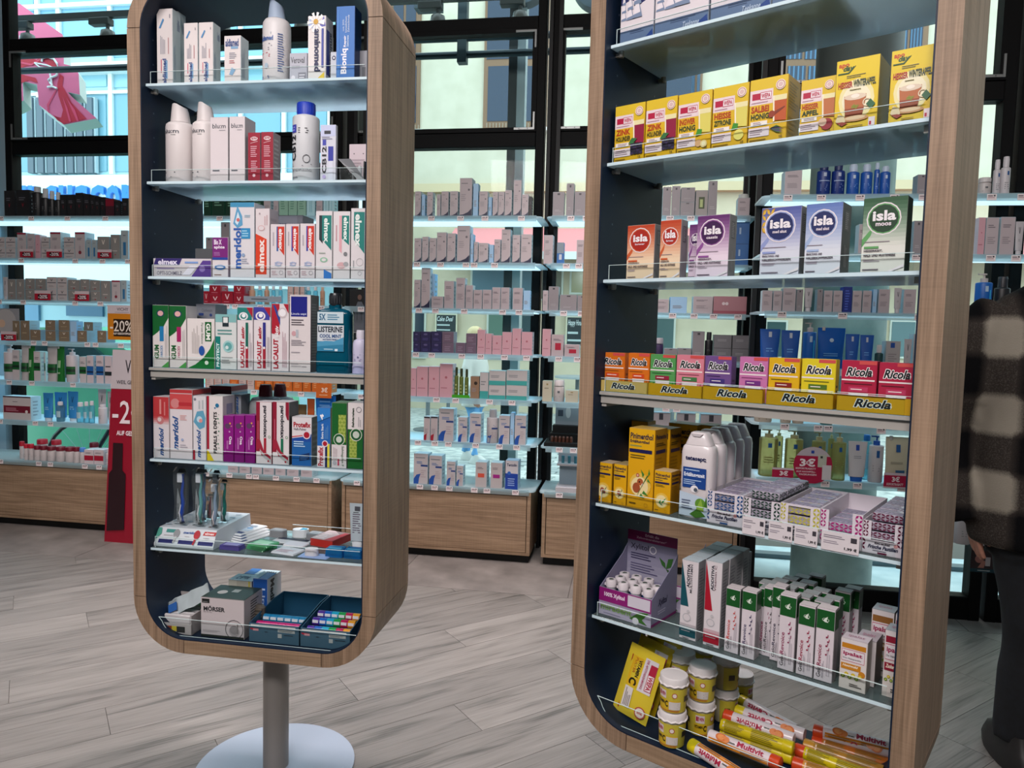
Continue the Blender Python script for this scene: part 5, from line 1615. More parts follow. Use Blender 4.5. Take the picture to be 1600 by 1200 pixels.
carton(F, z, 978.8, 1019.6, 668.5, .014, .055, '#d89a04', pini(True), 'large yellow bath box with koala on a branch, front row', side=YS, sops=sp, top='#c8a44c')
carton(F, z, 1020.3, 1046.8, 735, .014, .04, '#d89a04', pini(False, False), 'small yellow salve box with eucalyptus leaves, beside the white bottle', side=YS, sops=sp, top='#c8b088')

# flat oval bath bottles, five deep
w, h, p = ring_fit(F, z, 1057.5, 1107.5, 674, .016, .045)
hs = F.z_at(697, F.u_at(1082, F.df + .016, z), F.df + .016) - z
for k in range(5):
    t = T('bath_bottle', ['front', 'second', 'third', 'fourth', 'rearmost'][k] + ' white bath bottle with blue label, file of five', 'bottle', p + F.dn * (k * .052) + F.ux * (k * -.0015), F.yaw, 'white bath bottles standing in a file')
    q = MB()
    hw = w / 2

    def ov(wd, dp, zz, n=24):
        out = []
        for j in range(n):
            a = 2 * math.pi * j / n
            c_, s_ = math.cos(a), math.sin(a)
            out.append((wd / 2 * math.copysign(abs(c_) ** .6, c_), dp / 2 * math.copysign(abs(s_) ** .5, s_), zz))
        return out
    WB = mat('#dcd4d6', .25)
    q.loft([ov(w * .94, .038, 0), ov(w, .044, .004), ov(w, .044, hs * .9), ov(w * .93, .042, hs * .97), ov(w * .8, .038, hs)], WB)
    if k < 2:
        draw(q, [('p', [(.06, .03), (.94, .03), (.94, .3), (.06, .36)], '#b8c8d8'), T3('tetesept:', .2, .78, .84, .85, '#1c2450'), ('r', .14, .42, .86, .7, '#144088'), ('l', .2, .65, .8, .68, 1, '#a8c0e0'), T3('Erkältungszeit', .18, .56, .82, .63, '#e0e4f0'), ('l', .18, .46, .74, .54, 3, '#a8c0e0'), ('c', .52, .41, .12, '#e4e0e4', .9), ('c', .56, .4, .06, '#4c5460'), ('l', .14, .12, .48, .26, 4, '#5c6880'),
                 ('c', .72, .22, .16, '#5c8c2c'), ('p', [(.4, .06), (.66, .16), (.9, .06), (.6, .02)], '#3c6c20'), ('p', [(.6, .14), (.74, .3), (.84, .12)], '#86ac3c'), ('p', [(.84, .2), (.9, .34), (.95, .16)], '#3c6c20')], lambda x, y, l: (-hw + x * w, -.0226 - l * EPS, y * hs), w, hs)
    q.build('body', t, smooth=50)
    q = MB()
    q.loft([ov(w * .8, .038, hs + .0005), ov(w * .66, .036, hs + (h - hs) * .45), ov(w * .5, .032, h - .002), ov(w * .42, .028, h)], WB)
    q.loft([[(-w * .18, -.0192, h * .985), (w * .18, -.0192, h * .985), (w * .1, -.0195, h * .955), (-w * .1, -.0195, h * .955)], [(-w * .18, -.012, h * .985), (w * .18, -.012, h * .985), (w * .1, -.012, h * .955), (-w * .1, -.012, h * .955)]], '#c0b8bc')
    q.build('flip_cap', t, smooth=50)

# pastille counter boxes
PD = .19
past = [((1104, 1159.5), 766, '#1c4a80', 'blue', 0), ((1160.5, 1217), 777, '#16382c', 'dark green', 1), ((1217.5, 1279), 785, '#b8b03c', 'yellow', 0), ((1279.8, 1345.5), 795, '#a0146c', 'magenta', 2), ((1346.3, 1412), 812, '#5c0c34', 'cherry', 1)]
for k, ((x0, x1), yt, c, nm, mode) in enumerate(past):
    w, h, p = ring_fit(F, z, x0, x1, yt, .012, PD)
    hw = w / 2
    hd = PD / 2
    LB_ = '#d6ced6'
    t = T('pastille_tray', 'white tray of ' + nm + ' patterned pastille tins' + (', open and half empty' if mode == 2 else ''), 'tray', p, F.yaw, 'pastille trays on the fifth shelf')
    q = MB()
    q.box(-hw, hw, -hd, hd, 0, .0015, LB_)
    fh = h if mode != 2 else h * .98
    # front wall with an oval window, built as a frame of pieces
    q.box(-hw, hw, -hd, -hd + .0012, 0, h * .42, LB_)
    q.box(-hw, -hw + w * .2, -hd, -hd + .0012, h * .42, h, LB_)
    q.box(hw - w * .24, hw, -hd, -hd + .0012, h * .42, h, LB_)
    if mode == 0:
        q.box(-hw + w * .2, hw - w * .24, -hd, -hd + .0012, h * .94, h, LB_)
    for s in (-1, 1):
        a, b = sorted((s * hw, s * (hw - .0012)))
        q.box(a, b, -hd + .0012, hd, 0, h, LB_)
    q.box(-hw, hw, hd - .0012, hd, 0, h, LB_)
    ops = [('k', .0, .5, .14, 1, 2, 5, c), ('k', .82, .3, 1, .98, 2, 6, c), ('k', 0, .1, .08, .45, 1, 3, c), T3('Em-eukal', .3, .31, .66, .38, '#3c2c38'), ('c', .8, .34, .05, '#c89090'), T3('Frische Pastillen', .14, .17, .86, .29, '#2c2c48', 0, 'bi'), ('l', .26, .1, .76, .14, 1, '#5c5468'), ('r', .38, .03, .6, .08, c)]
    draw(q, ops, lambda x, y, l: (-hw + x * w, -hd - .0002 - l * EPS, y * h), w, h)
    q.build('tray', t)
    # tins inside, two stacked rows along the depth
    th = h * .26
    tl = (PD - .006) / 4
    levels = {0: (1, 2), 1: (1, 2), 2: (1,)}[mode]
    rows = [(lv, j) for lv in levels for j in range(4)] if mode != 2 else [(1, j) for j in range(3)]
    if mode == 1:
        rows += [(3, j) for j in range(4)]
    for lv, j in rows:
        zz = h * .42 + th * (lv - 1) + (.002 if lv > 1 else 0) + (.001 if lv > 2 else 0)
        if lv == 3:
            zz = h * .42 + th * 2 + .004
        q = MB()
        TIN = mat('#c4bccc', .25, .45)
        ww = w - .016
        q.cbox(-ww / 2, ww / 2, -tl / 2 + .0006, tl / 2 - .0006, 0, th - .0008, .003, TIN)
        draw(q, [('k', .02, .04, .98, .96, 7, 3, c)], lambda x, y, l: (-ww / 2 + x * ww, -tl / 2 + .0004 - l * EPS, y * th), ww, th)
        if lv == 3:
            draw(q, [('k', .02, .04, .98, .96, 4, 3, c)], lambda x, y, l: (ww / 2 + .0002 + l * EPS, -tl / 2 + x * tl, y * th), tl, th)
        if lv == max(levels) or lv == 3:
            draw(q, [('l', .05, .1, .95, .9, 3, '#8a7c98'), ('k', .05, .1, .95, .4, 6, 2, '#a89cb8')], lambda x, y, l: (-ww / 2 + x * ww, -tl / 2 + y * tl, th - .0006 + l * EPS), ww, tl)
        u_, d_ = F.loc(p)
        o = q.build('pastille_tin', loc=F.w(u_ + (.004 if lv == 3 else 0), d_ - hd + .003 + tl * (j + .5), z + .0006 + zz), rz=F.yaw)
        tag(o, nm + ' patterned pastille tin, ' + {1: 'lower layer', 2: 'upper layer', 3: 'loose top layer'}[lv] + ', ' + ['front', 'second', 'third', 'rearmost'][j] + ' row', 'tin', nm + ' patterned pastille tins')
    if True:
        # packing block under the tins keeps them level with the window
        q = MB()
        q.box(-hw + .003, hw - .003, -hd + .003, hd - .003, .002, h * .42 - .001, '#c8c0c8')
        q.build('insert', t)
for k, (x0, x1) in enumerate(((1160, 1195), (1201, 1238), (1241, 1277), (1283, 1342))):
    ua, ub = F.u_at(x0, F.df - .002, z), F.u_at(x1, F.df - .002, z)
    w = ub - ua
    q = MB()
    q.box(-w / 2, w / 2, -.0012, 0, -.004, .03, '#d8d0d4')
    draw(q, [('l', .06, .66, .7, .86, 2, '#7c7480'), ('l', .06, .36, .5, .56, 2, '#9c94a0'), ('r', .78, .6, .94, .86, '#3c3840'), T3('1,99 €', .62, .14, .95, .32, '#1c1820')], lambda x, y, l: (-w / 2 + x * w, -.0014 - l * EPS, -.004 + y * .034), w, .034)
    o = q.build('price_card', loc=F.w((ua + ub) / 2, F.df - .0025, z), rz=F.yaw)
    tag(o, 'white shelf price card reading 1,99 €, ' + ['first', 'second', 'third', 'fourth'][k] + ' from the left', 'price card', 'price cards on the fifth shelf')

z = RZ[5]
# xylitol display
w, h, p = ring_fit(F, z, 935.5, 1016.5, 916, .016, .12)
hw = w / 2
for dup_ in range(2):
    off = F.ux * (.0 if dup_ == 0 else .012) + F.dn * (0 if dup_ == 0 else .125)
    t = T('counter_display', 'lilac chewing gum counter display with printed header card' if dup_ == 0 else 'second lilac counter display hidden behind the first', 'display stand', p + off, F.yaw)
    q = MB()
    LI = '#a8a0b8'
    q.box(-hw, hw, -.06, -.0588, 0, h, LI)
    q.box(-hw, hw, -.06, .06, 0, .0012, LI)
    for s in (-1, 1):
        a, b = sorted((s * hw, s * (hw - .0012)))
        sh_ = [(-.0588, 0), (.06, 0), (.06, h * 2.2), (.04, h * 1.9), (-.0588, h)]
        q.loft([[(a, y, zz) for y, zz in sh_], [(b, y, zz) for y, zz in sh_]], '#8c88a4')
    mp_ = lambda x, y, l: (-hw + x * w, -.0602 - l * EPS, y * h)
    draw(q, [('g', 0, 0, 1, .62, '#bcb4c8', '#8c86a0', 4), ('r', 0, .5, 1, 1, '#86146c'), T3('100% Xylitol', .1, .66, .5, .86, '#e4d4e4'), ('r', .56, .56, .98, .96, '#cfc8d4'), T3('miradent', .04, .2, .64, .44, '#7c9c5c'), ('p', [(.6, .14), (.78, .44), (.96, .5), (.84, .2), (.94, .04), (.7, .1)], '#3c6c28'), ('c', .72, .1, .06, '#e0dce4'), ('l', .1, .06, .6, .12, 1, '#8c84a0')], mp_, w, h)
    draw(q, [T3('Xylitol', .25, .35, .62, .55, '#2c2448', 0, 'bi'), ('l', .25, .2, .7, .3, 2, '#c8c0d8'), ('r', 0, 0, 1, .06, '#86146c')], rside(w, h * 1.6, .12), .12, h * 1.6)
    q.build('tray', t)
    if dup_:
        continue
    q = MB()
    hh = .172
    q.box(-hw + .002, hw - .002, .0585, .06, 0, hh, '#8a86a0')
    draw(q, [('g', 0, .35, 1, .86, '#a09cb0', '#77758e', 5), ('r', 0, .86, 1, 1, '#7c1052'), T3('Erhält die', .36, .935, .64, .975, '#d8a8c0'), T3('Zahnmineralisierung*', .18, .885, .8, .925, '#d8a8c0'), T3('Xylitol', .07, .72, .44, .82, '#1c1830', 0, ''), ('o', .53, .77, .07, .014, '#dcd8e0'), ('l', .08, .6, .6, .7, 3, '#3c3858'), ('l', .08, .42, .75, .56, 4, '#5c5878'), ('p', [(.66, .7), (.78, .64), (.8, .56), (.72, .6)], '#2c5c24'), ('p', [(.8, .56), (.84, .7), (.94, .72), (.9, .6)], '#2c5c24'), ('p', [(.8, .56), (.94, .54), (.86, .5)], '#24481c')],
         lambda x, y, l: (-hw + .002 + x * (w - .004), .0583 - l * EPS, y * hh), w, hh)
    q.build('header_card', t)
    if dup_:
        continue
    k = 0
    for j in range(3):
        for i in range(4):
            if (j, i) in ((2, 3),):
                continue
            x = -hw + w * (.14 + .24 * i) + .006 * (j % 2)
            y = -.04 + j * .03
            c = T('tablet_tube', 'white capped chewing gum tube, %s row, %s from the left' % (['front', 'middle', 'rear'][j], ['first', 'second', 'third', 'fourth'][i]), 'tube', p + F.ux * x + F.dn * y + Vector((0, 0, .003 + (.0 if j else .0))), F.yaw, 'white capped tubes in the lilac display')
            q = MB()
            r = .0105
            q.lathe([(0, 0), (r, 0), (r, .058), (0, .058)], '#a8a6b0', 16)
            draw(q, [('r', .5, .1, .9, .9, '#2c5cb0'), T3('Xylitol', .3, .1, .55, .95, '#1c1830', -90)], wrap(r, .058), .03, .058, curved=True)
            q.build('body', c, smooth=45)
            q = MB()
            q.lathe([(0, .0585), (r * 1.15, .0585), (r * 1.18, .072), (r * 1.08, .0745), (0, .0745)], '#dcd4d8', 18)
            q.mesh([(.006 * math.cos(a) , .006 * math.sin(a), .0748) for a in (0, 1.2, 2.2, 3.2, 4.4)], [(0, 1, 2, 3, 4)], '#3c4c3c')
            q.box(-r * 1.5, -r * .9, -.003, .003, .0585, .064, '#dcd4d8')
            q.build('cap', c, smooth=45)


def addi(c, nm):
    return [('p', [(0, .42), (.5, .42), (.0, .99)], c), T3('ADDITIVA', .34, .66, .52, .96, '#16182c', 90), T3(nm, .54, .6 if len(nm) > 9 else .66, .68, .96, '#16182c' if c != '#a80c28' else '#5c1c38', 90, ''), ('c', .42, .28, .26, '#b0aeb4', .9), ('c', .42, .28, .21, '#d4ccd0', .9), ('c', .5, .36, .1, '#c0bcc0'), ('g', 0, .04, 1, .2, c, '#c8b8bc', 5), ('r', 0, .04, 1, .13, c), ('l', .1, .1, .9, .12, 1, '#d8d0d8'), ('l', .2, .01, .7, .03, 1, '#5c5860')]


for col, (x0, x1, yt, c, nm, cn) in enumerate(((1060.4, 1087, 874, '#0a4c58', 'MULTIVITAMIN', 'petrol'), (1097.6, 1123.5, 875.5, '#a80c28', 'Vitamin C', 'red'))):
    w, h, p = ring_fit(F, z, x0, x1, yt, .016, .035)
    for k in range(5 if col == 0 else 4):
        o = carton_mesh(w - .001, h, .035, '#d8d0d4', addi(c, nm) if k == 0 else (), '#a4a2a6', [('l', .15, .1, .85, .92, 22, '#7c7a80')], '#b8c4cc')
        o = o.build('medicine_box', loc=p + F.dn * (k * .036) + F.ux * (k % 2) * .001, rz=F.yaw)
        tag(o, cn + ' flagged tall tablet box, ' + ['front one', 'second one', 'third one', 'fourth one', 'rearmost one'][k] + ' of its file', 'box', 'files of effervescent tablet boxes')
w, h, p = ring_fit(F, z, 1138, 1160, 863, .15, .035)
o = carton_mesh(w, h, .035, '#c4bcc2', addi('#a80c28', 'Vitamin C'), '#8a888c', [('l', .15, .1, .85, .92, 22, '#6c6a70')], '#b8c4cc').build('medicine_box', loc=p, rz=F.yaw)
tag(o, 'single tall red flagged tablet box standing apart at the back', 'box')


def gelo(c):
    return [('r', 0, .72, 1, .98, '#0b4f1c'), ('c', .5, .85, .2, '#d0dcd0', .55), ('c', .5, .85, .17, '#0b4f1c', .55), ('p', [(.36, .84), (.5, .88), (.62, .9), (.56, .84), (.66, .82), (.46, .82)], '#d8e0d4'), T3('Gelo', .12, .05, .36, .2, '#26242c', 90, ''), T3('Revoice', .12, .21, .36, .5, c, 90, '')] + [('c', .62 + .08 * (k % 2), .38 + .06 * k, .05, c) for k in range(5)] + [('p', [(.66 + .08 * (k % 2), .38 + .06 * k), (.7 + .08 * (k % 2), .38 + .06 * k), (.72 + .08 * (k % 2), .42 + .06 * k), (.68 + .08 * (k % 2), .42 + .06 * k)], c) for k in range(5)] + [('l', .42, .06, .54, .32, 2, '#a09aa4', 1), ('l', .66, .1, .9, .5, 2, '#b8b0b8', 1)]


gz = [(1130.5, 1153, 917, .016, '#c83c34', 'red'), (1155.3, 1178, 921.5, .012, '#2c2458', 'dark blue'), (1189, 1208, 917, .048, '#2c2c34', 'black'), (1201.5, 1222, 915, .038, '#2c2c48', 'navy'), (1213.5, 1239.5, 927.8, .012, '#8c1450', 'plum'), (1242.6, 1269, 944, .012, '#9c1440', 'crimson'), (1270.3, 1299.5, 948.5, .012, '#8c1440', 'dark crimson')]
for k, (x0, x1, yt, e, c, nm) in enumerate(gz):
    carton(F, z, x0, x1, yt, e, .026, '#d8ced4', gelo(c), 'green topped lozenge box with ' + nm + ' notes, ' + ['first', 'second', 'third', 'fourth', 'fifth', 'sixth', 'seventh'][k] + ' from the left in front', side='#a8a2a6', top='#cfc6c8', group='green topped lozenge boxes in front', sops=[('r', 0, .72, 1, .98, '#0b4018'), ('l', .2, .1, .8, .6, 3, '#8a868c', 1)])
w, h, p = ring_fit(F, z, 1155.3, 1178, 921.5, .012, .026)
u0_, d0_ = F.loc(p)
n = 0
for j, row in enumerate(((.0, .068, .106), (-.012, .03, .075, .115), (.004, .04, .085), (.015, .05, .12), (.03, .13), (.05,))):
    for x in row:
        n += 1
        dd = .05 + j * .029
        o = carton_mesh(w, h, .026, '#c8c0c6', gelo('#8c1450'), '#a09a9e', [('r', 0, .72, 1, .98, '#0b4018')], '#9ca0a0').build('medicine_box', loc=F.w(u0_ + x + .02, d0_ + dd - .012, z + .0006), rz=F.yaw)
        tag(o, 'green topped lozenge box, ' + ['first', 'second', 'third', 'fourth'][row.index(x)] + ' from left in crowded rear row ' + ['one', 'two', 'three', 'four', 'five', 'six'][j], 'box', 'green topped lozenge boxes behind')
ipa = lambda c1, l3: [('g', 0, 0, 1, 1, '#d4ccc4', '#dcd4d6', 3), ('r', .04, .82, .96, .92, c1), ('r', .04, .56, .92, .8, '#b8305c'), ('r', .055, .57, .905, .79, '#dcd4d8'), T3('ipalat', .1, .66, .84, .76, '#98144c'), T3('Die Halspastille', .1, .6, .8, .64, '#3c2c38', 0, ''), ('r', .04, .4, .8, .52, c1), T3(l3, .1, .44, .7, .5, '#f0e4d0', 0, 'bi'), ('c', .85, .36, .13, '#c07c1c')] + [('c', .14 + .13 * k, .26 + .05 * (k % 2), .08, '#c8b024' if k % 2 else '#6c8c2c') for k in range(6)] + [('c', .14 + .13 * k, .26 + .05 * (k % 2), .03, '#e4d878') for k in range(6)] + [('l', .4, .08, .9, .15, 2, '#5c5450')]
tp = [T3('ipalat', .2, .3, .8, .7, '#b07890', 0, '')]
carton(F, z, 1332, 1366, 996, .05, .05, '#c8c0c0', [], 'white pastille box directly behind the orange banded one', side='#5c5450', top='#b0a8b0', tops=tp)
carton(F, z, 1309.5, 1352, 996, .012, .034, '#d8d0cc', ipa('#c07c18', 'Honigmild'), 'front white pastille box with orange band and yellow flowers', side='#a49c94', top='#d0c4cc', tops=tp)
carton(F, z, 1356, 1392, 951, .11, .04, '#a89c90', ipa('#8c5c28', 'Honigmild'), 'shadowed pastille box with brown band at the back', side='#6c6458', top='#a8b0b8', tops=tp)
carton(F, z, 1376.5, 1412, 984, .03, .04, '#d0c8c8', ipa('#8c1430', 'Zuckerfrei'), 'white pastille box with dark red band beside the stile', side='#8c8488', top='#a8b0b8', tops=tp)
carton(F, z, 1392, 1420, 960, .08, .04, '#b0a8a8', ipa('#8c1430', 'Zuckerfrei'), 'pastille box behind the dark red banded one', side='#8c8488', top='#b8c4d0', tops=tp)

# ---------- cabinet floor
z = FLOORZ + .001
YP = mat('#d4bc34', .2)
YP2 = mat('#b89c14', .22)


def pouch(k):
    wd, hh = .088, .155
    d0 = .035 + k * .012
    A = on_z(977, 1140, z)
    u_, _ = F.loc(A)
    q = MB()
    n, m_ = 6, 8
    vs, fs = [], []
    for s in (1, -1):
        for j in range(m_ + 1):
            for i in range(n + 1):
                x, y = i / n, j / m_
                b = .009 * math.sin(math.pi * x) ** .6 * math.sin(math.pi * y) ** .5
                vs.append((-wd / 2 + x * wd, s * -b - .0006 * s, y * hh))
    N1 = (n + 1) * (m_ + 1)
    for j in range(m_):
        for i in range(n):
            a = j * (n + 1) + i
            fs += [(a, a + 1, a + n + 2, a + n + 1), (N1 + a, N1 + a + n + 1, N1 + a + n + 2, N1 + a + 1)]
    q.mesh(vs, fs, YP if k == 0 else YP2)

    def mp(x, y, l):
        b = .009 * math.sin(math.pi * min(max(x, .001), .999)) ** .6 * math.sin(math.pi * min(max(y, .001), .999)) ** .5
        return (-wd / 2 + x * wd, -b - .0014 - l * EPS, y * hh)
    draw(q, [('r', .14, .06, .17, .86, '#a8301c'), ('r', .2, .44, .5, .86, '#d4a818'), T3('VITAMIN', .38, .58, .48, .83, '#2c2408', -90), T3('PULVER', .28, .62, .35, .84, '#b8681c', -90, ''), T3('C', .26, .46, .48, .56, '#1c1808', -90), ('r', .54, .42, .9, .9, '#d4ccd0'), ('r', .72, .7, .9, .84, '#a80c34'), ('r', .72, .46, .9, .7, '#a80c34'), ('r', .735, .47, .885, .69, '#e0d4d8'), T3('WEPA', .75, .48, .87, .68, '#a80c34', -90), T3('DIE APOTHEKENMARKE', .6, .46, .66, .88, '#b04c6c', -90, ''),
             ('r', .22, .12, .46, .42, '#d8d0cc'), ('l', .26, .14, .44, .4, 4, '#7c7474', 1), ('c', .78, .14, .15, '#b0483c'), ('c', .78, .14, .12, '#e0d4cc'), T3('100%', .7, .12, .86, .155, '#b0483c', -90)], mp, wd, hh)
    rot = Matrix.Rotation(F.yaw, 4, 'Z') @ Matrix.Rotation(math.radians(-14), 4, 'X') @ Matrix.Rotation(math.radians(9), 4, 'Y')
    o = q.build('powder_pouch', smooth=60)
    o.matrix_world = Matrix.Translation(F.w(.09 + k * .003, d0 + .015 + k * .024, z + .008 + k * .008)) @ rot
    tag(o, ['front', 'second', 'third', 'fourth', 'rearmost'][k] + ' yellow vitamin C powder pouch of the leaning row', 'pouch', 'leaning yellow powder pouches')


for k in range(5):
    pouch(k)


def jar(xc, yb, level, lb, rot_, sc=1.0, zz=None, clearlid=False):
    P = on_z(xc, yb, z)
    rj, hj = .0292 * sc, .075 * sc
    base = Vector((P.x, P.y, z + level * (hj + .001)))
    t = T('powder_jar', lb, 'jar', base, F.yaw + rot_, 'white lidded vitamin C powder jars')
    q = MB()
    q.lathe([(0, 0), (rj * .82, 0), (rj * .86, .002), (rj * .95, hj * .78), (0, hj * .78)], mat('#c8c0a0', .3), 28)
    draw(q, [('r', -.6, .04, 1.6, .94, '#c4b43c'), ('r', .0, .04, .95, .5, '#d0ac20'), ('r', .06, .55, .4, .85, '#d8c8cc'), ('r', .08, .62, .18, .8, '#a80c34'), T3('WEPA', .2, .64, .38, .78, '#a80c34'), ('c', .72, .7, .1, '#b0483c'), ('c', .72, .7, .075, '#e0d4cc'), T3('VITAMIN', .02, .34, .34, .46, '#2c2408'), T3('C', .36, .24, .48, .48, '#1c1808'), ('r', .52, .16, .95, .46, '#cfc8c4'), ('l', .56, .2, .92, .42, 4, '#8c8484'), ('r', .0, .1, .9, .13, '#b0603c'),
             ('l', 1.1, .3, 1.4, .8, 1, '#2c2820'), ('l', -.4, .3, -.15, .8, 1, '#2c2820')], lambda x, y, l: ((rj * (.86 + .1 * y) + .0009 + l * EPS) * math.sin((x - .5) * 2), -(rj * (.86 + .1 * y) + .0009 + l * EPS) * math.cos((x - .5) * 2), y * hj * .76), rj * 2, hj * .76, curved=True)
    q.build('body', t, smooth=45)
    q = MB()
    LID = mat('#dcd6d6', .35)
    q.lathe([(0, hj * .79), (rj * .97, hj * .79), (rj, hj * .8), (rj, hj * .975), (rj * .96, hj), (rj * .9, hj), (rj * .88, hj * .99), (0, hj * .99)], LID, 32)
    n = 48
    q.loft([[(rr * math.cos(2 * math.pi * j / n), rr * math.sin(2 * math.pi * j / n), hj * .79 + dz_ + .0012 * math.sin(2 * math.pi * j / n * 12)) for j in range(n)] for rr, dz_ in ((rj * .99, .0015), (rj * 1.09, .0008), (rj * 1.09, -.001), (rj * .99, -.001))], LID, cap=False)
    q.build('lid', t, smooth=45)


jar(1049, 1160, 0, 'lower jar of the front left stack, close to the pouches', 0)
jar(1049, 1160, 1, 'upper jar of the front left stack, lid brightly lit', .1)
jar(1094, 1142, 0, 'lower jar of the middle stack', .9)
jar(1094, 1142, 1, 'upper jar of the middle stack, red square label facing out', 0)
jar(1131, 1122, 0, 'lower jar of the right stack', 2.2)
jar(1131, 1122, 1, 'upper jar of the right stack with barcode in front', 2.4)
jar(1062, 1118, 1, 'upper jar behind the front left stack', .5)
jar(1062, 1118, 0, 'lower jar behind the front left stack', .5)
jar(1098, 1100, 1, 'upper jar at the rear beside the pouches', 1.2)
jar(1098, 1100, 0, 'lower jar at the rear beside the pouches', 1.2)
jar(1156, 1098, 0, 'single unstacked jar with bluish lid right of the stacks', 1.9, .98)


def eff(a, b, lev, cap_at, capc, bodyc, word, wc, lb, stripe=None, flip=False, twist=0.0, sh=.0):
    """effervescent tube lying down: a, b pixel ends of its axis"""
    r = .0135
    zz = z + r + lev * .0215 + sh
    A, B = on_z(a[0], a[1], zz), on_z(b[0], b[1], zz)
    if cap_at == 'b':
        A, B = B, A
    L_ = .142
    dr = (B - A).normalized()
    t = T('tablet_tube', lb, 'tube', A, 0, 'effervescent tablet tubes piled on the cabinet floor', rot=(0, 0, math.atan2(dr.y, dr.x)))
    seg = 18
    q = MB()
    q.loft([[(x, rr * math.cos(2 * math.pi * j / seg), rr * math.sin(2 * math.pi * j / seg)) for j in range(seg)] for x, rr in ((0.012, r * .97), (L_ - .002, r * .97), (L_, r * .9))], mat(bodyc, .25))

    # seen from the aisle the near side is -y for tubes capped at the left and +y for those capped at the right
    def mp2(x, y, l):
        if flip:
            x, y = 1 - x, 1 - y
        ang_ = math.radians(-20 + twist + 120 * y)
        rr = r * .97 + .0007 + l * EPS
        if cap_at == 'b':
            return (L_ - .004 - x * (L_ - .018), rr * math.cos(ang_), rr * math.sin(ang_))
        return (.014 + x * (L_ - .018), -rr * math.cos(ang_), rr * math.sin(ang_))
    ops = []
    if stripe:
        ops += [('r', 0, 0, 1, .34, stripe), ('l', .05, .04, .5, .28, 3, '#7c5018'), ('l', .55, .04, .95, .28, 3, '#7c5018')]
    if word:
        ops += [T3(word, .48, .42, .92, .8, wc), T3('HERMES', .34, .44, .45, .54, '#1c3428'), ('c', .2, .62, .09, '#c8682c', .8), ('c', .2, .62, .06, '#d88c4c', .8), ('c', .28, .56, .07, '#d07838', .8)]
    else:
        ops += [('l', .05, .1, .4, .9, 8, '#6c5c18'), ('l', .5, .1, .95, .9, 7, '#6c5c18'), ('r', .02, .3, .04, .7, '#c8b8a0')]
    n_ = len(q.f)
    draw(q, ops, mp2, .12, .03, curved=False)
    q.build('body', t, smooth=45)
    q = MB()
    q.loft([[(x, rr * math.cos(2 * math.pi * j / 24), rr * math.sin(2 * math.pi * j / 24)) for j in range(24)] for x, rr in ((-.008, r * .9), (-.0065, r * 1.02), (.009, r * 1.04), (.0125, r * .99))], mat(capc, .3))
    q.build('cap', t, smooth=45)


OR, YE, WT = '#c8421c', '#d0bc14', '#d8ccd0'
eff((1084, 1166), (1160, 1214), 0, 'a', YE, WT, 'Multivit', '#a0143c', 'nearest tube with yellow cap and orange underside', '#d88418', flip=True)
eff((1104, 1147), (1214, 1192), .95, 'b', OR, WT, 'Multivit', '#a0143c', 'white tube with orange cap and red lettering the right way up', '#d88418', sh=.001)
eff((1126, 1146), (1233, 1183), 0, 'b', YE, '#ccb81c', '', '', 'yellow tube with yellow cap, second row from the front')
eff((1128, 1132), (1234, 1168), 1.0, 'b', YE, '#ccb81c', '', '', 'yellow tube with small print lying on top of another yellow one')
eff((1137, 1119), (1245, 1157), 1.0, 'a', OR, WT, 'Multivit', '#a0143c', 'white tube with orange cap and upside down lettering', flip=True)
eff((1155, 1112), (1262, 1150), .9, 'a', YE, WT, 'Cevitt', '#a0143c', 'white tube with yellow cap and red lettering mid pile', flip=True)
eff((1160, 1096), (1240, 1139), .6, 'a', YE, WT, 'Cevitt', '#a0143c', 'rearmost white tube with yellow cap, tilted away from the pile', flip=True)
eff((1248, 1173), (1320, 1200), 0, 'a', OR, '#d0bc14', '', '', 'yellow tube with orange cap and barcode at the front right', sh=.001)
eff((1277, 1143), (1375, 1170), .9, 'a', OR, WT, 'Multivit', '#a0143c', 'upper right tube with orange cap above a glossy orange tube', '#b8601c', flip=True)
eff((1275, 1160), (1372, 1190), 0, 'a', OR, '#b86424', '', '', 'glossy orange brown tube below the upper right one')
eff((1262, 1166), (1350, 1196), .4, 'a', '#b8842c', '#a87830', '', '', 'amber tube squeezed between the orange and the yellow ones')
eff((1330, 1153), (1405, 1172), 1.2, 'b', OR, WT, 'Multivit', '#a0143c', 'white tube at the far right end touching the stile', '#c87c1c')
eff((1245, 1194), (1310, 1216), 0, 'a', OR, '#d08c3c', '', '', 'orange tube cut by the picture edge at the bottom')
# ================================================================ GOODS ON THE WINDOW SHELVES
PW = '#b9adb0'
ORD = 'first second third fourth fifth sixth seventh eighth ninth tenth eleventh twelfth thirteenth fourteenth fifteenth sixteenth seventeenth eighteenth nineteenth twentieth'.split()
_l = ('l', .15, .3, .8, .5, 4, '#8c8488')
_l2 = ('l', .15, .72, .8, .82, 2, '#6c666c')
SWN = [('p', [(0, 0), (1, 0), (1, .22), (.7, .12), (.3, .06), (0, .05)], '#14183c'), ('c', .75, .7, .09, '#6c666c'), ('l', .12, .84, .7, .89, 1, '#7c767a'), ('l', .12, .4, .6, .6, 4, '#9c9498')]
SWB = [('p', [(0, 0), (.34, 0), (.4, .2), (.5, .34), (.2, .3), (0, .16)], '#1c4c9c'), ('r', .5, .58, 1, .64, '#1c3c7c'), ('l', .12, .84, .9, .9, 1, '#6c767c'), ('l', .5, .2, .9, .48, 4, '#a89ca0'), ('l', .2, .66, .8, .76, 2, '#5c7cac')]
V = [('p', [(.36, .86), (.42, .86), (.5, .72), (.58, .86), (.64, .86), (.53, .66), (.47, .66)], '#4c4a50')]
VW_ = [('p', [(.36, .86), (.42, .86), (.5, .72), (.58, .86), (.64, .86), (.53, .66), (.47, .66)], '#d8d0c4')]
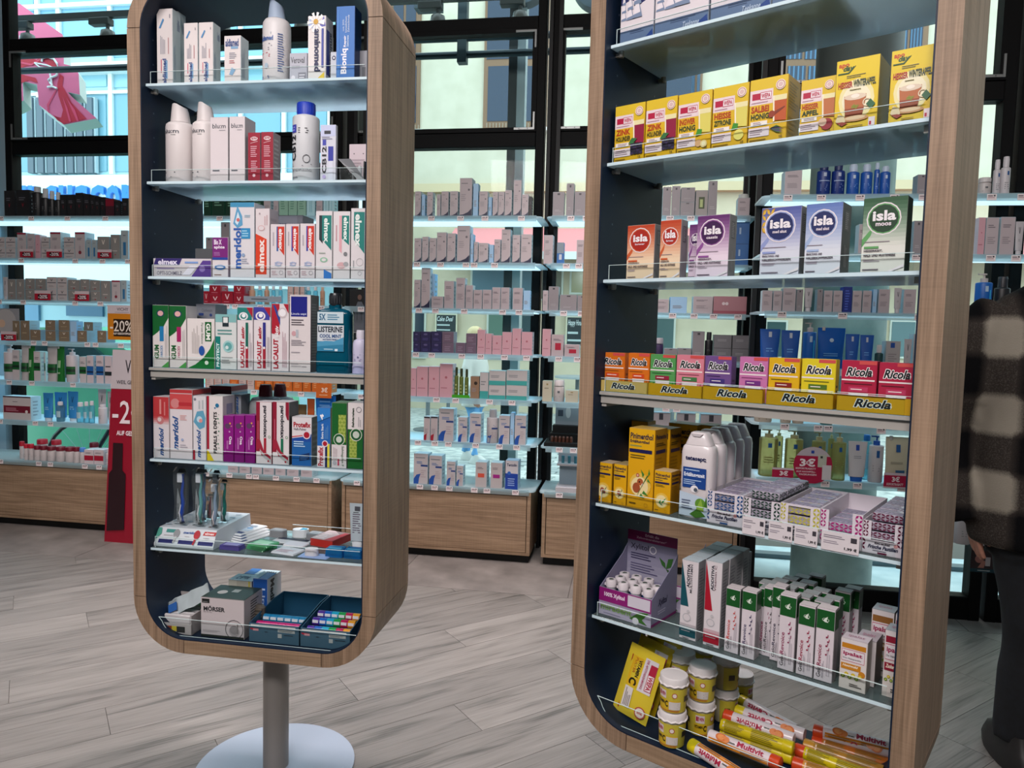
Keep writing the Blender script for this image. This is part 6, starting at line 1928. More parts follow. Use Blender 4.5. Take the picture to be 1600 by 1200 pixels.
# style: (front, side, print, words); backlit fronts and daylit sides put into the colours
ST = {
    'nw': (PW, '#c4d4dc', SWN, 'white carton with navy swoosh'),
    'pl': ('#b4a8ac', '#b8ccd4', [_l, _l2], 'plain pale carton'),
    'gr': ('#8c868a', '#9cacb4', [('r', .4, .88, .62, .95, '#3c3a40'), ('l', .2, .2, .8, .3, 2, '#a8a2a6')], 'grey carton'),
    'gg': ('#98928f', '#9cacb4', [('r', .25, .3, .75, .75, '#3a4a24'), ('r', .35, .36, .6, .66, '#a8b878')], 'grey carton with green window'),
    'sl': ('#77777c', '#5c5e64', [('l', .2, .5, .8, .7, 2, '#a0a0a4')], 'silver grey carton'),
    'lb': ('#9cc4e4', '#8cc4ec', [_l], 'slim pale blue carton'),
    'pk': ('#c89aa4', '#d4c0c8', [('l', .1, .25, .9, .32, 1, '#a8707c'), ('c', .5, .6, .1, '#a8606c')], 'rose pink carton'),
    'mv': ('#6c5a6c', '#8c8c9c', [('l', .2, .2, .8, .7, 3, '#8c7a8c')], 'mauve carton'),
    'dp': ('#241f4c', '#4c4a6c', [('c', .5, .75, .2, '#5c5480', .5), ('l', .2, .15, .8, .4, 2, '#4c4680')], 'dark violet carton'),
    'tq': ('#b8b4b4', '#a8ccd0', [('r', 0, 0, 1, .3, '#3c9c98'), ('l', .1, .5, .8, .7, 2, '#7c8084')], 'white carton with turquoise band'),
    'cw': ('#b8b2b4', '#b4ccd8', SWB, 'white carton with blue swoosh'),
    'rw': ('#b4aaac', '#b8ccd4', [('p', [(0, 0), (.4, 0), (.5, .3), (0, .2)], '#98182c'), ('r', 0, .94, 1, 1, '#2c2a30'), _l], 'white carton with dark red swoosh'),
    'br': ('#8c7058', '#6c5848', [('c', .6, .7, .2, '#2c2018'), _l], 'brown carton'),
    'po': ('#b4acac', '#b8ccd4', [('r', .2, .4, .8, .56, '#c8503c'), _l2], 'pale carton with orange red mark'),
    'pm': ('#b4acac', '#b8ccd4', [('r', .2, .4, .8, .54, '#98207c'), _l2], 'pale carton with magenta mark'),
    'ts': ('#c4c0c4', '#9cb4cc', [('r', 0, 0, 1, .55, '#143c98'), T3('Terzolin', .1, .8, .9, .9, '#14284c'), ('c', .3, .56, .14, '#2c64b8'), ('l', .2, .1, .8, .4, 4, '#8ca4d4')], 'white and blue carton'),
    'bc': ('#1c64a8', '#2c7cc0', [('r', 0, .5, 1, 1, '#7c8c98'), ('r', .3, .2, .7, .45, '#c0c8d0')], 'blue and grey carton'),
    'bx': ('#1c5c9c', '#1c4c84', [('r', .2, .45, .3, .75, '#9cb8d4'), ('r', .45, .45, .55, .75, '#9cb8d4')], 'bright blue carton'),
    'rd': ('#8c0c24', '#a43448', [('p', [(.3, .8), (.38, .8), (.5, .5), (.62, .8), (.7, .8), (.54, .4), (.46, .4)], '#d8c0c4'), ('l', .2, .15, .8, .25, 1, '#c07c88')], 'crimson carton'),
    'rdj': ('#b4a4a8', '#c4b8bc', [('r', .3, .3, .8, .62, '#a81434'), _l2], 'white carton with red patch'),
    'cr': ('#b8b4a0', '#a8b4a8', [('l', .2, .6, .8, .7, 1, '#7c7864'), ('r', .4, .8, .6, .88, '#8c7c4c')], 'cream carton'),
    'rs': ('#a87880', '#b89098', [('r', 0, 0, 1, .2, '#98505c'), ('c', .3, .6, .05, '#d8c8cc'), ('c', .4, .6, .05, '#d8c8cc')], 'wide rose carton'),
    'wd': ('#b8b0b4', '#a8c8d4', [('r', .4, .82, .62, .98, '#3c3c44'), ('r', .12, .3, .88, .6, '#77777c')], 'pale carton with dark square'),
    'bk': ('#16171b', '#24272c', [('l', .2, .6, .8, .75, 2, '#5c5c64'), ('p', [(.4, .55), (.5, .35), (.6, .55), (.5, .45)], '#7c1c2c')], 'black carton'),
    'bkr': ('#3c1420', '#24272c', [('r', 0, .6, 1, 1, '#7c1028')], 'black and red carton'),
    'vw': ('#b8b0b0', '#b8ccd4', V + [('r', .05, .5, .95, .56, '#4c4a54'), ('l', .2, .15, .8, .3, 2, '#8c8688')], 'white carton with a V and dark line'),
    'vr': ('#b8aeb0', '#b8ccd4', [('r', 0, .93, 1, 1, '#8c1434'), ('l', .2, .7, .8, .8, 2, '#6c646c'), ('p', [(.4, .5), (.6, .5), (.6, .2), (.4, .2)], '#a89ca0'), ('c', .5, .25, .16, '#7c2434')], 'white carton with dark red top edge'),
    'vb': ('#9ca8ac', '#b8d4e4', [('l', .3, .8, .7, .86, 1, '#5c646c'), ('r', .3, .15, .7, .6, '#2c6c98')], 'slim carton with blue ampoule print'),
    'vg': ('#85827f', '#9cb4bc', VW_ + [('l', .2, .3, .8, .4, 1, '#b8b0ac'), ('c', .5, .2, .06, '#98303c')], 'taupe grey carton with a V'),
    'vd': ('#7c6c58', '#8cb0c0', VW_ + [('l', .2, .35, .8, .42, 1, '#b8a888')], 'bronze carton with a V'),
    'gn': ('#c4bcbe', '#a8c4c4', [('r', 0, .35, 1, .62, '#145c2c'), ('r', 0, .42, 1, .5, '#0c2c1c'), _l2], 'white carton with dark green band'),
    'bb': ('#c8bcc0', '#a8c4d4', [('r', 0, .3, 1, .62, '#1c5c9c'), ('r', 0, .38, 1, .44, '#14284c'), _l2], 'white carton with blue band'),
    'kb': ('#c8bcc0', '#a8c4d4', [('r', 0, .3, 1, .44, '#182428'), ('r', .1, .6, .8, .64, '#30343c')], 'white carton with black band'),
    'rb': ('#c8bcc0', '#c8ccd4', [('r', 0, .25, 1, .6, '#a01030'), _l2], 'white carton with crimson band'),
    'ww': ('#c0b8b8', '#b0d0dc', [('r', .02, .3, .98, .6, '#6c1028'), ('r', 0, .95, 1, 1, '#3c1c28'), ('l', .1, .36, .6, .52, 3, '#b87c8c'), ('c', .85, .36, .05, '#d8d0cc'), ('l', .35, .75, .65, .8, 1, '#6c666c')], 'wide white ampoule box with dark red band'),
    'ow': ('#c0aaa4', '#c4d0d4', [('r', 0, 0, .1, 1, '#a84c24'), ('l', .2, .2, .9, .7, 4, '#9c8c8c')], 'white carton with orange edge'),
    'or': ('#c4601c', '#c87c3c', [('l', .2, .2, .8, .5, 3, '#d89c64'), ('c', .6, .7, .06, '#e0b080')], 'orange carton'),
    'dg': ('#0c3424', '#1c5c44', [('l', .2, .4, .8, .7, 3, '#6c9c84')], 'dark green carton'),
    'pg': ('#8cb4a0', '#a4d0c0', [('l', .2, .3, .8, .7, 4, '#5c8c78')], 'pale green carton'),
    'aq': ('#a8d0d8', '#b4e4ec', [('l', .3, .2, .7, .9, 2, '#7cb4c0', 1)], 'clear aqua pack'),
    'db': ('#14287c', '#1c3c9c', [('l', .2, .1, .8, .9, 8, '#4c64c0')], 'deep blue carton'),
    'sv': ('#a8a4a4', '#b4c4cc', [('r', .3, .78, .6, .95, '#1c4c9c'), ('l', .15, .3, .85, .6, 4, '#8c8488')], 'pale carton with blue tab'),
}
# round or soft packs: (kind, body, cap, print, words)
BT = {
    'oil': ('pump', OILCLR, '#a8a478', [('r', .4, .78, .6, .9, '#14508c'), ('l', .2, .35, .8, .55, 3, '#8c944c')], 'cleansing oil pump bottle'),
    'wp': ('pump', '#c8c0c4', '#c8c4c8', [('r', 0, .3, 1, .6, '#145c2c'), ('r', 0, .4, 1, .5, '#0c2c1c')], 'white pump bottle with green band'),
    'blp': ('pump', '#0c5cae', '#b8b0ac', [('r', .42, .75, .6, .92, '#a8c0d8'), ('r', .7, .1, .78, .8, '#3cb4e4')], 'blue pump bottle with beige pump'),
    'wbp': ('pump', '#b8b8bc', '#1450a8', [('r', .4, .7, .6, .9, '#14508c'), ('l', .2, .3, .8, .5, 3, '#8c9098')], 'white bottle with blue pump'),
    'bb2': ('cap', '#1450a4', '#b8c8dc', [('r', .4, .75, .58, .9, '#b8c8dc'), ('l', .2, .3, .8, .55, 4, '#5c8cd0')], 'blue bottle with pale cap'),
    'bl2': ('cap', '#0c2c74', '#1c2c5c', [('r', .4, .8, .6, .95, '#a8b4cc'), ('r', .1, .6, .9, .64, '#8ca0c8'), ('l', .2, .2, .8, .5, 5, '#4c6ca8')], 'navy blue bottle'),
    'spr': ('cap', '#c4c0c4', '#ccc8cc', [('r', .5, .75, .7, .9, '#14508c'), ('l', .3, .2, .8, .5, 4, '#8c8c90')], 'white spray bottle'),
    'wj': ('cap', '#c0bab8', '#ccc8c8', [('r', .4, .6, .6, .75, '#5c6064'), ('l', .2, .3, .8, .4, 2, '#8c8c90')], 'short white jar'),
    'cb': ('cap', AQUACLR, '#d8d4d8', [('r', .2, .3, .8, .7, '#a8c8d4')], 'clear bottle with white cap'),
    'cbb': ('cap', AQUACLR, '#1c6cb0', [('r', .2, .3, .8, .7, '#8cc4dc')], 'clear aqua bottle with blue cap'),
    'sk': ('cap', '#b48a70', '#c8b09c', [('l', .3, .3, .7, .6, 2, '#7c5c4c')], 'skin coloured flacon'),
    'wb': ('cap', '#c4c0c4', '#ccc8cc', [('l', .3, .3, .7, .6, 3, '#9c9ca0')], 'white bottle'),
    'cwb': ('cap', '#b8b2b4', '#bcb8bc', SWB, 'white bottle with blue swoosh'),
    'kbw': ('cap', '#141519', '#c0c4c8', [('l', .3, .3, .7, .6, 3, '#5c5c60')], 'black bottle with white cap'),
    'kb2': ('cap', '#141519', '#24262c', [('l', .3, .5, .7, .6, 2, '#5c5c60')], 'black bottle'),
    'rc': ('cap', '#c4bcbc', '#b81c34', [('l', .2, .3, .8, .6, 3, '#9c8c90')], 'white roll on with bright red cap'),
    'drc': ('cap', '#c4bcbc', '#6c0c24', [('l', .2, .3, .8, .6, 3, '#9c8c90')], 'white roll on with wine red cap'),
    'buc': ('cap', '#c4bcbc', '#4c84cc', [('l', .2, .3, .8, .6, 3, '#9c8c90')], 'white roll on with sky blue cap'),
    'grn': ('cap', GRNCLR, '#d4d8d4', [('r', .2, .2, .8, .6, '#5c8c3c')], 'green jar with white lid'),
    'vj': ('cap', '#3c2c54', '#a8a4ac', [], 'violet jar with grey lid'),
    'ol': ('cap', '#5c6c2c', '#3c4420', [('l', .3, .2, .7, .7, 3, '#a8b074')], 'olive green bottle'),
    'te': ('cap', '#0c5c5c', '#0c4444', [('l', .3, .2, .7, .7, 3, '#5ca4a4')], 'teal jar'),
    'crb': ('cap', '#b8a898', '#b8a898', [('l', .2, .1, .8, .4, 3, '#8c7c74')], 'beige bottle'),
    'dr': ('cap', '#1c4448', '#ccc8c8', [('r', .2, .1, .8, .5, '#b8b4b4')], 'dropper bottle'),
    'lt': ('tube', '#2c84c4', '#c8dce8', [('p', [(.36, .8), (.42, .8), (.5, .64), (.58, .8), (.64, .8), (.53, .58), (.47, .58)], '#143c64'), ('l', .2, .3, .8, .45, 2, '#8cc0e0')], 'light blue tube standing on its cap'),
    'bt': ('tube', '#0c50a4', '#0c4890', [('r', .42, .76, .6, .92, '#b8c0cc'), ('l', .25, .3, .75, .45, 2, '#5c94d4')], 'deep blue tube'),
    'wt': ('tube', '#b4b0b4', '#bcb8bc', [('p', [(.36, .8), (.42, .8), (.5, .64), (.58, .8), (.64, .8), (.53, .58), (.47, .58)], '#2c2c34'), ('l', .3, .3, .7, .4, 2, '#8c8c90')], 'silver white tube'),
    'wtb': ('tube', '#c0c0c4', '#1c5cb4', [('r', .38, .74, .6, .9, '#14409c'), ('l', .25, .5, .75, .6, 2, '#8c9098')], 'white tube with blue cap'),
    'ot': ('tube', '#a84c1c', '#a84c1c', [('l', .3, .3, .7, .5, 2, '#d8a884')], 'burnt orange tube'),
    'gp': ('pouch', '#1c6c2c', None, [('r', .3, .4, .7, .6, '#8cb48c'), ('l', .3, .2, .7, .3, 1, '#8cb48c')], 'green refill pouch'),
    'wgp': ('pouch', '#b4b0b0', None, [('r', 0, .25, 1, .5, '#145c2c'), ('r', 0, .32, 1, .4, '#0c2c1c')], 'crumpled white pouch with green band'),
    'bp': ('pouch', '#0c54a8', None, [('c', .5, .7, .08, '#a8c0d4'), ('l', .2, .3, .8, .4, 2, '#4c8cc8')], 'large blue refill pouch'),
    'cp': ('pouch', '#c0bca4', None, [('r', .42, .68, .6, .84, '#14508c'), ('r', .4, .2, .8, .3, '#2c5c84'), ('l', .2, .4, .8, .5, 1, '#9c9884')], 'cream refill pouch'),
    'bpo': ('pouch', '#1c6cc4', None, [('l', .2, .7, .8, .9, 2, '#5c9cdc')], 'bright blue pouch'),
    'brp': ('pouch', '#5c4c34', None, [('l', .2, .3, .8, .6, 3, '#8c7c5c')], 'brown pouch'),
}
USED = {}
LABN = {}


def wlabel(words, unit, shelf):
    k = (words, unit, shelf)
    LABN[k] = LABN.get(k, 0) + 1
    return k, LABN[k]


SHN = ['top', 'second', 'third', 'fourth', 'fifth', 'sixth', 'lowest']
PENDING = []


def reg(o, words, unit, i, cat):
    k = (words, unit, SHN[i])
    PENDING.append((o, k, cat))
    return o


def row(fr, i, unit, items, zs=WZ):
    z = zs[i]
    for it in items:
        st, x0, x1, yt = it[:4]
        e = it[4] if len(it) > 4 else .02
        n = it[5] if len(it) > 5 else 1
        if st in ST:
            c, sc, ops, words = ST[st]
            w, h, p = ring_fit(fr, z, x0, x1, yt, e, 0)
            dep = min(.055 if w < .06 else .08, .3 - e)
            p = p + fr.dn * (dep / 2)
            for j in range(n):
                hh = h / n - .001
                key = (st, round(w, 3), round(hh, 3))
                if key not in USED:
                    q = carton_mesh(round(w, 3) - .0012, round(hh, 3), dep, c, ops, sc, (('l', .2, .15, .8, .85, 5, '#8ca4b0'),), sc)
                    o = q.build('cosmetics_carton')
                    USED[key] = o.data
                else:
                    o = bpy.data.objects.new('cosmetics_carton', USED[key])
                    COL.objects.link(o)
                o.location = p + Vector((0, 0, j * (round(hh, 3) + .0012)))
                o.rotation_euler = (0, 0, fr.yaw + R.uniform(-.03, .03))
                reg(o, words + (' (upper)' if j == 1 else ' (lower)' if n == 2 else ''), unit, i, 'box')
        else:
            kind, c, cc, ops, words = BT[st]
            ysh = it[6] if len(it) > 6 else None
            if kind in ('cap', 'pump'):
                if ysh is None:
                    hpx = fr_bottom(fr, z, (x0 + x1) / 2, e) - yt
                    ysh = yt + hpx * (.28 if kind == 'cap' else .3)
                cw = {'cap': (.62, .6), 'pump': (.45, .4)}[kind]
                if st in ('rc', 'drc', 'buc', 'grn', 'vj', 'wj', 'te'):
                    cw = (.96, .92)
                o = bottle(fr, z, x0, x1, yt, ysh, e, c, ops, words, kind if kind == 'pump' else None, cw, capcol=cc, roundness=.006, sy=.9, seg=16, name='pump_bottle' if kind == 'pump' else 'jar' if 'jar' in words else 'bottle')
                reg(o, words, unit, i, 'jar' if 'jar' in words else 'bottle')
            elif kind == 'tube':
                o = squeeze_tube(fr, z, x0, x1, yt, e, c, ops, words, capcol=cc, caph=.022, thick=.45)
                reg(o, words, unit, i, 'tube')
            else:
                w, h, p = ring_fit(fr, z, x0, x1, yt, e, .03)
                q = MB()
                n_ = 6
                rings = []
                for t in (0, .1, .35, .6, .85, .93, 1):
                    th = .018 * max(.05, math.sin(math.pi * (.5 + .5 * t)) if t < .95 else .05)
                    rings.append([(w / 2 * (1 - .05 * math.sin(5 * t)) * math.cos(2 * math.pi * j / 14), th * math.sin(2 * math.pi * j / 14) * (1 + .15 * math.sin(9 * t + j)), h * t) for j in range(14)])
                q.loft(rings, mat(c, .25))
                draw(q, ops, lambda x, y, l: (-w / 2 + x * w, -.0185 * max(.06, math.cos(math.pi * .5 * y)) * math.sqrt(max(0, 1 - (2 * x - 1) ** 2)) * 1.15 - .002 - l * EPS, y * h), w, h, curved=True)
                if 'refill' in words:
                    q.lathe([(0, h * .93), (.007, h * .93), (.007, h * .99 + .006), (0, h * .99 + .006)], '#b8b4b0', 10, cx=-w * .3)
                o = q.build('refill_pouch', loc=p, rz=fr.yaw, smooth=50)
                reg(o, words, unit, i, 'pouch')


def fr_bottom(fr, z, x, e):
    u = fr.u_at(x, fr.df + e, z)
    q = fr.w(u, fr.df + e, z) - CP
    return 600 - FPX * q.dot(CU) / q.dot(CW)


MU, LU, SU, FU, DU = 'middle wall unit', 'far left wall unit', 'unit behind left cabinet', 'fourth wall unit', 'unit at right window'
row(WF, 0, MU, [('nw', 648, 657.5, 299), ('lb', 658.5, 664, 304), ('nw', 666.6, 676, 300), ('pl', 682, 688, 303.7), ('nw', 689, 700.7, 299), ('nw', 702.5, 715, 298.6), ('nw', 717.5, 737, 278.4), ('lb', 738.5, 746.5, 287), ('nw', 748, 761.5, 299), ('lb', 762.7, 768.4, 308),
                ('nw', 769, 777.3, 300), ('nw', 778, 787.3, 300), ('nw', 788, 799, 297), ('nw', 801.5, 813.6, 281.5), ('nw', 814.4, 825, 303.5), ('bk', 826, 830.6, 307)])
row(WF, 1, MU, [('nw', 647, 658, 372), ('nw', 659, 669, 370), ('nw', 670.5, 681.4, 372), ('nw', 682, 697.4, 363), ('nw', 698, 711, 364.5), ('nw', 713.6, 733.5, 352.5), ('lb', 734.5, 739, 366), ('nw', 740, 746.4, 378), ('nw', 747, 762.2, 379.7), ('lb', 764, 771, 382.5), ('nw', 771.7, 781.6, 374), ('nw', 782.8, 797, 358.5), ('nw', 800, 811.8, 367), ('nw', 813, 829.9, 366)])
row(WF, 2, MU, [('nw', 646.5, 656.8, 437), ('nw', 657.6, 671.5, 418.4), ('lb', 674, 679, 428, .06), ('pl', 674, 692.4, 463), ('pl', 693.5, 708.5, 439), ('pl', 712, 726, 434), ('pl', 727, 738.7, 445.5), ('pl', 739.5, 753, 452.8), ('pl', 753.7, 767.9, 452.8), ('pl', 768.4, 781.3, 449), ('pl', 782, 795.5, 449), ('pl', 800.7, 816.4, 449.7), ('lb', 817, 827.8, 454)])
row(WF, 3, MU, [('dp', 645, 656, 518, .02, 2), ('dp', 656.8, 672.3, 518, .02, 2), ('dp', 673, 689.6, 518, .02, 2), ('mv', 690.4, 708.5, 518, .02, 2), ('mv', 711.8, 726.8, 535.4), ('mv', 727.5, 743.8, 520.7, .02, 2), ('pk', 745, 757.5, 515), ('pk', 758, 768, 521), ('pk', 768.6, 783.4, 524), ('pk', 783.9, 798.9, 518.6), ('pk', 799.6, 813.3, 513), ('pk', 814, 831, 518.6)])
row(WF, 4, MU, [('pk', 641, 650, 575), ('pk', 650.7, 668.3, 572.7), ('pk', 669, 685.7, 572.7), ('pk', 686.4, 706.7, 568.3), ('ol', 709, 715, 574, .03), ('ol', 716.5, 723, 576, .03), ('ol', 725, 731, 577, .03), ('br', 734.3, 748.3, 588), ('tq', 749.3, 762.7, 581.7), ('tq', 763.3, 789.3, 579, .02, 2), ('tq', 790.7, 823.3, 578, .02, 2)])
row(WF, 5, MU, [('rw', 661.7, 671.7, 650.7), ('rw', 672.3, 683.3, 650.7), ('cw', 685, 708.3, 638.3), ('cw', 715, 729.3, 651.7), ('cw', 733.3, 751, 646), ('cwb', 758.3, 777.3, 640, .02, 1, 653), ('cw', 778.8, 795.7, 649.3), ('lb', 796.5, 802.5, 645), ('cw', 803.3, 821, 649)])
row(WF, 6, MU, [('cw', 646, 668.3, 708.3), ('cw', 670, 690, 711.7), ('cw', 697.3, 711, 721), ('cw', 712.7, 723.3, 727.7), ('po', 742.3, 760, 721.7), ('pm', 766, 784.3, 722.7), ('ts', 789, 809.3, 719.3)])
# green display base under the olive bottles
a, b = WF.u_at(706.5, .02, WZ[4]), WF.u_at(733.5, .02, WZ[4])
q = MB()
q.box(-(b - a) / 2, (b - a) / 2, -.004, 0, 0, .018, '#3c9c1c')
q.box(-(b - a) / 2, (b - a) / 2, 0, .09, 0, .001, '#3c9c1c')
tag(q.build('display_tray', loc=WF.w((a + b) / 2, .02, WZ[4] + .0006), rz=WF.yaw), 'bright green shelf tray holding three olive bottles', 'tray')

row(WF, 0, FU, [('gr', 862.7, 880.7, 300), ('gr', 884, 896.2, 286.7), ('gr', 897, 913.8, 300), ('gr', 915, 927, 296), ('gr', 1034, 1047.4, 292), ('gr', 1048.7, 1062, 290.7), ('gr', 1062.6, 1084.7, 293.4, .02, 2), ('gg', 1085.6, 1104.8, 297.4), ('gr', 1105.6, 1119.4, 282.7), ('pl', 1152, 1171, 309), ('grn', 1153, 1170, 303, .1)])
row(WF, 1, FU, [('pl', 849, 863.4, 367.5), ('bc', 869.4, 880.7, 379), ('pl', 900, 914, 375), ('gr', 1030, 1050, 370), ('gr', 1060, 1075, 368), ('bx', 1140, 1169, 347, .02, 2)])
row(WF, 2, FU, [('pl', 847.4, 855.7, 454), ('gr', 856.5, 872.5, 447.6), ('gr', 874.3, 900.9, 460.5), ('gr', 901.7, 916, 461.8), ('pl', 1024.7, 1044.7, 467), ('lb', 1046, 1072.7, 464), ('pl', 1082, 1112.8, 463), ('rs', 1114, 1166, 463)])
row(WF, 3, FU, [('pk', 846.6, 860, 514), ('rdj', 860.8, 880, 522.5), ('rdj', 881.5, 904.8, 538), ('vj', 1021, 1036, 528), ('gr', 1037, 1057.5, 544), ('gr', 1058.5, 1080, 544), ('gr', 1080.7, 1099.4, 517.6), ('kb2', 1100.5, 1113, 519), ('sl', 1114, 1142, 523, .02, 2), ('sl', 1142.7, 1169, 523.5, .02, 2)])
row(WF, 4, FU, [('cr', 846.7, 861.7, 595), ('wj', 863.7, 881, 594), ('cr', 882.7, 903, 610), ('rd', 1021, 1052, 612), ('rd', 1054, 1085, 612), ('pl', 1092, 1120, 600)])
row(WF, 5, FU, [('wd', 1016, 1045, 644), ('wd', 1055, 1085, 645), ('wd', 1092, 1125, 647)])
row(WF, 6, FU, [('wd', 1030, 1060, 720), ('pl', 1070, 1090, 725)])
row(WF, 0, SU, [('dg', 318, 330, 302), ('dg', 331, 351, 298), ('dg', 352, 371, 300), ('dg', 372, 391, 300), ('dg', 392, 411, 300), ('pl', 412, 423, 302), ('pl', 427, 435, 304), ('pg', 436, 450, 302), ('pg', 451, 464, 302), ('pg', 465, 478, 302), ('aq', 479, 492, 302), ('pl', 494, 504, 304), ('aq', 505, 513, 302), ('aq', 514, 522, 302)])
row(WF, 1, SU, [('gr', 321.6, 332, 371), ('gr', 345, 359, 347), ('pl', 432, 450, 362), ('pl', 455, 470, 358)])
row(WF, 2, SU, [('rd', 318, 326.5, 455), ('rd', 327, 345, 445, .02, 2), ('rd', 346, 363.8, 455), ('rd', 364.7, 381.6, 445, .02, 2), ('sk', 388, 396.6, 444, .06), ('cb', 401, 408, 444, .06), ('sk', 411.6, 419, 444, .06), ('cb', 423, 429, 444, .06), ('cb', 434, 440, 444, .06), ('ow', 449, 457.5, 446), ('ow', 459, 467, 446), ('ow', 468.5, 475.5, 446), ('cb', 477, 484, 445), ('cb', 488, 495, 445), ('sk', 499, 506, 445)])
row(WF, 4, SU, [('ow', 320.7, 333, 584), ('ow', 334, 345.7, 584), ('ow', 346.7, 358, 584), ('or', 359, 371.5, 584), ('ow', 372.2, 384, 584), ('ow', 385, 397, 584), ('or', 398, 412.5, 583), ('or', 413.5, 426, 583), ('or', 426.8, 442, 583), ('or', 443, 456.5, 583), ('or', 457.3, 472, 583), ('or', 473, 485.7, 583), ('or', 487, 500, 583), ('or', 501, 518, 583)])
row(WF, 5, SU, [('brp', 459, 477, 632), ('ot', 478.5, 490.5, 623), ('bpo', 492, 522, 618)])
row(WF, 6, SU, [('pl', 356, 372, 724), ('pl', 374, 391, 725), ('pl', 393, 409, 725), ('pl', 411, 428, 726), ('pl', 430, 446, 727), ('pl', 448, 466, 727), ('pl', 470, 488, 728)])
row(WF, 0, LU, [('bk', 7, 22.7, 298), ('bk', 26, 46.6, 296.8), ('kbw', 47.4, 61, 291, .02, 1, 300), ('kbw', 62, 73, 294, .02, 1, 309), ('kbw', 74, 83, 298, .02, 1, 311), ('kbw', 84, 93, 300, .02, 1, 312), ('bk', 94, 104.3, 304), ('bk', 104.9, 117, 304), ('bk', 118, 129.8, 301.3), ('bk', 130.6, 140.7, 303.4), ('bk', 141.3, 148, 305), ('bk', 148.6, 156, 307), ('bk', 157, 164.5, 308), ('bkr', 165, 178.6, 310.6), ('bk', 179.5, 188, 314), ('bk', 190.5, 200.4, 309.8)])
row(WF, 1, LU, [('vw', -6, 8.4, 370.6, .02, 2), ('vw', 9.3, 24.8, 370.6, .02, 2), ('vr', 27.4, 41.8, 363.4), ('pl', 43, 54.6, 365), ('pk', 55.4, 63, 367), ('vw', 64.8, 77.8, 370.6, .02, 2), ('vr', 78.6, 95, 362.6), ('vw', 100, 116.5, 370.6, .02, 2), ('vr', 117.3, 133.3, 362.6), ('vb', 135, 143, 374.6), ('vb', 144, 151.4, 374.6), ('vg', 152.4, 170.6, 369.8), ('vg', 173, 187.5, 366.6), ('vb', 189, 200.4, 360)])
row(WF, 2, LU, [('wt', 4, 11.5, 433), ('vg', 12.2, 25.3, 436), ('vg', 26, 38.6, 436), ('vg', 40, 55.4, 435, .02, 2), ('vg', 56, 72.5, 435, .02, 2), ('vw', 73.3, 88.7, 433, .02, 2), ('vw', 89.8, 105.3, 433, .02, 2), ('vg', 106.6, 124.7, 437, .02, 2), ('vg', 125.8, 140, 436, .02, 2), ('vg', 141, 157, 438, .02, 2), ('vg', 157.8, 172.7, 438.5), ('vr', 174.6, 187.9, 438), ('vb', 189, 198, 438)])
row(WF, 3, LU, [('vd', 20, 31.5, 500.8), ('vd', 32.3, 46.6, 500.8), ('vd', 47.3, 63.8, 515), ('vd', 71, 87, 500, .02, 2), ('vd', 92, 108.8, 500, .02, 2), ('lb', 109.8, 120, 502), ('vd', 121, 136.5, 516.5), ('vd', 131, 145.5, 503, .09), ('vd', 152, 166, 516.5)])
row(WF, 4, LU, [('wp', 2, 18.8, 539, .02, 1, 550), ('gn', 19.8, 31, 546.5), ('wgp', 32, 42.5, 539), ('gp', 43, 52.5, 540.5), ('gn', 53.3, 63.8, 548.8), ('gn', 64.5, 71.5, 550, .05), ('wgp', 72.8, 87, 541), ('gp', 87.8, 98.5, 541), ('wp', 99.5, 116, 545, .02, 1, 555), ('gn', 124.5, 135.3, 557), ('bb', 136, 146.7, 555.5), ('bb', 150.5, 162, 555.5), ('kb', 164, 175.5, 556), ('rb', 180.5, 190, 552), ('rb', 191, 203, 554)])
row(WF, 5, LU, [('ww', 5, 48.8, 618.5), ('lt', 65, 81, 614), ('lt', 82, 102, 613, .05), ('cb', 85.5, 96, 628, .02, 1, 634), ('lt', 103.5, 120, 611.8, .05), ('cb', 117, 127.5, 629, .02, 1, 636), ('cb', 129, 136.5, 628, .02, 1, 635), ('cb', 137.5, 145, 627, .02, 1, 634), ('wt', 151.5, 164.5, 608, .06), ('wb', 150.8, 163, 632, .02, 1, 637), ('wt', 167, 176, 612, .06)])
row(WF, 6, LU, [('rc', 29, 35.5, 690, .05), ('rc', 36, 42, 694), ('rc', 43, 50, 694), ('drc', 51, 60, 696.5), ('drc', 60.6, 70, 697), ('drc', 71, 82.5, 698), ('drc', 84, 97, 698.5), ('drc', 98.5, 112, 699), ('drc', 113, 121.5, 699), ('buc', 122.5, 130.5, 700), ('rb', 131.5, 146, 702.5), ('rb', 147, 162, 702.5), ('wb', 163.5, 172, 702), ('rc', 54, 68, 687, .13), ('rc', 77, 90, 688, .13), ('drc', 137, 149, 692, .13)])
row(DF, 0, DU, [('pl', 1225, 1252, 266), ('bl2', 1277, 1298.6, 250, .02), ('bl2', 1300, 1321, 250, .02), ('bb2', 1324, 1343.5, 256, .02, 1, 268), ('bb2', 1345.5, 1364, 256, .02, 1, 268), ('bb2', 1365, 1374, 254, .05, 1, 265), ('bb2', 1375.5, 1392, 259, .02, 1, 268), ('gr', 1432, 1449, 273), ('wj', 1531, 1551, 277), ('spr', 1552, 1563.5, 249, .03), ('spr', 1564.5, 1579, 244, .02)])
row(DF, 1, DU, [('pl', 1340, 1352, 350), ('gr', 1425, 1440, 345), ('pk', 1526, 1537, 340), ('pl', 1538, 1558, 340), ('pl', 1560, 1583, 339), ('wt', 1585, 1598, 346)])
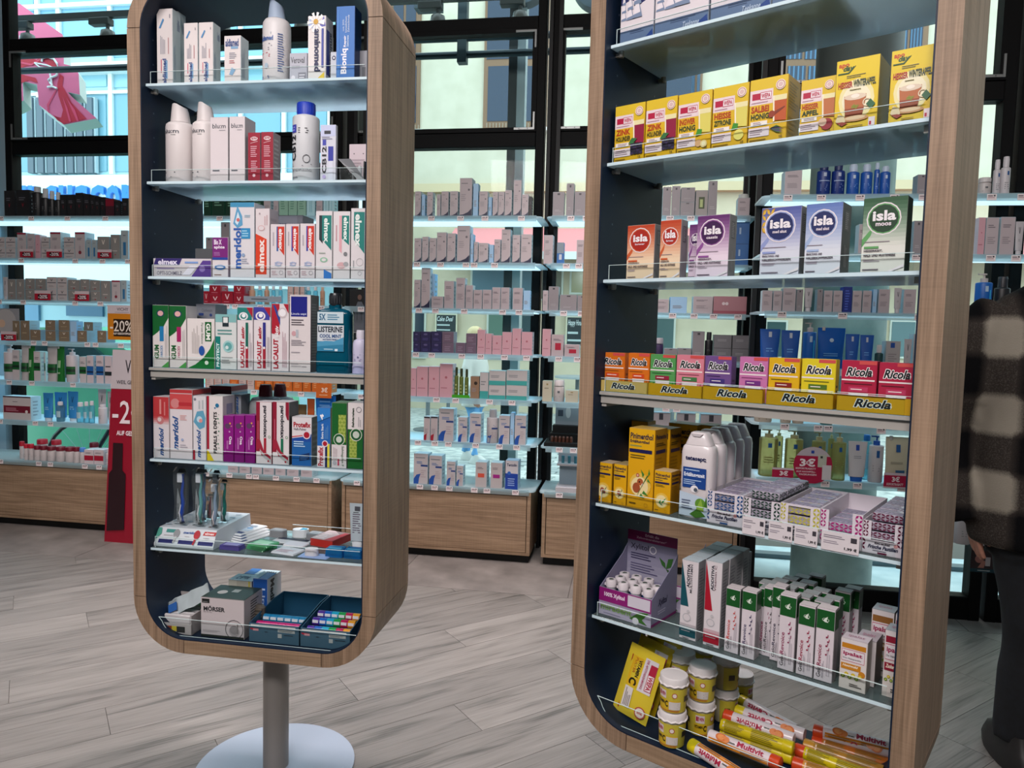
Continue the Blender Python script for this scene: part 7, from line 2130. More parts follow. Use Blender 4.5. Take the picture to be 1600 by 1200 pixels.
row(DF, 2, DU, [('pl', 1190, 1206, 454), ('pl', 1207, 1221, 454), ('pl', 1222, 1242.5, 450), ('gr', 1243.5, 1254, 452), ('wt', 1256, 1269, 450), ('gr', 1276, 1284.5, 452), ('pl', 1285.6, 1299.7, 454), ('pl', 1300.7, 1315, 454), ('db', 1316, 1330, 448), ('pl', 1331, 1345.5, 454), ('pl', 1346.3, 1360.5, 454), ('lb', 1362, 1369, 452), ('pl', 1371, 1389, 452), ('wt', 1396, 1408, 450), ('pl', 1410.5, 1430, 452), ('blp', 1526, 1552, 427, .02, 1, 441), ('kb2', 1556, 1580, 432, .05)])
row(DF, 3, DU, [('bt', 1186, 1218, 514), ('bt', 1219.5, 1249, 516), ('blp', 1254, 1275.5, 504, .02, 1, 519), ('bp', 1277, 1318, 512), ('bt', 1319.5, 1341.5, 522), ('bt', 1342.5, 1364, 523.5), ('dr', 1367, 1380, 539, .02, 1, 552), ('sv', 1382, 1405, 533), ('wt', 1411, 1423, 530), ('sv', 1424, 1436, 522, .05)])
row(DF, 4, DU, [('crb', 1180, 1208, 610), ('crb', 1220, 1237, 612), ('crb', 1239, 1257, 612), ('te', 1283, 1303, 625), ('pl', 1321, 1333, 620), ('pl', 1335, 1346, 620), ('pl', 1350, 1366, 622), ('pl', 1371, 1386, 622), ('pl', 1394, 1408, 622)])
row(DF, 5, DU, [('oil', 1186, 1216, 672, .03, 1, 685), ('oil', 1226.5, 1255, 674, .03, 1, 687), ('oil', 1268, 1290, 676, .04, 1, 690), ('oil', 1300, 1322, 676, .02, 1, 692), ('wtb', 1324, 1354, 690, .02), ('cbb', 1345, 1361, 680, .08, 1, 690), ('wbp', 1358, 1381, 682, .02, 1, 697), ('cp', 1382.5, 1419, 683, .02)])
row(DF, 5, DU, [('oil', 1209, 1222, 672, .09, 1, 682), ('oil', 1292, 1302, 674, .09, 1, 686)])
row(DF, 6, DU, [('wb', 1494, 1520, 800, .02, 1, 812), ('wb', 1524, 1545, 806, .02, 1, 818)])

# number the look-alikes of one shelf from the left
byk = {}
for o, k, cat in PENDING:
    byk.setdefault(k, []).append((o, cat))
for (words, unit, sh), lst in byk.items():
    lst.sort(key=lambda t: t[0].location.x)
    for n_, (o, cat) in enumerate(lst):
        lab = words
        if len(lst) > 1:
            lab += ', ' + ORD[n_] + ' from left'
        o['label'] = lab + ', ' + sh + ' shelf, ' + unit
        if len(o['label'].split()) > 16:
            o['label'] = words.replace('with ', '').replace('a V and ', 'V and ').replace('dark ', '') + ', ' + ORD[n_] + ' from left, ' + sh + ' shelf, ' + unit
        o['category'] = cat
        o['group'] = 'goods on the ' + unit


# ---------------------------------------------------------------- promotion cards
def card(fr, i, x0, x1, y0, y1, e, bg, ops, label, lean=0, name='promotion_card', zs=WZ, th=.0015):
    d = fr.df + e
    ua, za = fr.on(x0, y1, d)
    ub, zb = fr.on(x1, y0, d)
    zb_ = fr.z_at(y0, (ua + ub) / 2, d)
    za_ = fr.z_at(y1, (ua + ub) / 2, d)
    w, h = ub - ua, zb_ - za_
    q = MB()
    q.box(-w / 2, w / 2, -th, 0, 0, h, bg)
    draw(q, ops, lambda x, y, l: (-w / 2 + x * w, -th - .0002 - l * EPS, y * h), w, h)
    o = q.build(name, loc=fr.w((ua + ub) / 2, d, za_), rz=fr.yaw)
    return tag(o, label, 'sign')


red20 = [('r', 0, 0, 1, .68, '#a8102c'), ('r', 0, .68, 1, 1, '#c8b8bc'), ('r', .2, .12, .82, .6, '#1c0c12'), T3('-20%', .22, .16, .8, .56, '#d8c8cc')]
for k, (x0, x1, y0, y1, nm) in enumerate(((31.4, 52, 389, 402, 'left card on the second shelf'), (73, 97, 389, 402, 'middle card on the second shelf'), (152.7, 174.6, 390, 403, 'right card on the second shelf'), (54.6, 79.4, 454, 469, 'left card on the third shelf'), (117.3, 139.4, 455, 470, 'right card on the third shelf'), (2, 25.5, 518, 532, 'card at left end of fourth shelf'))):
    card(WF, 1, x0, x1, y0, y1, -.006, '#c8b8bc', red20, 'red -20% ' + nm + ', far left wall unit')
card(WF, 3, 168.8, 207, 477, 531, -.006, '#c87c14', [('r', 0, .76, 1, 1, '#c8bcc0'), T3('VICHY', .38, .84, .84, .93, '#1c1c20', 0, ''), ('l', .3, .78, .9, .81, 1, '#8c8488'), ('r', .24, .1, 1, .6, '#241408'), T3('-20%', .1, .24, 1, .56, '#e4dcd0', 0, ''), T3('AUF GESICHTSPFLEGE', .22, .15, 1, .21, '#e4dcd0')], 'orange -20% card at the right end of the far left unit')
card(WF, 3, -8, 30, 482, 521, .03, '#8c8c90', [('c', .45, .5, .42, '#a8a4a4'), ('c', .3, .4, .14, '#c8a890')], 'round grey display panel with bottle picture at far left edge')
card(WF, 2, 381, 440, 463, 472, -.006, '#8c98a4', [('l', .2, .3, .8, .7, 1, '#4c545c')], 'long silver header strip under the skin coloured flacons')
card(WF, 2, 546, 572, 452, 521, .03, '#0e0f12', [('p', [(.25, .05), (.95, .05), (.92, .6), (.75, .72), (.5, .72), (.32, .55)], '#5c6068'), ('c', .62, .82, .13, '#6c5148', 1.2), ('r', .45, .9, .8, 1, '#0a0a0c'), ('l', .45, .3, .5, .66, 1, '#1c1c20', 1), ('l', .72, .3, .77, .66, 1, '#1c1c20', 1), ('l', .1, .0, .9, .05, 1, '#8c9094')], 'dark advertising picture of a person in grey hooded top behind mouthwash bottle')
card(WF, 4, 494, 518, 600, 622, -.008, '#c4601c', [T3('3€', .35, .4, .75, .75, '#e8d4c4'), ('l', .2, .15, .8, .28, 1, '#e0b08c')], 'orange card reading 3€ hanging behind the left cabinet')
# round 3 euro card
d = DF.df - .01
uc, zc = DF.on(1270, 727, d)
r_ = (DF.on(1301, 727, d)[0] - DF.on(1239.6, 727, d)[0]) / 2
q = MB()
pts = [(r_ * math.cos(a), r_ * math.sin(a)) for a in [math.radians(20 * k) for k in range(18)]]
q.prism(pts, -.0015, 0, '#a81040')
draw(q, [('p', [(.5 + .5 * math.cos(math.radians(a)), .5 + .5 * math.sin(math.radians(a))) for a in (30, 50, 70, 90, 110, 130, 150)], '#b8b0b8'), ('r', .44, .82, .52, .9, '#14409c'), T3('3€', .16, .46, .56, .68, '#ece4e8'), T3('SOFORTRABATT', .06, .38, .58, .43, '#e0c8d0'), T3('AUF NACHFÜLL-', .08, .3, .58, .35, '#e0c8d0'), T3('PACKUNGEN', .16, .22, .6, .27, '#e0c8d0'), ('r', .62, .46, .84, .8, '#b8bcae'), ('r', .74, .12, .97, .52, '#d0ccd0'), ('r', .68, .7, .74, .76, '#2c3430')], lambda x, y, l: (-r_ + 2 * r_ * x, -.0017 - l * EPS, -r_ + 2 * r_ * y), 2 * r_, 2 * r_)
tag(q.build('promotion_card', loc=DF.w(uc, d, zc), rz=DF.yaw), 'round crimson card reading 3€ SOFORTRABATT before the oil bottles', 'sign')
card(DF, 5, 1206, 1240, 731, 746, -.008, '#a81040', [('r', 0, .8, 1, 1, '#c8bcc4'), T3('3€', .35, .2, .75, .7, '#ece4e8')], 'small crimson 3€ card left of the round one')
card(DF, 5, 1380, 1417, 739, 763, -.008, '#a81040', [('r', 0, .84, 1, 1, '#c8bcc4'), ('r', 0, 0, 1, .1, '#c8bcc4'), T3('3€', .35, .42, .7, .76, '#ece4e8'), T3('SOFORTRABATT', .12, .18, .86, .34, '#e0c8d0')], 'small crimson 3€ card beside the cream refill pouch')
card(DF, 6, 1515, 1556, 860, 894, -.004, '#2c2024', [('r', 0, 0, 1, .16, '#0c3c48'), ('c', .35, .6, .18, '#a8746c'), ('p', [(.3, .2), (.5, .55), (.62, .5), (.55, .2)], '#b07c70'), ('c', .42, .8, .16, '#b01444'), ('r', .6, .3, .8, .7, '#b8b4b8'), ('l', .3, .05, .95, .11, 1, '#c8d0d4')], 'small advertising picture with pink dot below the lowest shelf')
# makeup display and travel size display on the fourth unit
z = WZ[5]
a, b = WF.u_at(850, .03, z), WF.u_at(903, .03, z)
t = T('makeup_display', 'black stepped make-up display with rows of small bottles', 'display stand', WF.w((a + b) / 2, .02, z + .0006), WF.yaw)
w = b - a
q = MB()
q.box(-w / 2, w / 2, 0, .2, 0, .02, BLACK)
q.box(-w / 2 + .02, w / 2, .08, .2, .02, .06, BLACK)
q.box(-w / 2 + .03, w / 2, .14, .2, .06, .1, BLACK)
q.build('stand_body', t)
for k in range(6):
    q = MB()
    q.lathe([(0, .02), (.009, .02), (.009, .045), (.006, .052), (0, .052)], '#4c2c20', 10)
    q.build('sample_bottle', t, (-w / 2 + .04 + k * (w - .06) / 6, .05, 0))
q = MB()
q.box(-w / 2 + .04, w / 2, .19, .195, .1, .22, '#8c9094')
draw(q, [('c', .5, .6, .1, '#c4c0bc', 1.8), ('r', .1, .4, .3, .7, '#3c4450')], lambda x, y, l: (-w / 2 + .04 + x * (w - .04), .1895 - l * EPS, .1 + y * .12), w, .12)
q.build('header_card', t)
z = WZ[6]
a, b = WF.u_at(868, .03, z), WF.u_at(905, .03, z)
t = T('travel_display', 'white tiered display with three small blue tubes', 'display stand', WF.w((a + b) / 2, .02, z + .0006), WF.yaw)
w = b - a
q = MB()
q.box(-w / 2, w / 2, 0, .14, 0, .025, '#b4b0b4')
q.box(-w / 2 + .01, w / 2, .1, .14, .025, .14, '#8ca0ac')
q.box(-w / 2, w / 2, .04, .14, .14, .15, '#b8b4b8')
q.box(-w / 2, w / 2, .12, .14, .15, .22, '#b0acb0')
q.build('stand_body', t)
for k in range(3):
    q = MB()
    q.lathe([(0, 0), (.008, 0), (.009, .04), (0, .042)], '#3c7c8c', 10)
    q.build('sample_tube', t, (-w / 2 + .03 + k * .035, .08, .15))

# ---------------------------------------------------------------- red floor display
A = on_z(163, 846, 0)
B = on_z(215, 850, 0)
fw = .36
ang = WF.yaw
ux = Vector((math.cos(ang), math.sin(ang), 0))
C = A + ux * (fw / 2)
st_ = T('floor_sign', 'tall crimson floor stand with white head and large -20%', 'sign', C, ang)
hz = 0
# height from the picture: top edge at y = 546
rd_ = ray(185, 547)
t_ = (A - CP).dot(Vector((-math.sin(ang), math.cos(ang), 0))) / rd_.dot(Vector((-math.sin(ang), math.cos(ang), 0)))
hz = (CP + rd_ * t_).z
q = MB()
tw = fw * .9
q.loft([[(-fw / 2, 0, 0), (fw / 2, 0, 0), (fw / 2, .02, 0), (-fw / 2, .02, 0)], [(-fw / 2 + .05, .03, hz), (fw / 2 - .03, .03, hz), (fw / 2 - .03, .045, hz), (-fw / 2 + .05, .045, hz)]], '#8c0c26')


def mps(x, y, l):
    xa, xb = -fw / 2 + .05 * y, fw / 2 - .03 * y
    return (xa + (xb - xa) * x, .03 * y - .0008 - l * .0004, y * hz)


draw(q, [('r', 0, .8, 1, 1, '#b8b0b4'), T3('VICHY', .3, .88, .9, .95, '#14141a', 0, ''), T3('WEIL GESUNDHEIT', .12, .825, .9, .845, '#3c3a40', 0, ''), T3('-20%', .06, .62, 1.0, .74, '#e4d8dc', 0, ''), T3('AUF GESICHTSPFLEGE', .16, .56, 1.0, .585, '#e4d8dc', 0, 'b'),
         ('p', [(.04, .06), (.36, .07), (.37, .36), (.3, .38), (.3, .52), (.1, .52), (.1, .38), (.04, .36)], '#240a12'), ('p', [(.52, .06), (.9, .07), (.9, .36), (.52, .36)], '#240a12'), ('r', .5, .44, .66, .455, '#240a12')], mps, fw, hz)
q.build('printed_panel', st_)
q = MB()
q.box(-fw / 2 + .03, fw / 2 - .03, .025, .12, 0, .004, '#5c0818')
q.build('foot', st_)
# ================================================================ OUTSIDE THE WINDOWS
GZ = -.12
COB = noise_mat('worn_cobbles', '#848c8c', '#c0c6c2', 9, .7, .25, 3, (1, 1, 1))
q = MB()
q.box(-22, 22, .62, 30, GZ - .1, GZ, COB)
street = tag(q.build('street_ground', loc=WF.w(0, 0, 0), rz=WF.yaw), kind='structure')
# stones of the street laid in rows, near the window
STN = [mat('#aab0ae', .75), mat('#c0c4c0', .75), mat('#969e9e', .75)]
SM = []
for c in STN:
    q = MB()
    q.cbox(-.085, .085, -.055, .055, 0, .012, .006, c)
    o = q.build('paving_stone')
    SM.append(o.data)
    bpy.data.objects.remove(o)
cnt = 0
for j in range(24):
    for i in range(26):
        u = -1.9 + i * .185 + (j % 2) * .09
        dd = 2.0 + j * .125
        if cnt >= 300 or not (-.6 < u < 1.0 + j * .02):
            continue
        cnt += 1
        o = bpy.data.objects.new('paving_stone', SM[R.randrange(3)])
        COL.objects.link(o)
        o.parent = street
        o.location = (u + R.uniform(-.005, .005), dd, GZ - .001 + R.uniform(0, .002))
        o.rotation_euler = (0, 0, R.uniform(-.05, .05))

CREAM = noise_mat('cream_plaster', '#b3ad9a', '#c0baa8', 3, .85, .04)
CREAM2 = noise_mat('cream_plaster_light', '#b6ac94', '#c2b8a0', 3, .85, .04)
WINW = mat('#71533a', .5)
BLUG = mat('#122840', .15)
EF = Frame(WF.w(0, 8.6, 0).x, WF.w(0, 8.6, 0).y, WF.yaw)
EL = Frame(WF.w(0, 7.6, 0).x, WF.w(0, 7.6, 0).y, WF.yaw)


def slab(fr, q, x0, y0, x1, y1, d0, d1, m, base=0.0):
    """box on a facade whose front face spans the given picture corners"""
    ua, za = fr.on(x0, (y0 + y1) / 2, base + d0)
    ub, zb = fr.on(x1, (y0 + y1) / 2, base + d0)
    um = (x0 + x1) / 2
    z1 = fr.on(um, y0, base + d0)[1]
    z0 = fr.on(um, y1, base + d0)[1]
    q.box(min(ua, ub), max(ua, ub), d0, d1, min(z0, z1), max(z0, z1), m)


def part(fr, root, name, x0, y0, x1, y1, d0, d1, m):
    q = MB()
    slab(fr, q, x0, y0, x1, y1, d0, d1, m)
    return q.build(name, root)


b1 = T('house', 'cream plastered house across the street with brown wooden windows', 'building', EF.w(0, 0, 0), EF.yaw)
uL = EF.on(523, 300, 0)[0]
zLed = EF.on(760, 293, 0)[1]
q = MB()
q.box(uL, 16, 0, .5, zLed, 9.5, CREAM)
q.box(uL, 16, .05, .5, GZ, zLed, CREAM2)
q.build('wall', b1)
q = MB()
q.box(uL, 16, -.12, .05, zLed - .09, zLed + .05, '#b8a684')
q.build('ledge', b1)
for (x0, y0, x1, y1) in ((610, -60, 657, 202), (757, -60, 857, 199), (1075, -60, 1100, 200), (1224, -60, 1296, 200), (985, -60, 1092, 205), (1395, -20, 1450, 150)):
    w_ = part(EF, b1, 'window', x0, y0, x1, y1, -.04, .06, WINW)
    n = 2
    for k in range(n):
        xa = x0 + 5 + (x1 - x0 - 8) * k / n
        xb = x0 + 1 + (x1 - x0 - 8) * (k + 1) / n
        for ya, yb in ((y0 + 4, 92), (103, y1 - 10)):
            q = MB()
            slab(EF, q, xa, ya, xb, yb, -.05, -.035, BLUG)
            if x0 > 1000:
                for c in range(4):
                    slab(EF, q, xa + (xb - xa) * (c + .2) / 4, ya, xa + (xb - xa) * (c + .55) / 4, yb, -.053, -.05, '#3c6484')
            q.build('pane', w_)
    q = MB()
    slab(EF, q, x0 - 4, y1, x1 + 3, y1 + 5, -.14, .05, '#c8ccca')
    for k in range(int((x1 - x0) / 5)):
        slab(EF, q, x0 + 3 + k * 5, y1 - 7, x0 + 4 + k * 5, y1, -.1, -.095, '#8c8070')
    q.build('sill', b1)
# awning, shop front, chalkboards
aw = T('awning', 'faded pink shop awning with white lower edge across the street', 'awning', EF.w(0, 0, 0), EF.yaw)
za, zb, zc = EF.on(760, 361, -.4)[1], EF.on(760, 392, -.9)[1], EF.on(760, 404, -.9)[1]
ua, ub = EF.on(690, 380, -.9)[0], 9
q = MB()
q.loft([[(ua, -.02, za + .1), (ua, -.9, zb), (ua, -.9, zb - .02), (ua, -.02, za + .06)], [(ub, -.02, za + .1), (ub, -.9, zb), (ub, -.9, zb - .02), (ub, -.02, za + .06)]], mat('#cf8486', .8))
q.build('canopy', aw)
q = MB()
q.box(ua, ub, -.92, -.9, zc, zb, mat('#c8ccc8', .8))
q.build('valance', aw)
for (x0, y0, x1, y1, cc) in ((735, 420, 835, 470, '#5c7480'), (840, 415, 880, 470, '#6c6c60'), (645, 486, 665, 560, '#24303c'), (760, 488, 800, 560, '#5c7468'), (812, 488, 836, 560, '#3c4c50'), (890, 420, 925, 460, '#8c8a6c'), (1022, 495, 1055, 560, '#4c6060'), (1195, 500, 1230, 560, '#3c5050'), (1390, 500, 1432, 560, '#34585c')):
    w_ = part(EF, b1, 'shop_window', x0, y0, x1, y1, -.0, .08, '#b8beb4')
    q = MB()
    slab(EF, q, x0 + 3, y0 + 3, x1 - 3, y1 - 3, -.012, 0, mat(cc, .12))
    q.build('pane', w_)
for k, (x0, x1, y0, y1) in enumerate(((682, 712, 492, 521), (886, 912, 496, 540))):
    t = T('chalkboard', ('left' if k == 0 else 'right') + ' framed chalkboard with white handwriting across the street', 'sign', EF.w(0, 0, 0), EF.yaw)
    part(EF, t, 'frame', x0 - 2, y0 - 6, x1 + 2, y1 + 3, -.05, -.005, '#c8c4ac')
    q = MB()
    slab(EF, q, x0, y0, x1, y1, -.056, -.05, '#1c282c')
    ua, zt = EF.on(x0, y0, 0)
    ub, zb = EF.on(x1, y1, 0)
    draw(q, [T3('Cake Deal' if k == 0 else 'Happy Hour', .08, .66, .9, .92, '#c8d4d4', 0, 'i'), ('l', .08, .36, .92, .54, 1, '#a8b8b8'), ('l', .08, .1, .9, .26, 1, '#a8b8b8')], lambda x, y, l: (ua + x * (ub - ua), -.058 - l * .0006, zb + y * (zt - zb)), ub - ua, zt - zb)
    q.build('board', t)
# café tables in front
for k, (px, py, w_) in enumerate(((700, 650, .7), (668, 672, .6), (900, 664, .7), (1050, 660, .7))):
    P = on_z(px, py, GZ)
    P = CP + (P - CP) * 1.0
    t = T('cafe_table', ['grey café table by the pedestrian', 'small café table at the edge of left display cabinet', 'café table seen past the fourth wall unit', 'café table seen through the right display cabinet'][k], 'table', P, EF.yaw)
    q = MB()
    q.lathe([(0, .72), (w_ / 2, .72), (w_ / 2, .75), (0, .75)], '#8c9496', 24)
    q.build('table_top', t)
    q = MB()
    q.lathe([(0, 0), (.2, 0), (.2, .02), (.03, .04), (.03, .72), (0, .72)], '#5c6468', 16)
    q.build('pedestal', t)

# left building: modern front, blue glass, white bands, blue lettering
b2 = T('office_building', 'modern building with blue glass bands and white ledges at far left', 'building', EL.w(0, 0, 0), EL.yaw)
uR = EL.on(522, 200, 0)[0]
LBL_ = mat('#9cc4d0', .35)
q = MB()
q.box(-16, uR, 0, .5, GZ, 9.5, LBL_)
q.build('wall', b2)
WB_ = mat('#d8e2e2', .6)
for (x0, y0, x1, y1, dd) in ((-60, 92, 600, 105, -.25), (-60, 272, 600, 288, -.3), (-60, 138, 600, 143, -.06), (-60, -5, 600, 2, -.1)):
    part(EL, b2, 'ledge', x0, y0, x1, y1, dd, .02, WB_)
for x in (-30, 55, 88, 168, 232, 300, 372, 440, 512):
    part(EL, b2, 'mullion', x, -80, x + 6, 272, -.07, .02, WB_)
for (x0, x1) in ((-24, 52), (62, 86), (96, 166), (176, 230), (240, 298), (308, 370), (380, 438), (448, 510)):
    for (y0, y1, cc) in ((-60, 88, '#7aaac4'), (108, 136, '#8cb8c8'), (146, 268, '#6c9aac')):
        q = MB()
        slab(EL, q, x0, y0, x1, y1, -.02, .0, mat(cc, .15))
        q.build('pane', b2)
for k in range(7):
    x = 42 + k * 15.5
    q = MB()
    slab(EL, q, x, 152, x + 9, 270, -.16, -.05, '#4c5c68')
    slab(EL, q, x + 9, 152, x + 14, 270, -.12, -.05, '#a8bcc4')
    q.build('facade_slat', b2)
part(EL, b2, 'sign_band', -60, 288, 600, 334, -.32, .0, mat('#c8d8dc', .5))
t = T('shop_lettering', 'big blue letters on the white band of the far left building', 'sign', EL.w(0, 0, 0), EL.yaw)
ua, zt = EL.on(24, 291, -.34)
ub, zb = EL.on(244, 329, -.34)
step = (ub - ua) / 9
for k, ch in enumerate('HIGHSCORE'):
    q = MB()
    vs, fs = glyphs(ch, True, 0, .04)
    ax, bx = min(v[0] for v in vs), max(v[0] for v in vs)
    ay, by = min(v[1] for v in vs), max(v[1] for v in vs)
    wv = step * (.88 if ch != 'I' else .3)
    for dep, sgn in ((-.4, 1), (-.33, -1)):
        q.mesh([(ua + step * k + (x - ax) / (bx - ax) * wv, dep, zb + (y - ay) / (by - ay) * (zt - zb)) for x, y in vs], [f[::sgn] for f in fs], '#1470c4')
    q.build('letter', t)
# white market awnings below, mint car, planting
for k, (y0, y1, dd) in enumerate(((372, 392, -1.6), (424, 446, -2.2))):
    t = T('awning', ('upper' if k == 0 else 'lower') + ' white canopy outside the far left unit', 'awning', EL.w(0, 0, 0), EL.yaw)
    ua, ub = EL.on(-120, y0, dd)[0], EL.on(470, y0, dd)[0]
    z1, z0 = EL.on(100, y0 - 16, dd)[1], EL.on(100, y1, dd)[1]
    q = MB()
    q.loft([[(ua, dd + 1.5, z1 + .35), (ua, dd, z1), (ua, dd, z0), (ua, dd + .02, z0), (ua, dd + .03, z1 - .02), (ua, dd + 1.5, z1 + .3)], [(ub, dd + 1.5, z1 + .35), (ub, dd, z1), (ub, dd, z0), (ub, dd + .02, z0), (ub, dd + .03, z1 - .02), (ub, dd + 1.5, z1 + .3)]], mat('#c4d4d8', .7))
    q.build('canopy', t)
part(EL, b2, 'shop_window', -10, 470, 60, 500, -.05, 0, '#5c8cac')
part(EL, b2, 'shop_window', 103, 470, 160, 494, -.05, 0, '#3c6c8c')
part(EL, b2, 'shop_window', 330, 400, 350, 560, -.05, 0, '#24343c')
P = on_z(120, 720, GZ)
car = T('parked_car', 'mint green parked car outside the far left unit', 'car', WF.w(-4.7, 2.4, GZ), WF.yaw)
q = MB()
MINT = mat('#5cb08c', .25)
prof = [(-1.9, .25), (-1.95, .6), (-1.7, .8), (-1.1, .86), (-.55, 1.32), (.7, 1.36), (1.3, .95), (1.85, .86), (1.9, .5), (1.85, .25)]
q.loft([[(x, -.7 - .08 * (1 - abs(2 * (zz - .2) / 1.2 - .5)), zz) for x, zz in prof], [(x, .75, zz) for x, zz in prof]], MINT)
q.build('body', car, smooth=30)
for a, b_, c_, d_ in (((-.98, .88), (-.5, 1.27), (.05, 1.28), (.05, .88)), ((.12, .88), (.12, 1.28), (.62, 1.29), (1.08, .93))):
    q = MB()
    q.face([(x, -.79, zz) for x, zz in (a, d_, c_, b_)][::1], mat('#20383c', .1))
    q.prism([(x, zz) for x, zz in (a, b_, c_, d_)], -.795, -.76, mat('#20383c', .1))
    q.build('side_window', car)
for x in (-1.25, 1.2):
    q = MB()
    q.loft([[(x + r_ * math.cos(2 * math.pi * j / 20), y, .3 + r_ * math.sin(2 * math.pi * j / 20)) for j in range(20)] for y, r_ in ((-.8, .2), (-.8, .3), (-.6, .3))], '#1c1e20')
    q.build('wheel', car)
# bicycle leaning close to the window
bk = T('bicycle', 'dark bicycle with thin spokes standing right outside the far left unit', 'bicycle', WF.w(-2.9, .95, GZ), WF.yaw + .12)
for x in (-.52, .5):
    q = MB()
    n = 28
    q.tube([(x + .33 * math.cos(2 * math.pi * j / n), 0, .34 + .33 * math.sin(2 * math.pi * j / n)) for j in range(n + 1)], .014, '#24282c', 6, False)
    for j in range(18):
        a = 2 * math.pi * j / 18
        q.tube([(x, .01 * (-1) ** j, .34), (x + .32 * math.cos(a + .15), 0, .34 + .32 * math.sin(a + .15))], .0016, '#b8c4cc', 4)
    q.build('wheel', bk)
q = MB()
for a, b_ in (((-.52, .34), (-.1, .32)), ((-.52, .34), (-.2, .86)), ((-.1, .32), (-.24, .92)), ((-.1, .32), (.36, .78)), ((-.2, .84), (.34, .88)), ((.32, .95), (.5, .34))):
    q.tube([(a[0], 0, a[1]), (b_[0], 0, b_[1])], .016, '#1c2430', 8)
q.tube([(.0, -.02, .5), (.36, -.02, .8)], .018, '#2c2c8c', 8)
q.build('frame', bk)
q = MB()
q.tube([(.32, 0, .95), (.3, 0, 1.05), (.36, .25, 1.08)], .011, '#3c4044', 6)
q.tube([(.3, 0, 1.05), (.36, -.25, 1.08)], .011, '#3c4044', 6)
q.build('handlebar', bk)
q = MB()
q.rrect(.26, .14, .93, .97, .06, '#181a1c', cx=-.25, top=.7)
q.build('saddle', bk)

# steel column, sign rails and letters close to the glass
q = MB()
q.box(-.055, 0, -.05, .05, GZ, 4.2, mat('#23292d', .5))  # shaded and lit face of the column, set by two colours
q.box(.0005, .055, -.045, .045, GZ, 4.2, mat('#a4b0b6', .4))
o = q.build('steel_column', loc=WF.w(*[WF.on(800, 500, .95)[0], .95], 0), rz=WF.yaw)
tag(o, 'slim grey steel column outside the middle window bay', 'column')
for k, y in enumerate((60, 86)):
    zz = WF.on(715, y, .8)[1]
    q = MB()
    q.tube([(-5, 0, 0), (1.35, 0, 0)], .022, mat('#2f434e', .5), 10)
    tag(q.build('sign_rail', loc=WF.w(0, .8, zz), rz=WF.yaw), ('upper' if k == 0 else 'lower') + ' dark horizontal pipe of the shop sign outside the windows', 'pipe')
zz = WF.on(715, 60, .8)[1]
u_ = WF.on(723, 75, .8)[0]
q = MB()
q.box(-.03, .03, -.03, .03, -.16, 1.0, '#34454e')
tag(q.build('sign_bracket', loc=WF.w(u_, .8, zz), rz=WF.yaw), 'dark upright bracket joining the two sign pipes', 'bracket')
for k, (x, y, rp, lb) in enumerate(((815, -38, 46, 'left round sign letter seen from behind above the window'), (940, -30, 47, 'right round sign letter seen from behind above the window'))):
    uc, zc = WF.on(x, y, .88)
    rr_ = WF.on(x + rp, y, .88)[0] - uc
    q = MB()
    n = 36
    q.loft([[(a * math.cos(2 * math.pi * j / n), b_, a * math.sin(2 * math.pi * j / n)) for j in range(n)] for a, b_ in ((rr_, 0), (rr_, .1), (rr_ * .6, .1), (rr_ * .6, 0), (rr_, 0))], mat('#3c4c58', .5), cap=False)
    tag(q.build('sign_letter', loc=WF.w(uc, .84, zc), rz=WF.yaw, smooth=40), lb, 'letter')
for k, (x0, x1) in enumerate(((290, 330), (350, 400), (440, 500), (1360, 1420), (650, 690))):
    ua, zc = WF.on(x0, -20, .88)
    ub = WF.on(x1, -20, .88)[0]
    q = MB()
    q.box(0, .08, 0, .1, -.15, .55, '#3c4c58')
    q.box(.08, ub - ua, 0, .1, -.15, -.05, '#3c4c58')
    q.box(.08, (ub - ua) * .8, 0, .1, .16, .26, '#3c4c58')
    tag(q.build('sign_letter', loc=WF.w(ua, .84, zc), rz=WF.yaw), ['first', 'second', 'third', 'last', 'fourth'][k] + ' angular sign letter seen from behind above the windows', 'letter')

# pharmacy A sign hanging outside at the left
SFD = 1.25
SG = T('pharmacy_sign', 'hanging crimson pharmacy A with swirl pattern, white cup and snake', 'sign', WF.w(0, SFD, 0), WF.yaw)
PTS = [(-14, 30), (13.6, 8), (30, 5), (60, 27), (75, 38), (98, 54), (100, 100), (116, 104), (123, 115), (125, 148), (106, 144), (112, 151), (151, 185), (100, 195), (61, 164), (58, 132), (35.6, 127), (37, 157), (24, 164), (-14, 176)]
loc_ = [WF.on(x, y, SFD) for x, y in PTS]
q = MB()
q.loft([[(a, 0, b_) for a, b_ in loc_], [(a - .03, .11, b_ - .035) for a, b_ in loc_]], mat('#c2cac8', .5), cap=False)
q.build('return', SG)


def sgn(pts, m, lay, q):
    q.face([(WF.on(x, y, SFD)[0], -.002 - lay * .002, WF.on(x, y, SFD)[1]) for x, y in pts][::-1], m)


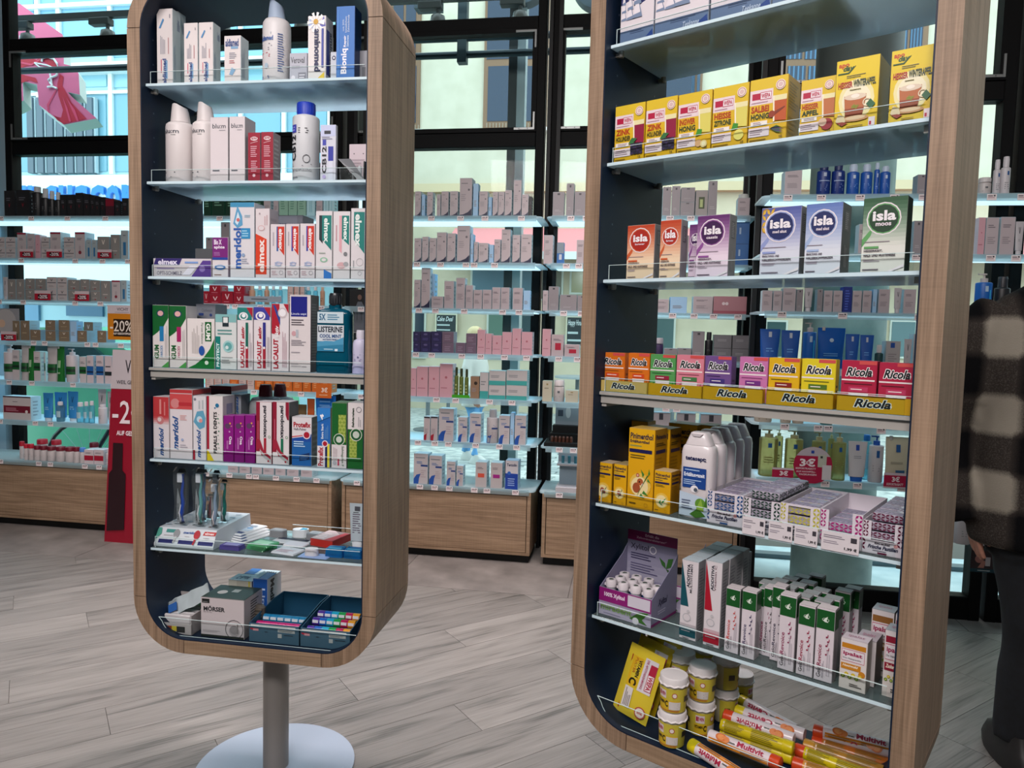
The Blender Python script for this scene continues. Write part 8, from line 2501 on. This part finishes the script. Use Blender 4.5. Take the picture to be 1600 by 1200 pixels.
q = MB()
SPK = mat('#d9648c', .5)
q.face([(a, -.001, b_) for a, b_ in loc_][::-1], SPK)
q.build('face', SG)
q = MB()
RDS = mat('#bc1434', .5)
for pts in ([(22, 84), (34, 92), (46, 90), (58, 94), (66, 84), (80, 88), (88, 98), (90, 104), (80, 104), (68, 96), (54, 102), (40, 104), (30, 110), (22, 108)], [(22, 112), (40, 118), (56, 122), (60, 130), (46, 126), (22, 134)],
            [(94, 116), (100, 120), (98, 134), (106, 148), (112, 160), (136, 186), (100, 194), (86, 182), (96, 184), (99, 172), (92, 150), (90, 132)], [(84, 180), (92, 184), (96, 190), (100, 194), (90, 188)]):
    sgn(pts, RDS, 1, q)
for pts in ([(98, 150), (106, 168), (112, 190), (109, 191), (103, 168)], [(104, 152), (118, 172), (124, 189), (121, 190), (113, 172)], [(30, 96), (50, 100), (64, 92), (63, 95), (50, 103), (30, 99)], [(76, 176), (74, 164), (88, 140), (89, 142), (77, 165), (78, 177)]):
    sgn(pts, mat('#d84468', .4), 2, q)
q.build('swirls', SG)
q = MB()
WHT = mat('#dde4e6', .4)


def line(pts, r_):
    q.tube([(WF.on(x, y, SFD)[0], -.012, WF.on(x, y, SFD)[1]) for x, y in pts], r_, WHT, 6)


line([(56, 99), (64, 106), (88, 108)], .006)
line([(56, 99), (76, 103), (88, 108)], .006)
line([(67, 97), (68, 92), (76, 90), (86, 93), (91, 100), (93, 110), (90, 119), (82, 122), (77, 126), (80, 130), (84, 134)], .008)
line([(80, 116), (82, 126), (83, 136)], .007)
line([(76, 137), (84, 136), (91, 139)], .008)
q.build('cup_and_snake', SG)
q = MB()
for pts in ([(40, 82), (56, 81), (56, 88), (48, 86)], [(30, 56), (38, 55), (37, 62), (31, 64)]):
    sgn(pts, mat('#b8c8cc', .5), 1, q)
q.build('opening', SG)

# round concrete column, kerb outside the right bay
P = on_z(1316, 928, .005)
q = MB()
CONC = noise_mat('pale_concrete', '#98a4a0', '#b0bab6', 12, .8, .03)
q.lathe([(0, .005), (.2, .005), (.2, 2.33), (0, 2.33)], CONC, 40)
q.lathe([(0, 2.331), (.203, 2.331), (.203, 3.6), (0, 3.6)], mat('#6c6866', .6), 40)  # darker upper shaft: shade under the canopy put into the colour
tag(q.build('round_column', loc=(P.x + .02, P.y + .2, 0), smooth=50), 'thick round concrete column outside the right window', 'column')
q = MB()
K0 = on_z(1200, 872, .005)
q.box(-.25, 2.4, 0, .07, .005, .03, '#5c6c74')
tag(q.build('kerb', loc=WF.w(WF.loc(K0)[0], WF.loc(K0)[1], 0), rz=WF.yaw), kind='structure')

# ---------------------------------------------------------------- ceiling track and spotlights inside the window
TRK = mat('#4f5254', .45)
zT_ = WF.on(100, 27, .6)[1]
q = MB()
q.box(-5, 1.25, -.018, .018, -.02, .02, TRK)
tag(q.build('light_track', loc=WF.w(0, .6, zT_), rz=WF.yaw), 'long grey light track just outside the top window panes', 'light track')
for k, (x, yy) in enumerate(((33, 50), (158, 45), (338, 35), (460, 30), (672, 14), (800, 6), (1010, -20))):
    u_, _ = WF.on(x, 40, .6)
    t = T('spotlight', ['first', 'second', 'third', 'fourth', 'fifth', 'sixth', 'seventh'][k] + ' grey track spotlight from the left above the windows', 'spotlight', WF.w(u_, .6, zT_ - .021), WF.yaw, 'spotlights on the ceiling track')
    q = MB()
    q.cbox(-.075, .075, -.03, .03, -.045, 0, .004, TRK)
    q.build('adapter', t)
    q = MB()
    q.tube([(.05, 0, -.045), (.05, 0, -.075)], .012, TRK, 8)
    q.loft([[(.05 + r_ * math.cos(2 * math.pi * j / 18), r_ * math.sin(2 * math.pi * j / 18), zz) for j in range(18)] for r_, zz in ((.014, -.07), (.042, -.085), (.05, -.12), (.05, -.19), (.044, -.19), (.04, -.16))], mat('#6c6a68', .4))
    q.build('lamp_head', t, smooth=50)
# ================================================================ PEOPLE
def plaid():
    m = bpy.data.materials.new('wool_check')
    nt, b, N = nodes(m)
    L = nt.links.new
    tc = N('ShaderNodeTexCoord')
    sp = N('ShaderNodeSeparateXYZ')
    L(tc.outputs['Object'], sp.inputs[0])

    def band(sock, period, off, a0, a1):
        a = N('ShaderNodeMath')
        a.operation = 'ADD'
        a.inputs[1].default_value = off
        L(sock, a.inputs[0])
        p = N('ShaderNodeMath')
        p.operation = 'PINGPONG'
        p.inputs[1].default_value = period / 2
        L(a.outputs[0], p.inputs[0])
        r = N('ShaderNodeMapRange')
        r.inputs[1].default_value = period * a0
        r.inputs[2].default_value = period * a1
        r.clamp = True
        L(p.outputs[0], r.inputs[0])
        return r.outputs[0]
    bx = band(sp.outputs[0], .225, 5.2475, .25, .36)
    bz = band(sp.outputs[2], .225, .1545, .2, .32)
    mu = N('ShaderNodeMath')
    mu.operation = 'ADD'
    L(bx, mu.inputs[0])
    L(bz, mu.inputs[1])
    hf = N('ShaderNodeMath')
    hf.operation = 'MULTIPLY'
    hf.inputs[1].default_value = .5
    L(mu.outputs[0], hf.inputs[0])
    nz = N('ShaderNodeTexNoise')
    nz.inputs['Scale'].default_value = 260
    L(tc.outputs['Object'], nz.inputs['Vector'])
    ad = N('ShaderNodeMath')
    ad.operation = 'MULTIPLY_ADD'
    ad.inputs[1].default_value = .25
    L(nz.outputs[0], ad.inputs[0])
    L(hf.outputs[0], ad.inputs[2])
    cr = N('ShaderNodeValToRGB')
    e = cr.color_ramp.elements
    e[0].position, e[0].color = .2, lin('#0e0e10')
    e[1].position, e[1].color = 1.05 if False else 1.0, lin('#8f887c')
    q = e.new(.62)
    q.color = lin('#35302d')
    L(ad.outputs[0], cr.inputs[0])
    L(cr.outputs[0], b.inputs['Base Color'])
    b.inputs['Roughness'].default_value = .95
    b.inputs['Specular IOR Level'].default_value = .1
    bp = N('ShaderNodeBump')
    bp.inputs['Strength'].default_value = .4
    bp.inputs['Distance'].default_value = .002
    L(nz.outputs[0], bp.inputs['Height'])
    L(bp.outputs[0], b.inputs['Normal'])
    return m


def oval(cx, cy, cz, rx, ry, n=20, p=1.0):
    return [(cx + rx * math.cos(2 * math.pi * j / n), cy + ry * math.sin(2 * math.pi * j / n), cz) for j in range(n)]


def remesh(o, vox, smooth=3):
    m = o.modifiers.new('join', 'REMESH')
    m.mode = 'VOXEL'
    m.voxel_size = vox
    m.use_smooth_shade = True
    s = o.modifiers.new('soften', 'SMOOTH')
    s.factor = .5
    s.iterations = smooth
    dg = bpy.context.evaluated_depsgraph_get()
    me = bpy.data.meshes.new_from_object(o.evaluated_get(dg))
    mats = list(o.data.materials)
    o.modifiers.clear()
    o.data = me
    if not me.materials:
        for a in mats:
            me.materials.append(a)
    me.polygons.foreach_set('use_smooth', [True] * len(me.polygons))
    return o


def ball(q, c, r, m, n=14):
    rings = []
    for i in range(1, n):
        a = math.pi * i / n
        rings.append([(c[0] + r[0] * math.sin(a) * math.cos(2 * math.pi * j / 18), c[1] + r[1] * math.sin(a) * math.sin(2 * math.pi * j / 18), c[2] - r[2] * math.cos(a)) for j in range(18)])
    q.loft(rings, m)


def hand(q, m, wx, wy, wz, sx, curl=.5, down=True):
    """wrist at (wx,wy,wz); palm hanging down, four fingers and a thumb, facing the thigh"""
    q.loft([[(wx + a * math.cos(2 * math.pi * j / 12), wy + b_ * math.sin(2 * math.pi * j / 12), wz - zz) for j in range(12)] for a, b_, zz in ((.022, .026, -.02), (.02, .03, .0), (.017, .042, .05), (.016, .043, .085), (.012, .038, .1))], m)
    for k in range(4):
        y0 = wy - .032 + k * .0215
        L_ = (.068, .078, .074, .06)[k]
        pts = [(wx, y0, wz - .085)]
        a = 0
        for s in range(3):
            a += curl * .5
            p = pts[-1]
            pts.append((p[0] - sx * math.sin(a) * L_ / 3, p[1], p[2] - math.cos(a) * L_ / 3))
        q.tube(pts, [.0095, .009, .0082, .0068], m, 8)
    q.tube([(wx, wy - .03, wz - .025), (wx - sx * .012, wy - .056, wz - .05), (wx - sx * .018, wy - .066, wz - .078), (wx - sx * .02, wy - .064, wz - .1)], [.013, .011, .01, .008], m, 8)


def head_(q, m, c, s=1.0, fy=-1):
    """head facing local fy; jaw, nose, ears in one skin"""
    x, y, z_ = c
    ball(q, (x, y + .005, z_ + .02 * s), (.076 * s, .095 * s, .1 * s), m)
    ball(q, (x, y + fy * .022 * s, z_ - .055 * s), (.056 * s, .066 * s, .06 * s), m)
    q.loft([[(x + a * math.cos(2 * math.pi * j / 10), y + fy * b_ + .006 * math.sin(2 * math.pi * j / 10), z_ + zz) for j in range(10)] for a, b_, zz in ((.006 * s, .088 * s, .03 * s), (.01 * s, .105 * s, -.008 * s), (.015 * s, .1 * s, -.02 * s), (.008 * s, .085 * s, -.026 * s))], m)
    for e in (-1, 1):
        ball(q, (x + e * .078 * s, y + .012, z_), (.01 * s, .018 * s, .03 * s), m, 8)


SKIN = mat('#b07c68', .5)


def face_bits(root, c, s, fy, hair):
    x, y, z_ = c
    q = MB()
    for e in (-1, 1):
        ball(q, (x + e * .03 * s, y + fy * .083 * s, z_ + .018 * s), (.012 * s, .008 * s, .008 * s), '#d8d4d0', 8)
        ball(q, (x + e * .03 * s, y + fy * .09 * s, z_ + .018 * s), (.005 * s, .003 * s, .005 * s), '#241c18', 6)
    q.build('eyes', root, smooth=60)
    q = MB()
    q.box(x - .022 * s, x + .022 * s, y + fy * .088 * s - .004, y + fy * .088 * s + .004, z_ - .052 * s, z_ - .044 * s, '#8c4840')
    q.build('mouth', root)


# --- customer in the checked overshirt, back towards us, at the right edge
PL = plaid()
YB = 2.15
XB = (1640 - 800) / FPX * YB + .03
root = T('person', 'person in black, cream and grey checked overshirt and dark jeans, hand in pocket', 'person', (XB, YB, 0), math.radians(-12))
q = MB()
q.loft([oval(0, 0, z_, rx, ry, 28) for z_, rx, ry in ((.69, .205, .145), (.72, .215, .152), (.9, .208, .14), (1.08, .215, .138), (1.24, .225, .138), (1.36, .218, .125), (1.425, .17, .1), (1.465, .1, .08), (1.5, .07, .07))], PL)
q.tube([(-.17, 0, 1.385), (-.225, .0, 1.325), (-.262, .01, 1.13), (-.283, .03, 1.0), (-.27, -.0, .86), (-.245, -.03, .755)], [.07, .078, .07, .066, .062, .052], PL, 14)
q.tube([(.17, 0, 1.385), (.225, .0, 1.325), (.262, .01, 1.13), (.283, .03, 1.0), (.275, .0, .86), (.265, -.03, .745)], [.07, .078, .07, .066, .06, .05], PL, 14)
o = remesh(q.build('overshirt', root), .012, 4)
q = MB()
q.loft([oval(0, 0, z_, rx, ry, 24) for z_, rx, ry in ((1.45, .085, .08), (1.485, .082, .08), (1.51, .075, .072))], PL)
q.build('collar', root, smooth=60)
q = MB()
JN = noise_mat('dark_denim', '#090b10', '#10141b', 60, .85)
q.loft([oval(0, 0, z_, rx, ry, 24) for z_, rx, ry in ((.66, .16, .12), (.74, .175, .13), (.86, .18, .125), (.96, .165, .115))], JN)
for s in (-1, 1):
    q.tube([(.02 + s * .08, 0, .78), (.035 + s * .083, .0, .62), (.05 + s * .083, -.01, .46), (.055 + s * .085, .01, .3), (.055 + s * .09, .02, .08)], [.092, .088, .074, .07, .064], JN, 16)
remesh(q.build('trousers', root), .014, 3)
for s in (-1, 1):
    q = MB()
    q.loft([[(.055 + s * .095 + a * math.cos(2 * math.pi * j / 16), .05 + c_ + b_ * math.sin(2 * math.pi * j / 16), zz) for j in range(16)] for a, b_, c_, zz in ((.05, .14, 0, .001), (.052, .145, 0, .03), (.046, .12, 0, .065), (.04, .06, -.04, .11))], '#1c1a1a')
    q.build('shoe', root, smooth=50)
q = MB()
head_(q, SKIN, (0, .02, 1.65), 1.05, 1)
q.loft([oval(0, 0, z_, r_, r_, 16) for z_, r_ in ((1.43, .062), (1.53, .056), (1.6, .06))], SKIN)
remesh(q.build('head', root), .008, 3)
face_bits(root, (0, .02, 1.65), 1.05, 1, '')
q = MB()
ball(q, (0, -.004, 1.695), (.09, .106, .1), '#2c2018', 16)
ball(q, (0, -.04, 1.63), (.078, .066, .08), '#2c2018', 12)
q.build('hair', root, smooth=70)
for s in (-1, 1):
    q = MB()
    hand(q, SKIN, s * (.19 if s < 0 else .25), (.01 if s < 0 else -.03), (.79 if s < 0 else .765), s * .8, .35 if s < 0 else .6)
    remesh(q.build('hand', root), .005, 2)

# --- blonde pedestrian outside
P = on_z(740, 722, GZ)
root = T('person', 'blonde pedestrian outside in white coat, pale blue jeans and white sneakers', 'person', P, WF.yaw + 1.2)
S = .84
WCT = mat('#c4c2bc', .8)
q = MB()
q.loft([oval(0, 0, z_ * S, rx * S, ry * S, 24) for z_, rx, ry in ((.72, .21, .16), (.95, .17, .13), (1.15, .18, .13), (1.3, .19, .12), (1.39, .14, .09), (1.45, .07, .07))], WCT)
for s in (-1, 1):
    q.tube([(s * .15 * S, 0, 1.33 * S), (s * .21 * S, .0, 1.2 * S), (s * .24 * S, -.02, 1.02 * S), (s * .22 * S, -.14, .9 * S)], [.065 * S, .06 * S, .052 * S, .045 * S], WCT, 12)
remesh(q.build('coat', root), .016, 3)
q = MB()
JB = mat('#5c94c4', .8)
q.loft([oval(0, 0, z_ * S, rx * S, ry * S, 20) for z_, rx, ry in ((.7, .15, .12), (.8, .16, .12), (.95, .14, .11))], JB)
q.tube([(-.08 * S, 0, .78 * S), (-.09 * S, -.08, .45 * S), (-.09 * S, -.06, .1 * S)], [.09 * S, .07 * S, .055 * S], JB, 12)
q.tube([(.08 * S, 0, .78 * S), (.09 * S, .08, .45 * S), (.09 * S, .16, .1 * S)], [.09 * S, .07 * S, .055 * S], JB, 12)
remesh(q.build('jeans', root), .016, 3)
for s, y in ((-1, -.09), (1, .13)):
    q = MB()
    q.loft([[(s * .09 * S + a * math.cos(2 * math.pi * j / 14), y + c_ + b_ * math.sin(2 * math.pi * j / 14), zz) for j in range(14)] for a, b_, c_, zz in ((.045, .12, -.03, .001), (.045, .12, -.03, .03), (.04, .09, -.02, .06), (.035, .045, .0, .1))], '#c8c8c4')
    q.build('shoe', root, smooth=50)
q = MB()
head_(q, SKIN, (0, -.01, 1.6 * S), .88, -1)
q.loft([oval(0, 0, z_ * S, .045, .045, 12) for z_ in (1.42, 1.56)], SKIN)
remesh(q.build('head', root), .01, 2)
face_bits(root, (0, -.01, 1.6 * S), .88, -1, '')
q = MB()
BLD = mat('#c0ac84', .6)
ball(q, (0, .015, 1.63 * S), (.082, .094, .088), BLD, 14)
q.loft([oval(0, .05, z_ * S, rx, ry, 16) for z_, rx, ry in ((1.3, .07, .03), (1.42, .095, .04), (1.55, .088, .06), (1.64, .07, .06))], BLD)
q.build('hair', root, smooth=70)
for s in (-1, 1):
    q = MB()
    hand(q, SKIN, s * .22 * S, -.14, .9 * S, s * .8, .6)
    remesh(q.build('hand', root), .006, 2)
